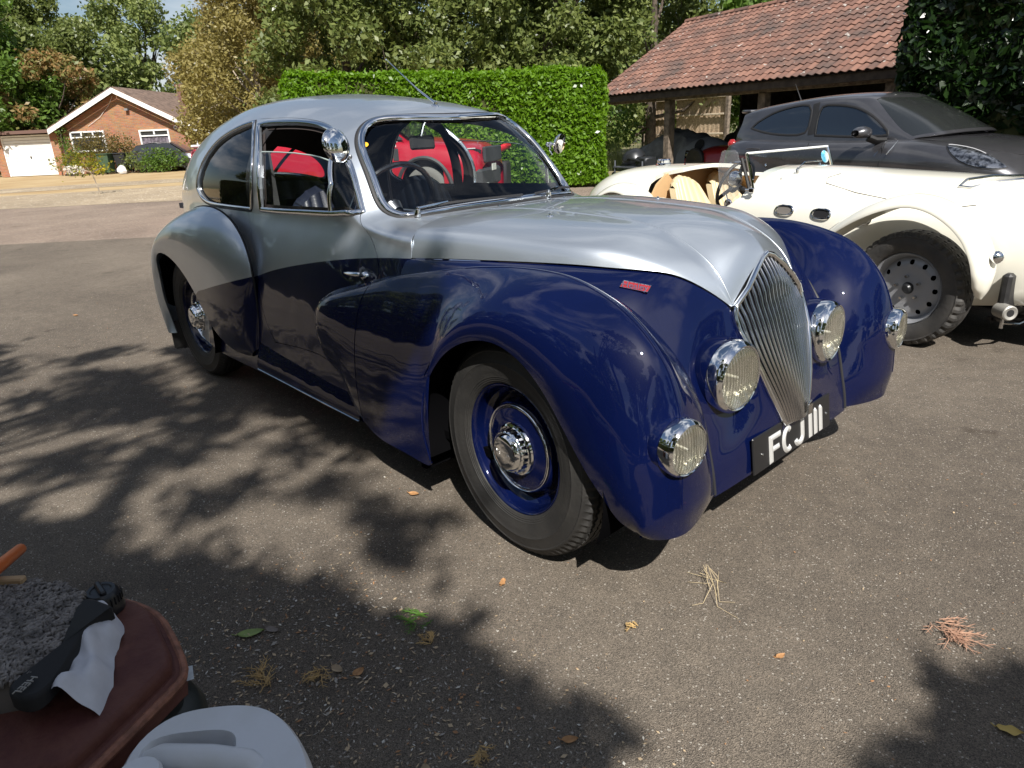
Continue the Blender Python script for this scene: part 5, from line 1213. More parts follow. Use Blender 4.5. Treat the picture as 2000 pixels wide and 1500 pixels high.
C = np.concatenate([np.array(e)+rs.normal(size=(26, 3))*.13 for e in tips]); o = bpy.data.objects.new('leaves', leaf_mesh('leaves', C, np.tile([0, 0, 1.], (len(C), 1)), .045, G7, .4, .5, rs)); COL.objects.link(o); o.parent = sap
def bin_(x, y, colr, label):
    t = place(thing('wheelie_bin', label, 'bin', group='wheelie bins at the bungalow'), HB @ Matrix.Translation((x, y, 0))); m = MB(); P = []
    for z, a, b in ((.08, .20, .24), (.5, .24, .28), (.92, .28, .33)):
        for sx_, sy_ in ((-1, -1), (1, -1), (1, 1), (-1, 1)): P.append((sx_*a, sy_*b, z))
    m.grid(P, 3, 4, closev=True); m.box((0, 0, .1), (.38, .46, .04)); b_ = m.out('body', mat(label[:9], colr, .5), t, smooth=False)
    m = MB(); m.bbox((0, -.02, .96), (.60, .72, .07), .025); m.tube([(-.24, .34, .93), (.24, .34, .93)], .018, 6); m.out('lid', mat(label[:9]+' lid', tuple(c*.8 for c in colr), .45), t, smooth=False)
    m = MB(); m.tube([(-.28, .28, .1), (-.22, .28, .1)], .1, 14); m.tube([(.22, .28, .1), (.28, .28, .1)], .1, 14); m.out('wheels', M_BLK, t, angle=40); return t
bin_(4.15, -1.9, (.045, .085, .05), 'dark green wheelie bin in front of the bungalow'); bin_(4.78, -1.5, (.02, .022, .025), 'black wheelie bin half behind the green bin')
m = MB(); P = []
for i in range(7):
    for j in range(14):
        a = 2*math.pi*j/14; r = [.05, .16, .2, .19, .14, .07, .02][i]*(1+.18*math.sin(j*3+i)); P.append((5.15+r*math.cos(a), -2.5+r*math.sin(a), [.0, .02, .12, .24, .33, .39, .42][i]))
m.grid(P, 7, 14, closev=True); o = place(m.out('rubbish_bag', mat('white_plastic_bag', (.72, .72, .74), .4), None, angle=30), HB); tag(o, 'knotted white rubbish bag among the shrubs', 'bag')

# ================================================================= open-fronted tiled shed
SB = basis((-12.4, 14.1), (.979, -.204), (.204, .979))
shed = place(thing('cart_shed', 'open-fronted timber shed under a weathered red clay tile roof', 'shed'), SB)
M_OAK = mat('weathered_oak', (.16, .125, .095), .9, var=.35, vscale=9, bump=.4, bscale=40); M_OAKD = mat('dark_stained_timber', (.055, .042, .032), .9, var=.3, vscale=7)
def box_part(c, d, name, m_, par): m = MB(); m.bbox(c, d, .012); return m.out(name, m_, par, smooth=False)
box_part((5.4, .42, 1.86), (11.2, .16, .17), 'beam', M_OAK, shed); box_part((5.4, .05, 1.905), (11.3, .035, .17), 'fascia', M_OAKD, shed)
for x, w in ((2.60, .20), (5.56, .20), (8.5, .2)): box_part((x, .42, .89), (w, .2, 1.78), 'post', M_OAK, shed)
for x in (1.45, 5.0): box_part((x, 6.6, .95), (.16, .16, 1.9), 'post', M_OAK, shed)
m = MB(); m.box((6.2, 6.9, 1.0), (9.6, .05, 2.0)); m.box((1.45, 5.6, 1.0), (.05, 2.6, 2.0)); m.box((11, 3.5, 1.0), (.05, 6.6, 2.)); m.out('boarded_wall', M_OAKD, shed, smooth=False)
sl_ = math.hypot(3.45, 2.0); ux = Vector((0, 3.45/sl_, 2.0/sl_)); un = Vector((0, -2.0/sl_, 3.45/sl_))
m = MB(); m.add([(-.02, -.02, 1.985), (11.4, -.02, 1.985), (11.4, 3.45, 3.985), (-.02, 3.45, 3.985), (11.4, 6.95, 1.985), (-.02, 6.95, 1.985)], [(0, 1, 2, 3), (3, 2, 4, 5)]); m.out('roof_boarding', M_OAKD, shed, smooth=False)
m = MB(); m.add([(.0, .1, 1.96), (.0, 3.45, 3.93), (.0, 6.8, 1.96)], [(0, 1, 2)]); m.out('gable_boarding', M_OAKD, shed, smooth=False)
# pantiles: each its own tile, laid in rows
def tile_mesh():
    w, l, V, F = .194, .292, [], []; n = 8
    for k, (y, dz) in enumerate(((0, 0), (l, -.022))):
        for i in range(n+1):
            t = i/n; z = .021*math.sin(2*math.pi*(t*.98-.05))*(1 if t < .55 else .62)+.03; V.append((t*w, y, z+dz))
    for i in range(n+1): V.append((V[i][0], 0, V[i][2]-.016))
    for i in range(n): F += [(i, i+1, n+2+i, n+1+i), (2*n+2+i, 2*n+3+i, i+1, i)]
    me = bpy.data.meshes.new('roof_tile'); me.from_pydata(V, [], F); me.polygons.foreach_set('use_smooth', [True]*len(F)); me.set_sharp_from_angle(angle=math.radians(50)); return me
def tilemat():
    m = bpy.data.materials.new('clay_tile'); m.use_nodes = True; n = m.node_tree; b = n.nodes['Principled BSDF']; b.inputs['Roughness'].default_value = .9
    oi = n.nodes.new('ShaderNodeObjectInfo'); ge = n.nodes.new('ShaderNodeNewGeometry'); r = n.nodes.new('ShaderNodeValToRGB'); e = r.color_ramp.elements; e[0].color = (.125, .068, .052, 1); e[1].color = (.23, .122, .088, 1); q = e.new(.5); q.color = (.175, .088, .064, 1)
    ad = n.nodes.new('ShaderNodeMath'); ad.operation = 'ADD'; fr = n.nodes.new('ShaderNodeMath'); fr.operation = 'FRACT'; n.links.new(oi.outputs['Random'], ad.inputs[0]); n.links.new(ge.outputs['Random Per Island'], ad.inputs[1]); n.links.new(ad.outputs[0], fr.inputs[0]); n.links.new(fr.outputs[0], r.inputs[0])
    def nz(sc, a, c, seed):
        t = n.nodes.new('ShaderNodeTexNoise'); t.inputs['Scale'].default_value = sc; t.inputs['Detail'].default_value = 5; n.links.new(ge.outputs['Position'], t.inputs['Vector']); q = n.nodes.new('ShaderNodeValToRGB'); q.color_ramp.elements[0].position = a; q.color_ramp.elements[1].position = c; n.links.new(t.outputs['Fac'], q.inputs[0]); return q.outputs[0]
    m1 = n.nodes.new('ShaderNodeMixRGB'); m1.inputs[2].default_value = (.075, .055, .048, 1); n.links.new(nz(1.4, .45, .7, 1), m1.inputs[0]); n.links.new(r.outputs[0], m1.inputs[1])
    m2 = n.nodes.new('ShaderNodeMixRGB'); m2.inputs[2].default_value = (.34, .31, .28, 1); n.links.new(nz(7, .655, .70, 2), m2.inputs[0]); n.links.new(m1.outputs[0], m2.inputs[1]); n.links.new(m2.outputs[0], b.inputs['Base Color']); return m
M_TILE = tilemat(); TM = tile_mesh(); TM.materials.append(M_TILE)
tiles = []
NROW, NCOL = 16, 62; gx = .182; gy = sl_/NROW
for r_ in range(NROW):
    for c_ in range(NCOL):
        x = c_*gx; s = r_*gy-.03; base = Vector((x, 0, 2.0))+ux*s+un*.012; tiles.append((r_, c_, base))
cl = [tt for tt in tiles if tt[1] <= 50]
cl.sort(key=lambda t: -(t[1]*gx)+t[0]*.10)
near = cl[:300]; nset = set((a, b) for a, b, _ in near); R3 = Matrix((Vector((1, 0, 0)), ux, un)).transposed().to_4x4()
for (a, b, p) in near:
    o = bpy.data.objects.new('roof_tile', TM); COL.objects.link(o); o.parent = shed
    o.matrix_local = Matrix.Translation(p+Vector((R0.uniform(-.006, .006), 0, 0))) @ R3 @ Matrix.Rotation(R0.uniform(-.02, .02), 4, 'Z') @ Matrix.Rotation(R0.uniform(-.03, .02), 4, 'X')
tv = [v.co.copy() for v in TM.vertices]; tf = [tuple(p.vertices) for p in TM.polygons]; m = MB()
for (a, b, p) in tiles:
    if (a, b) in nset: continue
    M_ = Matrix.Translation(p) @ R3 @ Matrix.Rotation(R0.uniform(-.02, .02), 4, 'Z'); m.add([tuple(M_ @ v) for v in tv], tf)
o = m.out('roof_tiles', M_TILE, shed, angle=50, fix=False); o['kind'] = 'stuff'
for k in range(24):
    m = MB(); P = []
    for x in (0, .46):
        for j in range(7): a = math.pi*j/6; P.append((k*.47+x, 3.45+.13*math.cos(a), 3.99+.09*math.sin(a)+.012*(x > 0)))
    m.grid(P, 2, 7); m.out('ridge_tile', M_TILE, shed, angle=60)
# fence panels seen through the shed
fence = place(thing('board_fence', 'sunlit close-board fence with three rails behind the shed', 'fence'), SB)
M_FEN = mat('feather_edge_board', (.42, .32, .22), .85, var=.25, vscale=14)
for (x0, x1) in ((-7.40, -5.95), (-5.64, -3.02)):
    m = MB(); nb = int((x1-x0)/.105)
    for k in range(nb): m.box((x0+(k+.5)*(x1-x0)/nb, 8.56+(.010 if k % 2 else 0), 1.03), ((x1-x0)/nb*(1.04 if k % 2 else .93), .014, 2.06))
    o = m.out('fence_boards', M_FEN, fence, smooth=False); o['kind'] = 'stuff'
    for z in (.10, .77, 1.47): box_part(((x0+x1)/2, 8.48, z), (x1-x0, .07, .07), 'rail', mat('pale_rail', (.52, .43, .32), .85, var=.15, vscale=8), fence)
    box_part(((x0+x1)/2, 8.50, 2.09), (x1-x0, .11, .06), 'capping_rail', mat('pale_rail'), fence)
for x in (-7.52, -5.80, -2.88): box_part((x, 8.5, 1.08), (.16, .14, 2.16), 'fence_post', M_OAK, fence)

# things kept under the shed
def heap(name, label, cat, pts, mt, seed, M, nx=26, ny=16, folds=.03):
    """cloth-covered shape: height profile pts (x, halfwidth, z)"""
    rs = np.random.RandomState(seed); m = MB(); P = []; xs = [p[0] for p in pts]
    for i in range(nx):
        x = xs[0]+(xs[-1]-xs[0])*i/(nx-1); hw = np.interp(x, xs, [p[1] for p in pts]); z = np.interp(x, xs, [p[2] for p in pts])
        for j in range(ny):
            a = math.pi*j/(ny-1); f = folds*(math.sin(i*1.7+j*.9+seed)+math.sin(j*2.3+i*.6)); P.append((x+f*.5, -hw*math.cos(a)*(1+f), max(0, z*math.sin(a)**.55*(1+f))))
    m.grid(P, nx, ny); o = m.out(name, mt, None, angle=50); place(o, M); tag(o, label, cat); return o
heap('covered_car', 'car under a crumpled grey cover at the left of the shed', 'car', [(-.75, .3, .02), (-.6, .6, .35), (.1, .75, .55), (.8, .72, .85), (1.3, .6, 1.08), (1.9, .6, 1.0), (2.5, .7, .85), (2.9, .6, .5), (3.0, .3, .05)], mat('grey_dust_cover', (.15, .155, .165), .7, var=.3, vscale=3), 4, SB @ Matrix.Translation((-.1, 2.0, 0)))
heap('tarpaulin', 'dark tarpaulin heaped over stored parts behind the covered car', 'tarpaulin', [(-1.2, .3, .1), (-.7, .6, .8), (-.1, .6, 1.22), (.3, .6, 1.15), (.8, .6, .95), (1.3, .5, 1.2), (1.8, .4, .7), (2.2, .3, .1)], mat('dark_tarpaulin', (.03, .032, .035), .5, var=.3, vscale=3), 9, SB @ Matrix.Translation((2.9, 3.2, 0)), folds=.06)
rc = place(thing('stored_red_car', 'small red vintage car front standing in the shade of the shed', 'car'), SB @ Matrix.Translation((3.05, 1.5, 0)))
m = MB(); P = []
for i in range(12):
    x = -.4+1.6*i/11; z = .62-.30*max(0, (.4-i/11))**1.2*2+.05*i/11
    for j in range(13): a = math.pi*j/12; P.append((x, -.55*math.cos(a), .25+(z-.25)*math.sin(a)**.6))
m.grid(P, 12, 13); m.out('bonnet', mat('faded_red_paint', (.28, .012, .012), .4, coat=.5), rc, angle=50)
for y in (-.45, .45):
    m = MB(); m.lathe([(0, .03), (.07, .02), (.09, 0), (.08, -.08), (.03, -.12)], (-.42, y, .45), (-1, -.3, 0), 20); m.out('headlamp', M_CHRD, rc)
    m = MB(); m.lathe([(.18, -.07), (.27, -.07), (.3, -.04), (.3, .04), (.27, .07), (.18, .07), (.0, .03)], (0, y*1.25, .3), (0, -1, 0), 24); m.out('wheel', M_TYRE, rc)
m = MB(); m.box((.1, 0, .3), (1.2, .9, .2)); m.out('chassis', M_LINER, rc)
ck = place(thing('stored_silver_car', 'bare grey racing car body with a round rear window opening behind the shed post', 'car'), SB @ Matrix.Translation((2.05, 1.75, 0)))
m = MB(); P = []
for i in range(12):
    x = -.1+1.5*i/11; z = .35+.50*math.sin(math.pi*(.15+.7*i/11))
    for j in range(13): a = math.pi*j/12; P.append((x, -.45*math.cos(a), .1+(z-.1)*math.sin(a)**.5))
m.grid(P, 12, 13); m.out('body', mat('grey_primer', (.20, .21, .23), .6), ck, angle=50)
m = MB(); m.lathe([(0, .004), (.13, .004), (.15, .012), (.155, 0)], (.72, -.40, .66), (0, -1, .5), 22); m.out('porthole', M_GAP, ck)
eng = place(thing('engine_stand', 'black engine parts on a low trolley at the corner of the clipped hedge', 'engine'), Matrix.Translation((-9.3, 11.9, 0)) @ Matrix.Rotation(-.3, 4, 'Z'))
m = MB(); m.box((.2, 0, .30), (1.2, .6, .03)); m.box((.2, 0, .12), (1.1, .5, .03))
for x in (-.35, .75):
    for y in (-.28, .28): m.tube([(x, y, .1), (x, y, .45)], .02, 6)
m.out('trolley', mat('painted_steel', (.10, .11, .13), .5), eng, smooth=False)
m = MB(); m.lathe([(0, .18), (.12, .17), (.22, .12), (.28, 0), (.24, -.12), (0, -.14)], (.0, 0, .52), (0, -.3, 1), 20); m.bbox((.5, 0, .42), (.4, .35, .22), .04); m.tube([(-.3, -.1, .36), (.2, -.25, .5), (.7, -.1, .40)], .03, 8); m.out('engine_parts', mat('oily_black', (.03, .032, .035), .35, metal=.4), eng, angle=40)
for x in (-.35, .75):
    m = MB(); m.lathe([(0, .02), (.09, .02), (.1, 0), (.09, -.02), (0, -.02)], (x, -.3, .1), (0, -1, 0), 16); m.out('castor', M_BLK, eng)

# ================================================================= cream roadster
RB = Matrix.Translation((.172, 2.856, 0)) @ Matrix.Rotation(math.radians(-6.5), 4, 'Z')
M_CREAM = mat('cream_paint', (.82, .80, .70), .30, coat=1., crough=.03, spec=.4); M_TAN = mat('tan_trim', (.52, .34, .17), .75); M_CLEA = mat('cream_leather', (.60, .49, .30), .42)
road = place(thing('vintage_roadster', 'open cream vintage sports car with cycle wings and oval side vents, parked beyond the saloon', 'car'), RB)
def road_net():
    R = [(-3.24, .52, .10, .50), (-3.19, .66, .20, .50), (-3.02, .80, .31, .52), (-2.75, .89, .41, .55), (-2.4, .925, .48, .58), (-2.05, .935, .52, .60), (-1.7, .935, .535, .61), (-1.35, .93, .54, .61), (-1.0, .935, .535, .61),
         (-.7, .925, .52, .60), (-.4, .912, .50, .58), (-.1, .90, .48, .56), (.15, .885, .455, .55), (.38, .86, .425, .54), (.58, .80, .38, .53), (.72, .70, .29, .52), (.78, .58, .16, .50)]
    net = []
    for (x, zc, yb, zb) in R:
        row = []
        for th in (0, .2, .4, .6, .8, 1.):
            a = th*math.pi/2; n = 2.3; row.append((x, yb*math.sin(a)**(2/n) if th else 0, zb+(zc-zb)*(math.cos(a)**(2/n) if th < 1 else 0)))
        fz = 1. if x < .1 else max(.0, 1-(x-.1)*1.1)
        for q, (dz, dy) in enumerate(((.10, .0), (.20, -.01), (.29, -.03), (.35, -.07))): row.append((x, max(.02, yb+dy), zb-dz*(1 if x < .1 else 1-.4*(1-fz))))
        net.append(row)
    return net
S_ROAD = Surf(road_net())
def road_patch(name, outer, holes, m, par, **k):
    o = patch(name, S_ROAD, outer, holes, -1, .25, .35, m, par, **k); return o
_bk = CEN; CEN = np.array([-1.3, 0, .55])
ru = lambda x: float(np.interp(x, S_RX, np.arange(len(S_RX))))
S_RX = [r[0][0] for r in road_net()]
cock = LP('road_cockpit')
body_o = [(0, -9), (0, 0), (0, 9), (4, 9), (8, 9), (12, 9), (13.5, 8.8), (14.3, 7.2), (15.2, 6.2), (16, 5.5), (16, 0), (16, -5.5), (15.2, -6.2), (14.3, -7.2), (13.5, -8.8), (12, -9), (8, -9), (4, -9)]
rbody = road_patch('body', body_o, [np.array(cock)], M_CREAM, road, lip=.030, h=.15)
road_patch('cockpit_trim', [(3.0, -8), (3.0, 0), (3, 8), (8.4, 8), (8.4, 0), (8.4, -8)], [inset(np.array(cock), -.004, S_ROAD)], M_TAN, road, off=-.034, lip=0)
m = MB(); m.box((-1.75, 0, .36), (1.4, .95, .04)); m.out('cockpit_floor', M_LINER, road); m = MB(); bp_ = [(y*.95, max(.36, z)-.01) for _, y, z in road_net()[5]]; m.prism([(-y, z) for y, z in bp_[::-1]]+[(y, z) for y, z in bp_[1:]], 0, .02, Matrix(((0, 0, 1, -2.12), (1, 0, 0, 0), (0, 1, 0, 0), (0, 0, 0, 1)))); m.out('bulkhead', M_TAN, road, smooth=False)
m = MB(); m.box((-1.0, 0, .30), (3.6, .66, .12)); m.box((.25, 0, .45), (.9, .5, .35)); m.out('chassis', M_LINER, road)
def tub_seat(cx, cy, name):
    m = MB(); nx = 43; P = []
    for j in range(14):
        t = j/13; hw = .205*(1-.35*max(0, t-.45)**1.6*2.2)
        for i in range(nx):
            s = -1+2*i/(nx-1); fl = abs(math.sin(math.pi*7*(i/(nx-1))))**.55; P.append((cx+.10*(s*s)*(1-t*.4)-.22*t+.014*fl, cy+s*hw, .34+.50*t-.07*s*s*t))
    m.grid(P, 14, nx); m.grid([(p[0]-.06, p[1], p[2]) for p in P], 14, nx); T = [P[13*nx+i] for i in range(nx)]; V = []
    for a in T: V += [a, (a[0]-.03, a[1], a[2]+.02), (a[0]-.06, a[1], a[2])]
    m.grid(V, nx, 3)
    for e in (0, nx-1): m.grid([q for j in range(14) for q in (P[j*nx+e], (P[j*nx+e][0]-.06, P[j*nx+e][1], P[j*nx+e][2]))], 14, 2)
    o = m.out(name, M_CLEA, road, angle=70); c = MB(); c.bbox((cx+.22, cy, .42), (.42, .38, .12), .05); c.out('seat_cushion', M_CLEA, o, angle=60)
tub_seat(-1.80, -.22, 'seat'); tub_seat(-1.80, .22, 'seat')
sc = Vector((-1.50, -.24, .80)); sa = Vector((-.93, 0, .36)).normalized(); X = Vector((0, 1, 0)); Y = sa.cross(X)
m = MB(); m.tube([sc+X*.185*math.cos(a)+Y*.185*math.sin(a) for a in np.linspace(0, 2*math.pi, 37)], .013, 8); rsw = m.out('steering_wheel', M_BLK, road)
m = MB(); 
for a in (.5, 2.6, 4.7): m.tube([sc, sc+X*.18*math.cos(a)+Y*.18*math.sin(a)], .014, 6)
m.lathe([(0, .03), (.05, .02), (.06, 0)], sc, sa, 18); m.tube([sc, sc-sa*.35], .02, 8); m.out('wheel_spokes', M_BLK, rsw)
# flat windscreen and small aero screen
m = MB(); yl, yr_ = -.50, .48; b0 = Vector((-1.16, yl, .80)); t0_ = Vector((-1.235, yl, 1.035)); b1 = Vector((-1.16, yr_, .84)); t1_2 = Vector((-1.235, yr_, 1.035))
m.tube([t0_, t1_2], (.008), 6); sf = m.out('screen_frame', M_WHITE, road)
for a, b in ((b0, t0_), (b1, t1_2)): m = MB(); m.tube([a, b], [(.011, .008)]*2, 6); m.out('screen_post', M_CHR, sf)
m = MB(); m.tube([b0+Vector((-.035, -.0, .01)), t0_+Vector((-.035, 0, -.03))], [(.012, .010)]*2, 6); m.out('screen_strut', M_BLK, sf)
m = MB(); m.add([b0, t0_, t1_2, b1, Vector((-1.16, 0, .935)), Vector((-1.16, -.3, .90)), Vector((-1.16, .3, .91))], [(0, 1, 2, 3, 6, 4, 5)]); m.out('screen_glass', M_SCREEN, sf, smooth=False)
for (a, sz) in ((b0+Vector((0, -.02, -.0)), .02), (t0_+Vector((-.04, -.0, -.06)), .014)): m = MB(); m.bbox(a, (sz*2, sz, sz*1.6), .004); m.tube([a+Vector((-.05, 0, 0)), a], .008, 6); m.out('screen_bracket', M_CHR, sf)
m = MB(); c_ = Vector((-1.205, .40, .965)); nrm_ = Vector((.95, 0, .30)); m.lathe([(0, .002), (.045, .002), (.046, 0)], c_+nrm_*.004, nrm_, 20); m.out('round_sticker', mat('pale_blue_sticker', (.12, .45, .62), .4, col2=(.75, .82, .85), vscale=14), sf)
m = MB(); Q = [(-1.46, .80), (-1.48, .95), (-1.455, 1.045), (-1.43, 1.055), (-1.35, 1.055), (-1.325, 1.04), (-1.27, .86), (-1.30, .76), (-1.38, .70)]
m.prism([(p[0], p[1]) for p in Q], -.003, .003, Matrix(((1, 0, 0, 0), (0, 0, 1, -.475), (0, 1, 0, 0), (0, 0, 0, 1)))); m.out('side_screen', glassmat('perspex', (.93, .94, .95), 1.5, .02, .10, (.8, .82, .85)), road, smooth=False)
m = MB(); m.lathe([(0, .012), (.028, .010), (.034, 0), (.028, -.012), (0, -.02)], (-1.36, -.50, .70), (0, -1, 0), 18); m.tube([(-1.36, -.5, .70), (-1.38, -.5, .76)], .006, 6); m.out('side_screen_knob', M_CHR, road)
m = MB(); m.lathe([(0, .02), (.05, .015), (.058, -.01), (.05, -.04), (.0, -.06)], (-1.40, -.40, .86), (-1, -.2, .1), 22); m.out('rear_mirror', M_CHR, road)
# wiper, studs, filler cap, vents, door strap, bonnet line, nose grille
def on_road(x, v, off=0.): P, N = surf_pts(S_ROAD, np.array([[ru(x), v]]), -1, off); return Vector(P[0]), Vector(N[0])
p, n_ = on_road(-.98, 1.6); m = MB(); m.lathe([(0, .03), (.012, .028), (.014, 0)], p, n_, 10); m.tube([p+n_*.03, on_road(-1.03, .6)[0]+n_*.035, on_road(-1.05, -.6)[0]+n_*.03], .004, 5); m.out('wiper', M_CHR, road)
for x, v in ((-1.04, 2.3), (-1.03, 1.1), (-1.02, -.2), (-1.9, -1.2), (-2.1, .5), (-1.6, -1.4)): 
    p, n_ = on_road(x, v); m = MB(); m.lathe([(0, .014), (.005, .013), (.007, 0)], p, n_, 8); m.out('tonneau_stud', M_CHR, road)
p, n_ = on_road(-2.36, .3); m = MB(); m.lathe([(0, .05), (.05, .046), (.058, .035), (.056, .015), (.062, .01), (.062, 0)], p, (0, 0, 1), 24); m.out('filler_cap', M_CHR, road)
for x in (-.905, -.655, -.41):
    p, n_ = on_road(x, 4.35, .004); X = Vector((1, 0, 0)); Tv = frame(*p, X, n_.cross(X)); m = MB(); el = [(.062*math.copysign(abs(math.cos(a))**.8, math.cos(a)), .030*math.copysign(abs(math.sin(a))**.75, math.sin(a)), 0) for a in np.linspace(0, 2*math.pi, 29)]
    m.tube([tuple(Tv @ Vector(q)) for q in el], [(.009, .007)]*29, 6); v_ = m.out('side_vent', M_CHR, road)
    m = MB(); m.add([tuple(Tv @ Vector((q[0]*.8, q[1]*.8, .003))) for q in el[:-1]], [tuple(range(28))]); m.out('vent_opening', M_GAP if x > -.8 else mat('vent_grey', (.22, .2, .18), .6, metal=.3), v_, smooth=False)
m = MB(); m.tube([on_road(-1.36, 4.9, .01)[0], on_road(-1.18, 5.6, .012)[0], on_road(-1.175, 6.3, .012)[0]], .005, 6); m.out('door_strap', M_CHR, road)
P_ = [on_road(x, v, .0015)[0] for x, v in ((-.70, 1.4), (-.745, 1.9), (-.72, 2.4), (-.5, 2.9), (-.2, 3.25), (.05, 3.3), (.16, 3.0))]; m = MB(); m.tube(P_, [(.003, .0012)]*len(P_), 5); m.out('bonnet_seam', M_GAP, road)
el = [on_road(x, v, .006)[0] for x, v in ((.02, 1.2), (.10, .4), (.20, -.4), (.27, -1.2), (.33, -.9), (.27, .2), (.18, 1.1), (.08, 1.9), (.02, 1.9), (.02, 1.2))]
m = MB(); m.tube(el, .009, 6); gg = m.out('bonnet_vent', M_CHRD, road); m = MB(); m.add([tuple(e+Vector((0, 0, -.004))) for e in el[:-1]], [tuple(range(9))]); m.out('vent_mesh', mat('vent_grey'), gg, smooth=False)
# cycle wings
def cycle_wing(pts, y0, y1, name, lampat=None):
    """pts: centreline arch (x, z, outward normal angle); section curved across the tread"""
    m = MB(); P = []; n = len(pts); ns = 11
    for i, (x, z, wd) in enumerate(pts):
        a = pts[max(i-1, 0)]; b = pts[min(i+1, n-1)]; t = Vector((b[0]-a[0], 0, b[1]-a[1])).normalized(); o = Vector((-t.z, 0, t.x))
        if o.z < 0 and abs(o.z) > .9: o = -o
        if (o.x*(x-pts[n//2][0])+o.z*(z-.33)) < 0: o = -o
        for j in range(ns):
            s = -1+2*j/(ns-1); h = -.062*abs(s)**2.4*(wd**.5); P.append((x+o.x*h, (y0+y1)/2+s*(y1-y0)/2*wd, z+o.z*h))
    m.grid(P, n, ns); o_ = m.out(name, M_CREAM, road, angle=80); md = o_.modifiers.new('th', 'SOLIDIFY'); md.thickness = .006; return o_
def spl(P, k=6):
    P = np.array(P, float); out = []
    for i in range(len(P)-1):
        p0, p1, p2, p3 = P[max(i-1, 0)], P[i], P[i+1], P[min(i+2, len(P)-1)]
        for j in range(k): t = j/k; out.append(.5*((2*p1)+(-p0+p2)*t+(2*p0-5*p1+4*p2-p3)*t*t+(-p0+3*p1-3*p2+p3)*t**3))
    out.append(P[-1]); return [tuple(p) for p in out]
fwp = spl([(-.52, .60, .75), (-.42, .68, .9), (-.30, .755, 1), (-.17, .81, 1), (-.03, .838, 1), (.10, .815, 1), (.22, .75, 1), (.315, .66, 1), (.375, .55, 1), (.395, .45, .9), (.385, .37, .65), (.365, .325, .3), (.36, .315, .12)])
for s in (-1, 1):
    w_ = cycle_wing(fwp, s*.76, s*.51, 'front_wing'); 
    m = MB(); m.lathe([(0, .018), (.016, .015), (.027, .004), (.030, -.002), (.034, -.008), (.034, -.02), (.02, -.04)], (.415, s*.655, .545), (1, 0, .05), 24); m.out('sidelamp', M_CHR, w_)
rwp = spl([(-2.70, .52, .8), (-2.62, .63, .95), (-2.52, .72, 1), (-2.40, .79, 1), (-2.27, .825, 1), (-2.13, .81, 1), (-2.02, .755, 1), (-1.95, .68, 1), (-1.90, .60, 1), (-1.86, .50, .9)])
for s in (-1, 1): cycle_wing(rwp, s*.76, s*.50, 'rear_wing')
# steel wheels with round holes and chunky tyres
M_STEEL = mat('silver_steel_wheel', (.33, .34, .36), .42, metal=.35)
def steel_wheel(x, y, rz=0., side=-1):
    o = None; m = MB(); m.lathe([(.205, .045), (.198, .052), (.190, .040), (.184, .015), (.178, .0), (.172, -.01)], n=56); m.lathe([(.205, -.06), (.19, -.05), (.178, .0)], n=56); rim = m.out('wheel', M_STEEL, road, angle=40)
    # disc with twelve holes
    n = 96; rr = [.174, .150, .128, .095, .06, .045]; hh = [-.008, .010, .016, .010, .014, .018]; V = []; F = []
    pts_ = []; loops_ = [[(.174*math.cos(a), .174*math.sin(a)) for a in np.linspace(0, 2*math.pi, 73)[:-1]]]
    for k in range(12):
        a = 2*math.pi*k/12; loops_.append([(.146*math.cos(a)+.0125*math.cos(q), .146*math.sin(a)+.0155*math.sin(q)) for q in np.linspace(0, 2*math.pi, 13)[:-1]])
    for q in np.linspace(0, 2*math.pi, 49)[:-1]:
        for r_ in (.03, .06, .09, .115): pts_.append((r_*math.cos(q), r_*math.sin(q)))
    A = [p for L in loops_ for p in L]; E_ = []; b = 0
    for L in loops_: E_ += [(b+i, b+(i+1) % len(L)) for i in range(len(L))]; b += len(L)
    vs, es, fs, *_ = geometry.delaunay_2d_cdt([Vector(p) for p in A+pts_], E_, [], 0, 1e-7); vv = np.array([tuple(v) for v in vs])
    for f in fs:
        c = vv[list(f)].mean(0)
        if math.hypot(*c) > .174 or any(math.hypot(c[0]-.146*math.cos(2*math.pi*k/12), c[1]-.146*math.sin(2*math.pi*k/12)) < .0122 for k in range(12)): continue
        F.append(tuple(f))
    m = MB(); m.add([(v[0], -float(np.interp(math.hypot(*v), rr[::-1], hh[::-1])), v[1]) for v in vv], F); m.out('wheel_disc', M_STEEL, rim, angle=50)
    m = MB(); m.lathe([(0, -.03), (.18, -.03)], n=32); m.out('brake_backing', M_LINER, rim)
    m = MB(); m.lathe([(.0, .045), (.018, .044), (.026, .035), (.032, .02), (.040, .010)], n=20); m.out('hub', mat('oily_black'), rim)
    for k in range(5): a = 2*math.pi*k/5+.5; m = MB(); m.lathe([(0, .034), (.008, .034), (.010, .030), (.011, .014)], (.066*math.cos(a), 0, .066*math.sin(a)), (0, -1, 0), 6); m.out('wheel_nut', M_CHRD, rim)
    nt_ = 120; pr = [(.203, .05), (.210, .064), (.225, .074), (.25, .080), (.27, .081), (.285, .078), (.292, .080), (.300, .076), (.312, .070), (.318, .062), (.320, .05), (.313, .047), (.320, .044), (.321, .022), (.313, .02), (.321, .017), (.321, -.017), (.313, -.02), (.321, -.022), (.32, -.05), (.31, -.07), (.28, -.08), (.22, -.07), (.2, -.05)]
    def fn(i, k, r, h):
        if 7 <= i <= 11 and k % 3 == 0: return (r-.006, h-.006)
        if 12 <= i <= 18 and (k+i) % 3 == 0: return (r-.006, h)
        return (r, h)
    t = MB(); V, F = lathe_mod(pr, nt_, fn); t.add(V, F); t.out('tyre', M_TYRE2, rim, angle=25)
    rim.location = (x, y, .318); rim.rotation_euler = (0, 0, rz+(math.pi if side > 0 else 0)); return rim
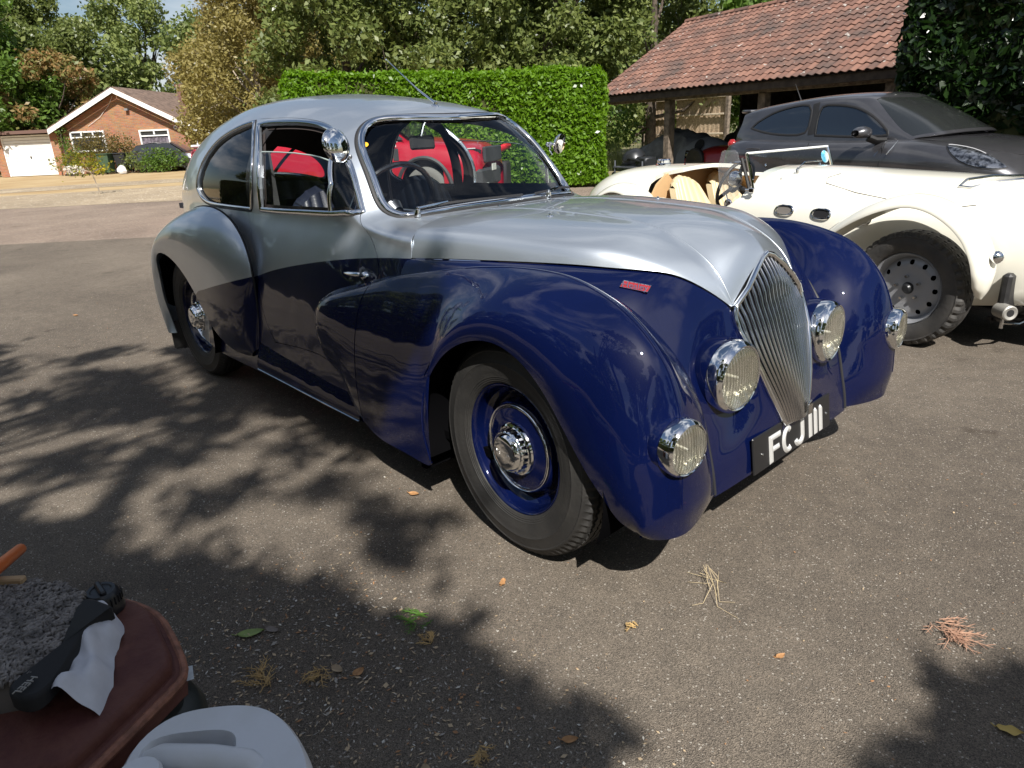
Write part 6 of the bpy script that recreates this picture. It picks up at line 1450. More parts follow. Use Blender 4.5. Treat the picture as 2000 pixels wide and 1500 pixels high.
M_TYRE2 = mat('dusty_tyre', (.035, .034, .033), .7, col2=(.075, .068, .060), vscale=8, cut=(.4, .8), bump=.2, bscale=60)
rw0 = steel_wheel(-.02, -.60, math.radians(-4))
for (x, y, s) in ((-2.3, -.62, -1), (-.02, .60, 1), (-2.3, .62, 1)):
    c = dup_tree(rw0); c.location = (x, y, .318); c.rotation_euler = (0, 0, math.pi if s > 0 else 0)
# exposed front suspension and frame under the nose
m = MB(); pts = [(.33, -.34, .50), (.44, -.30, .40), (.50, -.28, .28), (.47, -.26, .16)]; m.bbox((.40, -.30, .30), (.05, .34, .26), .015); susp = m.out('front_crossmember', mat('black_frame', (.02, .02, .021), .5, var=.3, vscale=20), road)
m = MB(); m.lathe([(.050, .0), (.050, .012), (.044, .012), (.040, .0)], (.43, -.30, .31), (1, -.1, 0), 24); m.out('frame_boss', M_CHRD, susp)
m = MB(); m.lathe([(0, .002), (.040, .002), (.040, 0)], (.432, -.30, .31), (1, -.1, 0), 20); m.out('boss_hole', M_GAP, susp)
for k in range(8):
    a = 2*math.pi*k/8; m = MB(); m.lathe([(0, .016), (.009, .015), (.011, .0)], (.428, -.30+.072*math.cos(a), .31+.072*math.sin(a)), (1, -.1, 0), 6); m.out('bolt', M_CHRD, susp)
m = MB(); m.lathe([(.018, .05), (.034, .055), (.040, .05), (.040, -.04), (.03, -.05)], (.42, -.475, .235), (.8, -.6, 0), 24); m.out('suspension_link', mat('alloy_casting', (.42, .41, .38), .5, metal=.6), susp)
m = MB(); m.lathe([(0, .04), (.02, .04), (.02, .0)], (.43, -.48, .235), (.8, -.6, 0), 16); m.out('link_bush', M_BLK, susp)
m = MB(); m.tube([(.40, -.36, .50), (.47, -.20, .36), (.47, -.16, .28)], [(.02, .008)]*3, 6); m.out('frame_brace', mat('alloy_casting'), susp)
m = MB(); m.tube([(.42, -.47, .17), (.46, -.36, .15), (.48, -.2, .165), (.48, .3, .17)], .009, 8); m.tube([(.42, -.47, .20), (.42, -.47, .14)], .010, 6); m.out('anti_roll_bar', M_CHRD, susp)
m = MB()
for k in range(5): m.box((.30+.06*k, 0, .12), (.008, .55, .02))
for k in range(4): m.box((.42, -.24+.16*k, .125), (.30, .012, .02))
m.out('undertray_grid', mat('black_frame'), susp, smooth=False)
CEN = _bk

# ================================================================= dark grey modern car
VB = Matrix.Translation((-.979, 7.44, -.034)) @ Matrix.Rotation(math.radians(-17), 4, 'Z')
suv = place(thing('grey_hatchback', 'dusty dark grey modern hatchback parked behind the cream roadster', 'car'), VB)
M_GREY = mat('dark_grey_paint', (.075, .075, .082), .36, metal=.55, coat=1., crough=.06, var=.12, vscale=3); M_PRIV = mat('tinted_glass', (.010, .013, .018), .03, spec=1., coat=1.); M_DUST = mat('dusty_glass', (.020, .022, .022), .12, spec=.9, coat=.6, crough=.15)
def modern_lower(R):
    net = []
    for (x, zc, zs, ys, yb, zb) in R:   # centre height, shoulder height, shoulder y, widest y
        net.append([(x, 0, zc), (x, ys*.35, zc-.004), (x, ys*.7, zc+(zs-zc)*.45), (x, ys, zs), (x, (ys+yb)/2+.02, zs-(zs-zb)*.35), (x, yb, zb), (x, yb+.005, zb-.15), (x, yb-.01, zb-.32), (x, yb-.03, .28), (x, yb-.08, .2)])
    return net
S_SL = Surf(modern_lower([(-3.36, .60, .56, .50, .62, .48), (-3.33, .90, .88, .62, .74, .74), (-3.16, 1.02, .98, .70, .84, .84), (-2.8, 1.05, 1.01, .72, .885, .85), (-2.3, 1.04, 1.0, .72, .895, .85), (-1.7, 1.03, .99, .72, .885, .84), (-1.1, 1.03, .985, .72, .88, .82), (-.6, 1.04, .995, .70, .88, .82), (-.2, 1.03, .975, .70, .895, .80), (.15, .99, .93, .68, .89, .78), (.45, .93, .86, .62, .84, .74), (.68, .84, .77, .50, .74, .66), (.80, .72, .66, .36, .60, .58), (.85, .55, .52, .25, .5, .48)]))
S_SG = Surf([[(-3.22+.0, 0, 1.40), (-3.21, .25, 1.395), (-3.19, .45, 1.37), (-3.17, .55, 1.33), (-3.16, .58, 1.27), (-3.18, .60, 1.18), (-3.2, .64, 1.08), (-3.2, .66, .98)],
 [(-3.0, 0, 1.44), (-3.0, .28, 1.435), (-2.98, .48, 1.405), (-2.95, .565, 1.36), (-2.93, .605, 1.27), (-2.93, .645, 1.18), (-2.93, .685, 1.08), (-2.93, .71, .98)],
 [(-2.55, 0, 1.49), (-2.55, .28, 1.48), (-2.54, .49, 1.45), (-2.53, .575, 1.40), (-2.5, .615, 1.30), (-2.5, .66, 1.19), (-2.5, .695, 1.08), (-2.5, .72, .97)],
 [(-2.05, 0, 1.525), (-2.05, .28, 1.52), (-2.05, .50, 1.49), (-2.05, .585, 1.435), (-2.05, .62, 1.33), (-2.05, .665, 1.20), (-2.05, .70, 1.08), (-2.05, .72, .97)],
 [(-1.6, 0, 1.535), (-1.6, .28, 1.53), (-1.6, .50, 1.50), (-1.6, .585, 1.445), (-1.6, .62, 1.33), (-1.6, .665, 1.20), (-1.6, .70, 1.08), (-1.6, .72, .97)],
 [(-1.15, 0, 1.515), (-1.16, .28, 1.51), (-1.2, .50, 1.475), (-1.24, .58, 1.42), (-1.24, .62, 1.32), (-1.22, .665, 1.19), (-1.2, .70, 1.07), (-1.2, .72, .97)],
 [(-.80, 0, 1.42), (-.84, .28, 1.41), (-.93, .50, 1.37), (-.98, .585, 1.32), (-.95, .63, 1.25), (-.92, .67, 1.16), (-.9, .70, 1.07), (-.9, .72, .97)],
 [(-.45, 0, 1.27), (-.49, .28, 1.26), (-.60, .52, 1.22), (-.68, .615, 1.17), (-.67, .65, 1.13), (-.66, .68, 1.08), (-.65, .70, 1.02), (-.65, .71, .97)],
 [(-.05, 0, 1.06), (-.10, .30, 1.055), (-.24, .55, 1.03), (-.36, .66, 1.01), (-.38, .68, 1.0), (-.40, .695, .99), (-.42, .70, .975), (-.44, .71, .955)]])
CEN = np.array([-1.6, 0, .7])
U1, V1 = S_SL.nu-1, S_SL.nv-1
patch('body', S_SL, [(0, -V1), (0, 0), (0, V1), (4, V1), (8, V1), (U1, V1), (U1, 0), (U1, -V1), (8, -V1), (4, -V1)], [], -1, .3, .4, M_GREY, suv, lip=0, h=.3)
U2, V2 = S_SG.nu-1, S_SG.nv-1
rwn = LP('suv_rear_win'); fwn = LP('suv_front_win'); scn = LP('suv_screen'); scn = np.array([(min(a, 7.88), b) for a, b in scn if b > .02]); scs = np.array([(5.72, 0)]+[tuple(p) for p in scn]+[(7.88, 0.)]+[(p[0], -p[1]) for p in scn[::-1]])
rwn = smooth_loop(rwn, 1, keep=(0, 1)); fwn = smooth_loop(fwn, 1, keep=(0, 1))
patch('roof', S_SG, [(0, -V2), (0, 0), (0, V2), (4, V2), (U2, V2), (U2, 0), (U2, -V2), (4, -V2)], [rwn, sil(rwn), fwn, sil(fwn), scs], -1, .25, .35, M_GREY, suv, lip=.01, h=.2)
for L in (rwn, fwn):
    for q in (L, sil(L)):
        g = patch('side_window', S_SG, inset(q, .002, S_SG), [], -1, .4, .5, M_PRIV, suv, off=-.006, lip=0); band(S_SG, inset(q, -.004, S_SG), -1, .030, .004, 'window_trim', M_BLK, g)
for sg_ in (1, -1): band(S_SG, [(3.40, 3.05*sg_), (3.46, 4.2*sg_), (3.52, 6.2*sg_)], -1, .10, .003, 'door_pillar', M_BLK, suv, closed=False, n=3)
g = patch('windscreen', S_SG, inset(scs, .002, S_SG), [], -1, .4, .5, M_DUST, suv, off=-.005, lip=0)
def slocal(S, side, uv, off=0.): P, N = surf_pts(S, np.array([uv]), side, off); return Vector(P[0]), Vector(N[0])
hd = LP('suv_lamp'); 
for q in (np.array(hd), sil(np.array(hd))):
    q = smooth_loop(q, 1); l = patch('headlight', S_SL, q, [], -1, .15, .2, M_BLK, suv, off=.004, lip=.012)
    patch('headlight_lens', S_SL, inset(q, .012, S_SL), [], -1, .15, .2, mat('clear_lens', (.16, .17, .19), .03, metal=.75, coat=1., var=.8, vscale=16), l, off=.010, lip=.004)
    k_ = len(q); band(S_SL, inset(q, .022, S_SL)[(0 if q[0][1] > 0 else k_//4):(k_//3 if q[0][1] > 0 else k_//2)], -1, .009, .004, 'daytime_light_strip', mat('white_strip', (.55, .55, .57), .2), l, off=.010, closed=False)
for s in (-1, 1):
    m = MB(); c = Vector((-.83, s*.985, 1.065)); P = []
    for i in range(9):
        t = i/8; r = math.sin(math.pi*(.08+.84*t))**.5
        for j in range(14): a = 2*math.pi*j/14; P.append((c.x+.0+.095*math.cos(a)*r*1.1, c.y-.11+.22*t if s > 0 else c.y+.11-.22*t, c.z+.01+(.075 if math.sin(a) > 0 else .06)*math.copysign(abs(math.sin(a))**.7, math.sin(a))*r))
    m.grid(P, 9, 14, closev=True); mr_ = m.out('door_mirror', M_GREY, suv, angle=60); m = MB(); m.tube([(-.72, s*.72, .98), (-.76, s*.83, .985), (-.80, s*.90, 1.02)], [(.05, .03)]*3, 8); m.out('mirror_arm', M_BLK, mr_)
    m = MB(); m.bbox((-3.235, s*.70, .955), (.12, .12, .12), .04); m.out('tail_light', mat('red_lens', (.30, .015, .015), .12, coat=1.), suv, angle=40)
    m = MB(); m.tube([(-2.72, s*.905, .895), (-2.60, s*.925, .90), (-2.48, s*.905, .895)], .012, 6); m.out('door_handle', M_GREY, suv)
    for wx in (0, -2.59): 
        m = MB(); m.lathe([(.20, .10), (.22, .10), (.25, .11), (.29, .105), (.315, .08), (.32, 0), (.31, -.1), (.2, -.1)], (wx, s*.79, .32), (0, s, 0), 40); w_ = m.out('wheel', M_TYRE, suv, angle=40)
        m = MB(); m.lathe([(.21, .09), (.19, .08), (.05, .06), (0, .065)], (wx, s*.79, .32), (0, s, 0), 24); m.out('rim', M_STEEL, w_)
m = MB(); m.bbox((-3.20, 0, 1.385), (.20, 1.02, .045), .018); m.out('spoiler', M_GREY, suv, angle=40)
m = MB(); m.tube([(-2.66, 0, 1.48), (-2.80, 0, 1.72)], [.010, .003], 6); m.out('roof_aerial', M_BLK, suv)
for (a, b) in (((-1.72, .30), (-1.70, .97)), ((-.62, .5), (-.62, .96))):
    m = MB(); m.tube([(a[0], -.89, a[1]), (a[0]-.02, -.898, .7), (b[0], -.845, b[1])], .0035, 5); m.out('door_seam', M_GAP, suv)
m = MB(); m.tube([(-.49, -.80, .985), (-.54, -.905, .84)], .004, 5); m.tube([(-.62, -.83, .98), (-.70, -.90, .82)], .002, 4); m.out('wing_trim', M_CHR, suv)
P_ = [slocal(S_SL, -1, (u, v), .002)[0] for u, v in ((7.2, 2.8), (8, 2.9), (9, 2.9), (10, 2.8), (10.7, 2.3), (11.1, 1.2), (11.2, 0))]; m = MB(); m.tube(P_, .004, 5); m.out('bonnet_seam', M_GAP, suv)
m = MB(); m.bbox((.80, 0, .50), (.10, .9, .26), .04); m.out('front_grille', M_BLK, suv)
CEN = _bk

# ================================================================= red pickup, seen behind and through the saloon
PB = Matrix.Translation((-9.166, 6.089, -.05)) @ Matrix.Rotation(math.radians(33.4), 4, 'Z')
pick = place(thing('red_pickup', 'bright red pickup truck parked in front of the hedge, seen through the saloon windows', 'pickup truck'), PB)
M_RED = mat('bright_red_paint', (.42, .006, .022), .35, coat=1., crough=.05); M_PLAS = mat('grey_wheelarch_plastic', (.045, .047, .05), .6)
CEN = np.array([-1.5, 0, .7])
S_PK = Surf(modern_lower([(-4.5, 1.18, 1.17, .80, .86, .8), (-4.45, 1.22, 1.21, .84, .92, .85), (-3.5, 1.22, 1.21, .84, .93, .85), (-2.2, 1.22, 1.21, .84, .93, .85), (-1.4, 1.24, 1.20, .80, .93, .86), (-.7, 1.27, 1.20, .78, .93, .86), (-.2, 1.25, 1.17, .76, .935, .86), (.35, 1.20, 1.12, .74, .93, .84), (.7, 1.15, 1.06, .70, .90, .82), (.90, 1.05, .96, .62, .84, .78), (.97, .80, .76, .5, .74, .66)]))
U1, V1 = S_PK.nu-1, S_PK.nv-1
arch = [(.46*math.cos(a), .36+.52*math.sin(a)) for a in np.linspace(-.35, math.pi+.35, 22)]
pk_arch = LP('pk_arch')
patch('body', S_PK, [(0, -V1), (0, 0), (0, V1), (4, V1), (8, V1), (U1, V1), (U1, 0), (U1, -V1), (8, -V1), (4, -V1)], [np.array(pk_arch)], -1, .35, .4, M_RED, pick, lip=0, h=.3)
m = MB(); P = []
for (x, z, hw) in ((-.35, 1.24, .80), (-.75, 1.55, .70), (-1.05, 1.76, .66), (-1.6, 1.82, .66), (-2.3, 1.80, .66), (-2.75, 1.70, .66), (-2.85, 1.22, .78)):
    for j in range(13): s = -1+2*j/12; P.append((x, s*hw, z-.04*abs(s)**6*2))
m.grid(P, 7, 13); m.out('cab_roof', M_RED, pick, angle=60)
for s in (-1, 1):
    m = MB(); m.add([(-.36, s*.80, 1.22), (-.78, s*.74, 1.50), (-1.08, s*.69, 1.70), (-2.3, s*.69, 1.74), (-2.7, s*.69, 1.62), (-2.82, s*.80, 1.22)], [(0, 1, 2, 3, 4, 5)]); m.out('side_window', M_PRIV, pick, smooth=False)
m = MB(); m.add([(-.30, -.74, 1.25), (-.30, .74, 1.25), (-1.0, .62, 1.74), (-1.0, -.62, 1.74)], [(0, 1, 2, 3)]); m.out('windscreen', M_PRIV, pick, smooth=False)
arc_ = [(.50*math.cos(a), .36+.56*math.sin(a)) for a in np.linspace(-.25, math.pi+.25, 25)]
m = MB(); m.tube([(x, -.925, z) for x, z in arc_], [(.045, .035)]*25, 6, sx=(0, 1, 0)); m.out('wheel_arch_trim', M_PLAS, pick)
m = MB(); P = [(.50*math.cos(a), y, .36+.56*math.sin(a)) for a in np.linspace(-.25, math.pi+.25, 19) for y in (-.93, -.5)]; m.grid(P, 19, 2); m.add([(0, -.5, .3)]+[P[2*k+1] for k in range(19)], [(0, k+1, k+2) for k in range(18)]); m.out('wheel_well', M_LINER, pick)
def alloy(x, y, par, R_=.385):
    m = MB(); m.lathe([(.25, .09), (.255, .115), (.30, .12), (.35, .11), (R_-.01, .085), (R_, .05), (R_, -.09), (.25, -.1)], (0, 0, 0), (0, -1, 0), 56); t = m.out('tyre', mat('grey_dusty_tyre', (.16, .155, .145), .8), None, angle=35)
    m = MB(); m.lathe([(.255, .10), (.245, .105), (.235, .06), (.23, .0)], (0, 0, 0), (0, -1, 0), 48)
    for k in range(6):
        a = 2*math.pi*k/6+.3
        for da in (-.22, .22):
            m.tube([(.035*math.cos(a), -.075, .035*math.sin(a)), (.15*math.cos(a+da*.6), -.095, .15*math.sin(a+da*.6)), (.238*math.cos(a+da*.35), -.10, .238*math.sin(a+da*.35))], [(.020, .012), (.017, .012), (.016, .01)], 6)
    m.lathe([(0, .10), (.05, .095), (.06, .08), (.06, .05)], (0, 0, 0), (0, -1, 0), 20); w_ = m.out('wheel', mat('bright_alloy', (.62, .62, .62), .3, metal=.8), par, angle=50); t.parent = w_
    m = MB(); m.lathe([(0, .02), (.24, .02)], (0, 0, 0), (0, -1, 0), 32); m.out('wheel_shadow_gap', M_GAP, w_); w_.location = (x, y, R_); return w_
alloy(0, -.80, pick); alloy(-3.27, -.80, pick); 
for x in (0, -3.27): q = alloy(x, .80, pick); q.rotation_euler = (0, 0, math.pi)
m = MB(); m.add([(.60, -.80, 1.03), (.86, -.66, 1.03), (.93, -.55, 1.0), (.90, -.62, .80), (.72, -.82, .79), (.58, -.905, .88), (.54, -.90, 1.0)], [(0, 1, 2, 3, 4, 5, 6)]); hl_ = m.out('headlight', mat('smoked_lens', (.03, .032, .035), .05, coat=1.), pick, smooth=False)
m = MB(); m.tube([(.56, -.925, 1.02), (.56, -.925, .90), (.62, -.90, .82), (.74, -.84, .80), (.86, -.72, .80)], .012, 6); m.tube([(.62, -.86, 1.03), (.86, -.68, 1.03)], .010, 6); m.out('light_strip', mat('white_strip'), hl_)
m = MB(); m.bbox((.97, 0, .92), (.06, 1.1, .26), .02); m.bbox((.93, -.2, .55), (.14, 1.3, .30), .04); m.out('grille', M_PLAS, pick)
m = MB(); m.bbox((.93, -.62, .42), (.18, .42, .12), .04); m.out('skid_plate', mat('silver_plastic', (.55, .55, .53), .4, metal=.4), pick)
m = MB(); m.bbox((.86, -.76, .60), (.12, .14, .20), .03); m.out('fog_light_housing', M_PLAS, pick)
m = MB(); m.box((1.005, -.05, .70), (.012, .26, .11)); m.out('number_plate', mat('pale_plate', (.75, .75, .70), .4), pick)
m = MB(); m.bbox((-.48, -.925, .98), (.10, .02, .20), .02); m.out('side_vent', M_PLAS, pick)
text_mesh('T', .13, .002, M_WHITE, 'wing_lettering', pick, frame(-.46, -.945, 1.145, (1, 0, 0), (0, 0, 1)))
for s in (-1, 1):
    m = MB(); m.bbox((-4.44, s*.86, .98), (.12, .10, .42), .03); m.out('tail_light', mat('dark_red_lens', (.12, .006, .012), .15, coat=1.), pick)
m = MB(); m.bbox((-4.3, -.80, 1.26), (.5, .06, .05), .02); m.out('tail_highlight', mat('highlight_white', (.6, .6, .62), .4), pick)  # pale bar stands in for the white highlight along the tail top
CEN = _bk
bn = thing('grit_bin', 'dark storage bin with a tilted bright red lid in front of the hedge', 'bin', (-9.75, 7.85, 0), (0, 0, .65))
m = MB(); m.bbox((0, 0, .33), (.66, .55, .66), .04); m.out('bin_body', mat('brown_black_plastic', (.03, .025, .024), .6), bn, angle=40)
m = MB(); m.bbox((0, 0, 0), (.80, .66, .10), .035, Matrix.Translation((-.02, 0, .80)) @ Matrix.Rotation(-.42, 4, 'Y')); m.out('bin_lid', mat('red_plastic_lid', (.60, .02, .03), .4), bn, angle=40)

# cars parked by the bungalow
pc = place(thing('parked_hatchback', 'dark blue-grey car parked beside the bungalow, half hidden by a shrub', 'car'), HB @ Matrix.Translation((7.0, -.9, 0)))
def far_car(par, col, L=3.9):
    m = MB(); P = []
    for (x, z0, z1, hw) in ((-L/2, .35, .60, .70), (-L/2+.1, .25, .85, .80), (-L/2+.8, .22, .92, .84), (0, .22, .93, .85), (L/2-1.0, .22, .90, .84), (L/2-.15, .25, .72, .78), (L/2, .35, .55, .62)):
        for (y, z) in ((-hw, z0), (-hw-.02, (z0+z1)/2), (-hw+.04, z1-.03), (-hw+.2, z1), (0, z1+.02), (hw-.2, z1), (hw-.04, z1-.03), (hw+.02, (z0+z1)/2), (hw, z0)): P.append((x, y, z))
    m.grid(P, 7, 9); m.out('body', mat(col[0], col[1], .3, metal=.3, coat=1.), par, angle=50)
    m = MB(); P = []
    for (x, z, hw) in ((-L/2+.15, .90, .70), (-L/2+.55, 1.32, .58), (-.6, 1.42, .58), (.35, 1.40, .58), (1.05, .92, .70)):
        for s in np.linspace(-1, 1, 9): P.append((x, s*hw, z-.03*s**4))
    m.grid(P, 5, 9); m.out('roof', mat(col[0]), par, angle=60)
    for s in (-1, 1):
        m = MB(); m.add([(-L/2+.25, s*.73, .92), (-L/2+.6, s*.63, 1.28), (-.6, s*.62, 1.36), (.33, s*.62, 1.34), (.95, s*.73, .92)], [(0, 1, 2, 3, 4)]); m.out('side_window', M_DGL, par, smooth=False)
        for x in (-L/2+.7, L/2-.75): m = MB(); m.lathe([(0, .06), (.18, .07), (.19, .09), (.29, .09), (.31, .05), (.31, -.08)], (x, s*.76, .31), (0, s, 0), 24); m.out('wheel', M_TYRE, par, angle=40)
far_car(pc, ('navy_grey_paint', (.05, .055, .07)))
pc2 = place(thing('parked_estate', 'silver car nose showing at the very left edge before the garage', 'car'), HB @ Matrix.Translation((-5.35, -2.4, 0)) @ Matrix.Rotation(.1, 4, 'Z')); far_car(pc2, ('pale_silver_paint', (.55, .56, .58)))

# ================================================================= things at the photographer's feet (lower left)
def blob_box(name, poly, z0, z1, r, m, parent=None, sm=2):
    """soft-edged slab over a plan outline"""
    P = np.array(smooth_loop(poly, sm)); c = P.mean(0); mb = MB(); V = []; n = len(P)
    prof = [(0, z0), (0, z1-r), (.3*r, z1-.3*r), (r, z1)]
    for (d, z) in prof:
        for p in P: q = c+(p-c)*(1-d/np.linalg.norm(p-c)); V.append((q[0], q[1], z))
    mb.grid(V, len(prof), n, closev=True); mb.add([V[-n+i] for i in range(n)]+[(c[0], c[1], z1+.004)], [(i, (i+1) % n, n) for i in range(n)])
    return mb.out(name, m, parent, angle=50)
M_RUST = mat('rusty_red_paint', (.075, .016, .012), .7, col2=(.15, .055, .035), vscale=9, cut=(.35, .7), bump=.3, bscale=60)
box = thing('rusty_metal_case', 'rust-red scratched metal case lying at the lower left corner', 'metal case', (.02, -1.98, 0))
def rel(P, o=(.02, -1.98)): return [(x-o[0], y-o[1]) for x, y in P]
BX = [(-.115, -1.83), (-.095, -1.800), (-.026, -1.772), (.035, -1.760), (.195, -1.775), (.235, -1.788), (.252, -1.812), (.345, -1.975), (.353, -1.997), (.254, -2.144), (-.162, -2.169), (-.292, -2.044)]
blob_box('body', rel(BX), .0, .345, .014, M_RUST, box, sm=0)
b2 = [( .02+(x-.02)*.93, -1.98+(y+1.98)*.93) for x, y in BX]; blob_box('lid', rel(b2), .34, .368, .010, M_RUST, box, sm=0)
m = MB(); e = [(x, y, .335) for x, y in rel(smooth_loop(BX, 1))]; m.tube(e+[e[0]], .009, 8); m.out('rolled_rim', mat('worn_rim', (.24, .10, .06), .7, var=.3, vscale=40), box)
fl = blob_box('fleece', [(-.26, -2.10), (-.208, -2.038), (-.192, -1.989), (-.165, -1.94), (-.105, -1.896), (-.033, -1.871), (.07, -1.907), (.151, -1.956), (.168, -1.997), (.144, -2.037), (.099, -2.12), (-.1, -2.16)], .365, .428, .03, mat('grey_fleece', (.13, .115, .105), .95), None)
tag(fl, 'grey curly fleece lying on the rust-red case', 'fleece')
V = []; F = []; rs = np.random.RandomState(8); FP = np.array([(-.26, -2.10), (-.208, -2.038), (-.192, -1.989), (-.165, -1.94), (-.105, -1.896), (-.033, -1.871), (.07, -1.907), (.151, -1.956), (.168, -1.997), (.144, -2.037), (.099, -2.12), (-.1, -2.16)])
m = MB()
for (x, y) in pts_in(FP, 3000, rs):
    a = rs.uniform(0, 6.28); r = rs.uniform(.0035, .0052); z = .424+rs.uniform(0, .006); c, s = math.cos(a), math.sin(a)
    m.tube([(x-c*r*1.1, y-s*r*1.1, z-.003), (x-c*r*.6+s*r*.6, y-s*r*.6-c*r*.6, z+.004), (x+c*r*.9, y+s*r*.9, z+.0035), (x+c*r*1.4-s*r, y+s*r*1.4+c*r, z-.003)], [.0012, .0030, .0030, .0012], 5)
o = m.out('pile', mat('fleece_pile', (.20, .18, .165), .95, var=.35, vscale=30), fl, angle=80); o['kind'] = 'stuff'
bd = blob_box('black_strap', [(-.024, -1.872), (.04, -1.850), (.068, -1.837), (.064, -1.862), (.097, -1.899), (.164, -1.934), (.221, -1.98), (.233, -2.007), (.185, -2.034), (.154, -2.019), (.171, -1.986), (.132, -1.948), (.041, -1.904)], .405, .434, .008, mat('black_webbing', (.010, .010, .011), .8), None); tag(bd, 'wide black strap along the edge of the grey fleece', 'strap')
text_mesh('HEEL', .018, .0008, mat('faded_lettering', (.28, .27, .25), .7), 'strap_lettering', bd, frame(.196, -2.005, .4405, (.55, -.75, 0), (.75, .55, 0)))
m = MB(); WP = [(-.012, -1.88), (.038, -1.835), (.084, -1.85), (.12, -1.874), (.209, -1.903), (.245, -1.922), (.19, -1.985), (.119, -1.939), (.043, -1.91)]
# crumpled cloth: grid between the strap edge and the outer edge
A = np.array([(-.012, -1.875), (.041, -1.900), (.10, -1.925), (.150, -1.955), (.20, -1.99)]); B = np.array([(.03, -1.828), (.088, -1.846), (.14, -1.868), (.205, -1.893), (.262, -1.925)]); P = []
nu_, nv_ = 30, 16
for i in range(nu_):
    t = i/(nu_-1)*4; k = min(3, int(t)); f = t-k; a = A[k]*(1-f)+A[k+1]*f; b = B[k]*(1-f)+B[k+1]*f
    for j in range(nv_):
        s = j/(nv_-1); q = a*(1-s)+b*s; z = .402+.026*math.sin(math.pi*s)-.030*s*s+.007*math.sin(i*.45+j*.35)+.005*math.sin(j*.8-i*.33)+.003*math.sin(i*1.0); P.append((q[0]+.004*math.sin(j*.4+i*.3), q[1]+.003*math.sin(i*.37), z))
m.grid(P, nu_, nv_); wc = m.out('white_cloth', mat('white_cloth', (.55, .55, .58), .85, var=.08, vscale=12), None, angle=80); tag(wc, 'crumpled white cloth beside the black strap', 'cloth')
m = MB(); m.lathe([(0, .026), (.018, .026), (.020, .028), (.026, .028), (.030, .024), (.033, .018), (.034, .0), (.036, -.004), (.036, -.020), (.0, -.022)], (-.035, -1.842, .392), (.05, 0, 1), 40); m.bbox((-.035, -1.842, .422), (.050, .012, .010), .003)
cp = m.out('screw_cap', mat('black_plastic_cap', (.014, .015, .017), .35), None, angle=30); tag(cp, 'black ribbed screw cap sticking up behind the fleece', 'cap')
for k in range(26):
    a = 2*math.pi*k/26; q = MB(); q.bbox((0, 0, 0), (.004, .003, .018), .001, Matrix.Translation((-.035+.0345*math.cos(a), -1.842+.0345*math.sin(a), .400)) @ Matrix.Rotation(a, 4, 'Z')); q.out('grip_rib', mat('black_plastic_cap'), cp, smooth=False)
blk = thing('dark_fuel_can', 'dark plastic fuel can with a white paper label, between the rusty case and white can', 'fuel can', (.25, -1.86, 0))
blob_box('body', rel([(.10, -1.80), (.145, -1.768), (.217, -1.752), (.293, -1.776), (.325, -1.84), (.30, -1.95), (.20, -1.99), (.12, -1.90)], (.25, -1.86)), 0, .30, .035, mat('dark_green_plastic', (.016, .020, .016), .45, bump=.05), blk)
m = MB(); m.add([(p[0]-.25, p[1]+1.86, .307) for p in [(.155, -1.800), (.176, -1.757), (.215, -1.768), (.203, -1.806)]], [(0, 1, 2, 3)]); m.out('paper_label', mat('paper_label', (.62, .66, .66), .7, var=.1, vscale=50), blk, smooth=False)
m = MB(); m.tube([(-.12, -.10, .22), (-.02, -.14, .26), (.07, -.10, .30)], .018, 10); m.out('filler_hose', M_BLK, blk)
can = thing('white_plastic_can', 'white plastic jerrycan with recessed handle at the bottom edge of the view', 'jerrycan', (.47, -1.82, 0))
CN = [(.650, -1.745), (.600, -1.712), (.53, -1.697), (.445, -1.699), (.39, -1.730), (.348, -1.782), (.315, -1.836), (.330, -1.905), (.40, -1.96), (.52, -1.95), (.62, -1.885), (.66, -1.81)]
M_CAN = mat('white_can_plastic', (.66, .67, .69), .38, col2=(.58, .58, .57), vscale=6, cut=(.45, .75), bump=.03)
P = np.array(smooth_loop(rel(CN, (.47, -1.82)), 2)); c = P.mean(0); n = len(P); V = []; prof = [(1, 0), (1.0, .30), (.985, .325), (.955, .343), (.91, .352)]
for (k, z) in prof:
    for p in P: q = c+(p-c)*k; V.append((q[0], q[1], z))
m = MB(); m.grid(V, len(prof), n, closev=True)
# top with an oval recess
R_ = [(.311, -1.885), (.36, -1.820), (.398, -1.774), (.436, -1.781), (.46, -1.807), (.43, -1.86), (.373, -1.926)]; R_ = np.array(smooth_loop(rel(R_, (.47, -1.82)), 2)); R_ = R_+(0.035, .0)
top = np.array([v[:2] for v in V[-n:]]); A = np.concatenate([top, R_]); E_ = [(i, (i+1) % n) for i in range(n)]+[(n+i, n+(i+1) % len(R_)) for i in range(len(R_))]
vs, es, fs, *_ = geometry.delaunay_2d_cdt([Vector(p) for p in A.tolist()], E_, [], 0, 1e-7); vv = np.array([tuple(v) for v in vs]); FF = []
cen = np.array([vv[list(f)].mean(0) for f in fs]); ok = inside(cen, top) & ~inside(cen, R_)
m.add([(v[0], v[1], .352) for v in vv], [f for f, k in zip(fs, ok) if k])
rc_ = R_.mean(0); W_ = []
for (k, z) in ((1, .352), (.93, .342), (.86, .300), (.80, .285)):
    for p in R_: q = rc_+(p-rc_)*k; W_.append((q[0], q[1], z))
m.grid(W_, 4, len(R_), closev=True); nR = len(R_); m.add(W_[-nR:]+[(rc_[0], rc_[1], .283)], [(i, (i+1) % nR, nR) for i in range(nR)])
m.out('body', M_CAN, can, angle=50)
m = MB(); m.tube([(-.10, -.085, .325), (-.065, -.06, .352), (.0, -.005, .358), (.045, .035, .352), (.07, .05, .33)], [(.019, .014)]*5, 10); m.out('carrying_handle', M_CAN, can, angle=70)
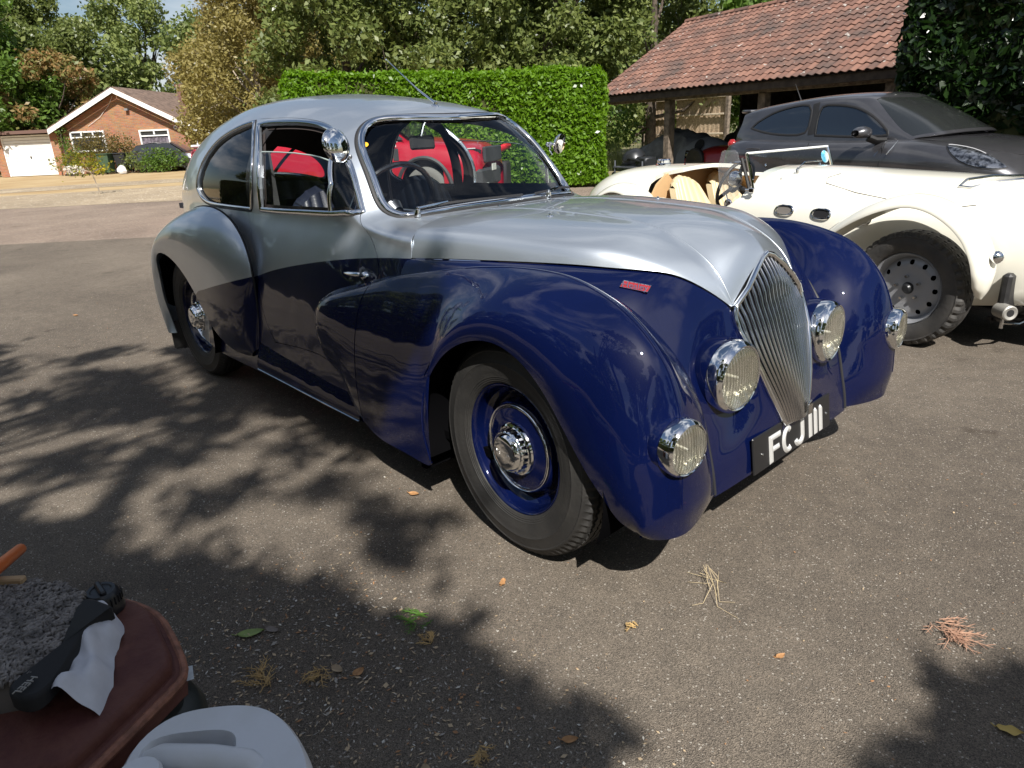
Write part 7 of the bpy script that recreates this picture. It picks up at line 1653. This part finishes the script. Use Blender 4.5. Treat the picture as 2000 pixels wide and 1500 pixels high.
m = MB(); m.lathe([(0, .035), (.030, .034), (.034, .028), (.034, 0)], (-.02, -.10, .352), (0, 0, 1), 24); m.out('can_cap', M_CAN, can)
m = MB(); m.tube([(-.386, -1.925, .398), (-.378, -1.928, .401), (-.232, -1.976, .45), (-.10, -2.02, .494)], [.008, .0125, .0135, .0135], 12); o = m.out('tool_handle', mat('orange_plastic', (.62, .13, .02), .45), None, angle=60); tag(o, 'orange tool handle tip at the left edge', 'handle')
m = MB(); m.bbox((-.19, -1.985, .438), (.10, .018, .014), .003, Matrix.Translation((-.19, -1.985, .438)) @ Matrix.Rotation(.85, 4, 'Z') @ Matrix.Translation((.19, 1.985, -.438))); o = m.out('wooden_slat', mat('pale_wood', (.42, .28, .15), .8), None, smooth=False); tag(o, 'short pale wooden slat beside the grey fleece, at the left edge', 'wood')

# ================================================================= fallen leaves, needles and twigs on the tarmac
def curled_leaf(name, loc, L, W, rz, m, label, curl=.25, lobes=0, group=None):
    P = []; nu_, nv_ = 9, 5
    for i in range(nu_):
        t = i/(nu_-1); w = W*math.sin(math.pi*t**.85)**.8*(1+(.35*math.cos(lobes*math.pi*t) if lobes else .04*math.sin(t*37)))
        for j in range(nv_): s = -1+j/2; P.append(((t-.5)*L, s*w/2, .002+curl*W*(s*s)*.5+curl*L*.18*(2*t-1)**2))
    mb = MB(); mb.grid(P, nu_, nv_); mb.tube([(-L*.5, 0, .004), (-L*.68, .004, .008)], .0012, 4)
    o = mb.out(name, m, None, angle=80); o.location = loc; o.rotation_euler = (0, 0, rz); tag(o, label, 'leaf', group); return o
LG = mat('green_leaf', (.22, .30, .08), .5, var=.15, vscale=20); LO = mat('tan_leaf', (.42, .22, .09), .7, var=.25, vscale=30); LB = mat('pale_brown_leaf', (.36, .27, .17), .8, var=.2, vscale=30)
curled_leaf('fallen_leaf', (-.228, -1.518, .002), .072, .032, 1.05, LG, 'large pale green leaf on the shaded tarmac right of the fleece')
curled_leaf('fallen_leaf', (-.535, -.760, .002), .042, .028, .5, LO, 'orange-brown leaf below the front door, in the dappled shade')
curled_leaf('fallen_leaf', (.10, -.893, .002), .034, .022, 2.2, LO, 'orange leaf on the sunlit tarmac below the front wheel', lobes=2)
curled_leaf('fallen_leaf', (.062, -1.420, .002), .040, .022, .2, LB, 'pale brown leaf in the needle litter above the white can')
curled_leaf('fallen_leaf', (.11, -1.388, .002), .035, .024, 1.7, LO, 'tan leaf just right of the pale brown one')
curled_leaf('fallen_leaf', (.62, -1.17, .002), .038, .02, .9, LO, 'rust-coloured leaf at the edge of the solid shade')
curled_leaf('fallen_leaf', (1.27, -.495, .002), .050, .026, .4, mat('yellow_leaf', (.50, .36, .10), .7), 'yellow-brown leaf near the lower right corner', lobes=3)
curled_leaf('fallen_leaf', (.46, -1.44, .002), .036, .024, 2.6, LB, 'pale leaf at the bottom of the view, right of the white can')
curled_leaf('fallen_leaf', (-4.98, -.898, .002), .05, .03, .4, LO, 'small leaf alone on the tarmac left of the saloon tail')
curled_leaf('fallen_leaf', (.82, -.62, .002), .030, .016, 1.3, LO, 'small orange leaf on sunlit tarmac ahead of the number plate')
curled_leaf('fallen_leaf', (-.20, -1.47, .002), .045, .020, .4, mat('grey_leaf', (.20, .17, .15), .9), 'dull grey-brown leaf under the green leaf')
def sprig(loc, r, k, m, label, seed, name='conifer_sprig'):
    rs = np.random.RandomState(seed); mb = MB()
    for i in range(k):
        a = rs.uniform(-1.1, 1.1); L = r*rs.uniform(.4, 1); s = Vector((rs.uniform(-.3, .5)*r, rs.normal()*.15*r, .004)); e = s+Vector((math.cos(a)*L, math.sin(a)*L, rs.uniform(0, .012))); mb.tube([s, s.lerp(e, .5)+Vector((0, rs.normal()*.1*r, .002)), e], [.0012, .0015, .0006], 5)
        for q in range(5): b = s.lerp(e, .2+.15*q); f = b+Vector((math.cos(a+.7*(-1)**q)*L*.3, math.sin(a+.7*(-1)**q)*L*.3, .003)); mb.tube([b, f], [.0011, .0005], 4)
    o = mb.out(name, m, None, angle=80); o.location = loc; o.rotation_euler = (0, 0, rs.uniform(0, 6)); tag(o, label, 'sprig'); return o
NG = mat('fresh_needles', (.10, .22, .03), .6); NY = mat('dry_needles', (.46, .31, .13), .8, var=.2, vscale=60); NP = mat('pink_dry_needles', (.42, .25, .17), .8)
sprig((.06, -1.155, .002), .075, 12, NG, 'bright green conifer sprig where sun meets shade', 1)
sprig((.15, -1.195, .002), .05, 8, NY, 'yellowing conifer sprig right of the green one', 2)
sprig((.498, -.782, .002), .032, 6, NY, 'small yellow sprig on the sunlit tarmac below the front bumper', 3)
sprig((1.06, -.232, .002), .085, 26, NP, 'patch of pinkish dry needles at the right of the tarmac', 4)
sprig((-.02, -1.57, .002), .07, 14, NY, 'dry conifer sprig just above the white can', 5)
sprig((.03, -1.45, .002), .06, 12, NY, 'tan conifer sprig beside the pale brown leaf', 6)
sprig((.50, -1.33, .002), .045, 10, NY, 'dry sprig in the shade at the bottom centre', 7)
m = MB(); rs = np.random.RandomState(12)
for k in range(7):
    s = Vector((.515+rs.uniform(-.02, .02), -.46+rs.uniform(-.02, .02), .035)); e = Vector((.56+rs.uniform(-.03, .07), -.50+rs.uniform(-.08, .05), .004)); m.tube([s, s.lerp(e, .5)+Vector((rs.normal()*.02, rs.normal()*.02, .01)), e, e+Vector((rs.normal()*.05, rs.normal()*.05, 0))], [.0008, .0010, .0008, .0005], 5)
o = m.out('dry_grass_tuft', mat('straw', (.52, .42, .26), .8), None); tag(o, 'dry straw tuft hanging under the nose by the bead line', 'straw')
# small debris nobody could count
rs = np.random.RandomState(33); V = []; F = []; mi = []
def bits(n, xr, yr, smin, smax, poly=None, elong=3.):
    for _ in range(n):
        x, y = rs.uniform(*xr), rs.uniform(*yr); L = rs.uniform(smin, smax); w = L/rs.uniform(1.3, elong*1.8); a = rs.uniform(0, 6.28); c, s = math.cos(a), math.sin(a); b = len(V); z = .003; lift = rs.uniform(.0, .6)*L
        for (u, v, h) in ((-L, 0, 0), (0, -w, lift*.4), (L, 0, lift), (0, w, lift*.5)): V.append((x+c*u-s*v, y+s*u+c*v, z+h))
        F.append((b, b+1, b+2, b+3)); mi.append(rs.choice(4, p=[.4, .3, .2, .1]))
bits(1000, (-.35, .7), (-1.78, -1.15), .0028, .0085); bits(1300, (-.5, 1.1), (-1.75, -1.0), .0018, .006); bits(260, (-.35, .55), (-1.7, -1.25), .003, .010, elong=5); bits(600, (-.2, 1.6), (-1.2, .6), .0015, .0045); bits(900, (-5, 0), (-2.2, -.7), .002, .006); bits(500, (.8, 1.9), (-.8, 2.0), .0018, .0055); bits(300, (-6, -2), (-1.4, 1.), .003, .008)
o = mobj('leaf_litter', V, F, [mat('litter_straw', (.50, .38, .24), .8), mat('litter_grey', (.34, .31, .27), .9), mat('litter_brown', (.36, .19, .09), .8), mat('litter_white', (.60, .57, .50), .8)], smooth=False); o.data.polygons.foreach_set('material_index', mi); tag(o, 'scattered needles, straw and leaf crumbs on the tarmac', 'litter', kind='stuff')
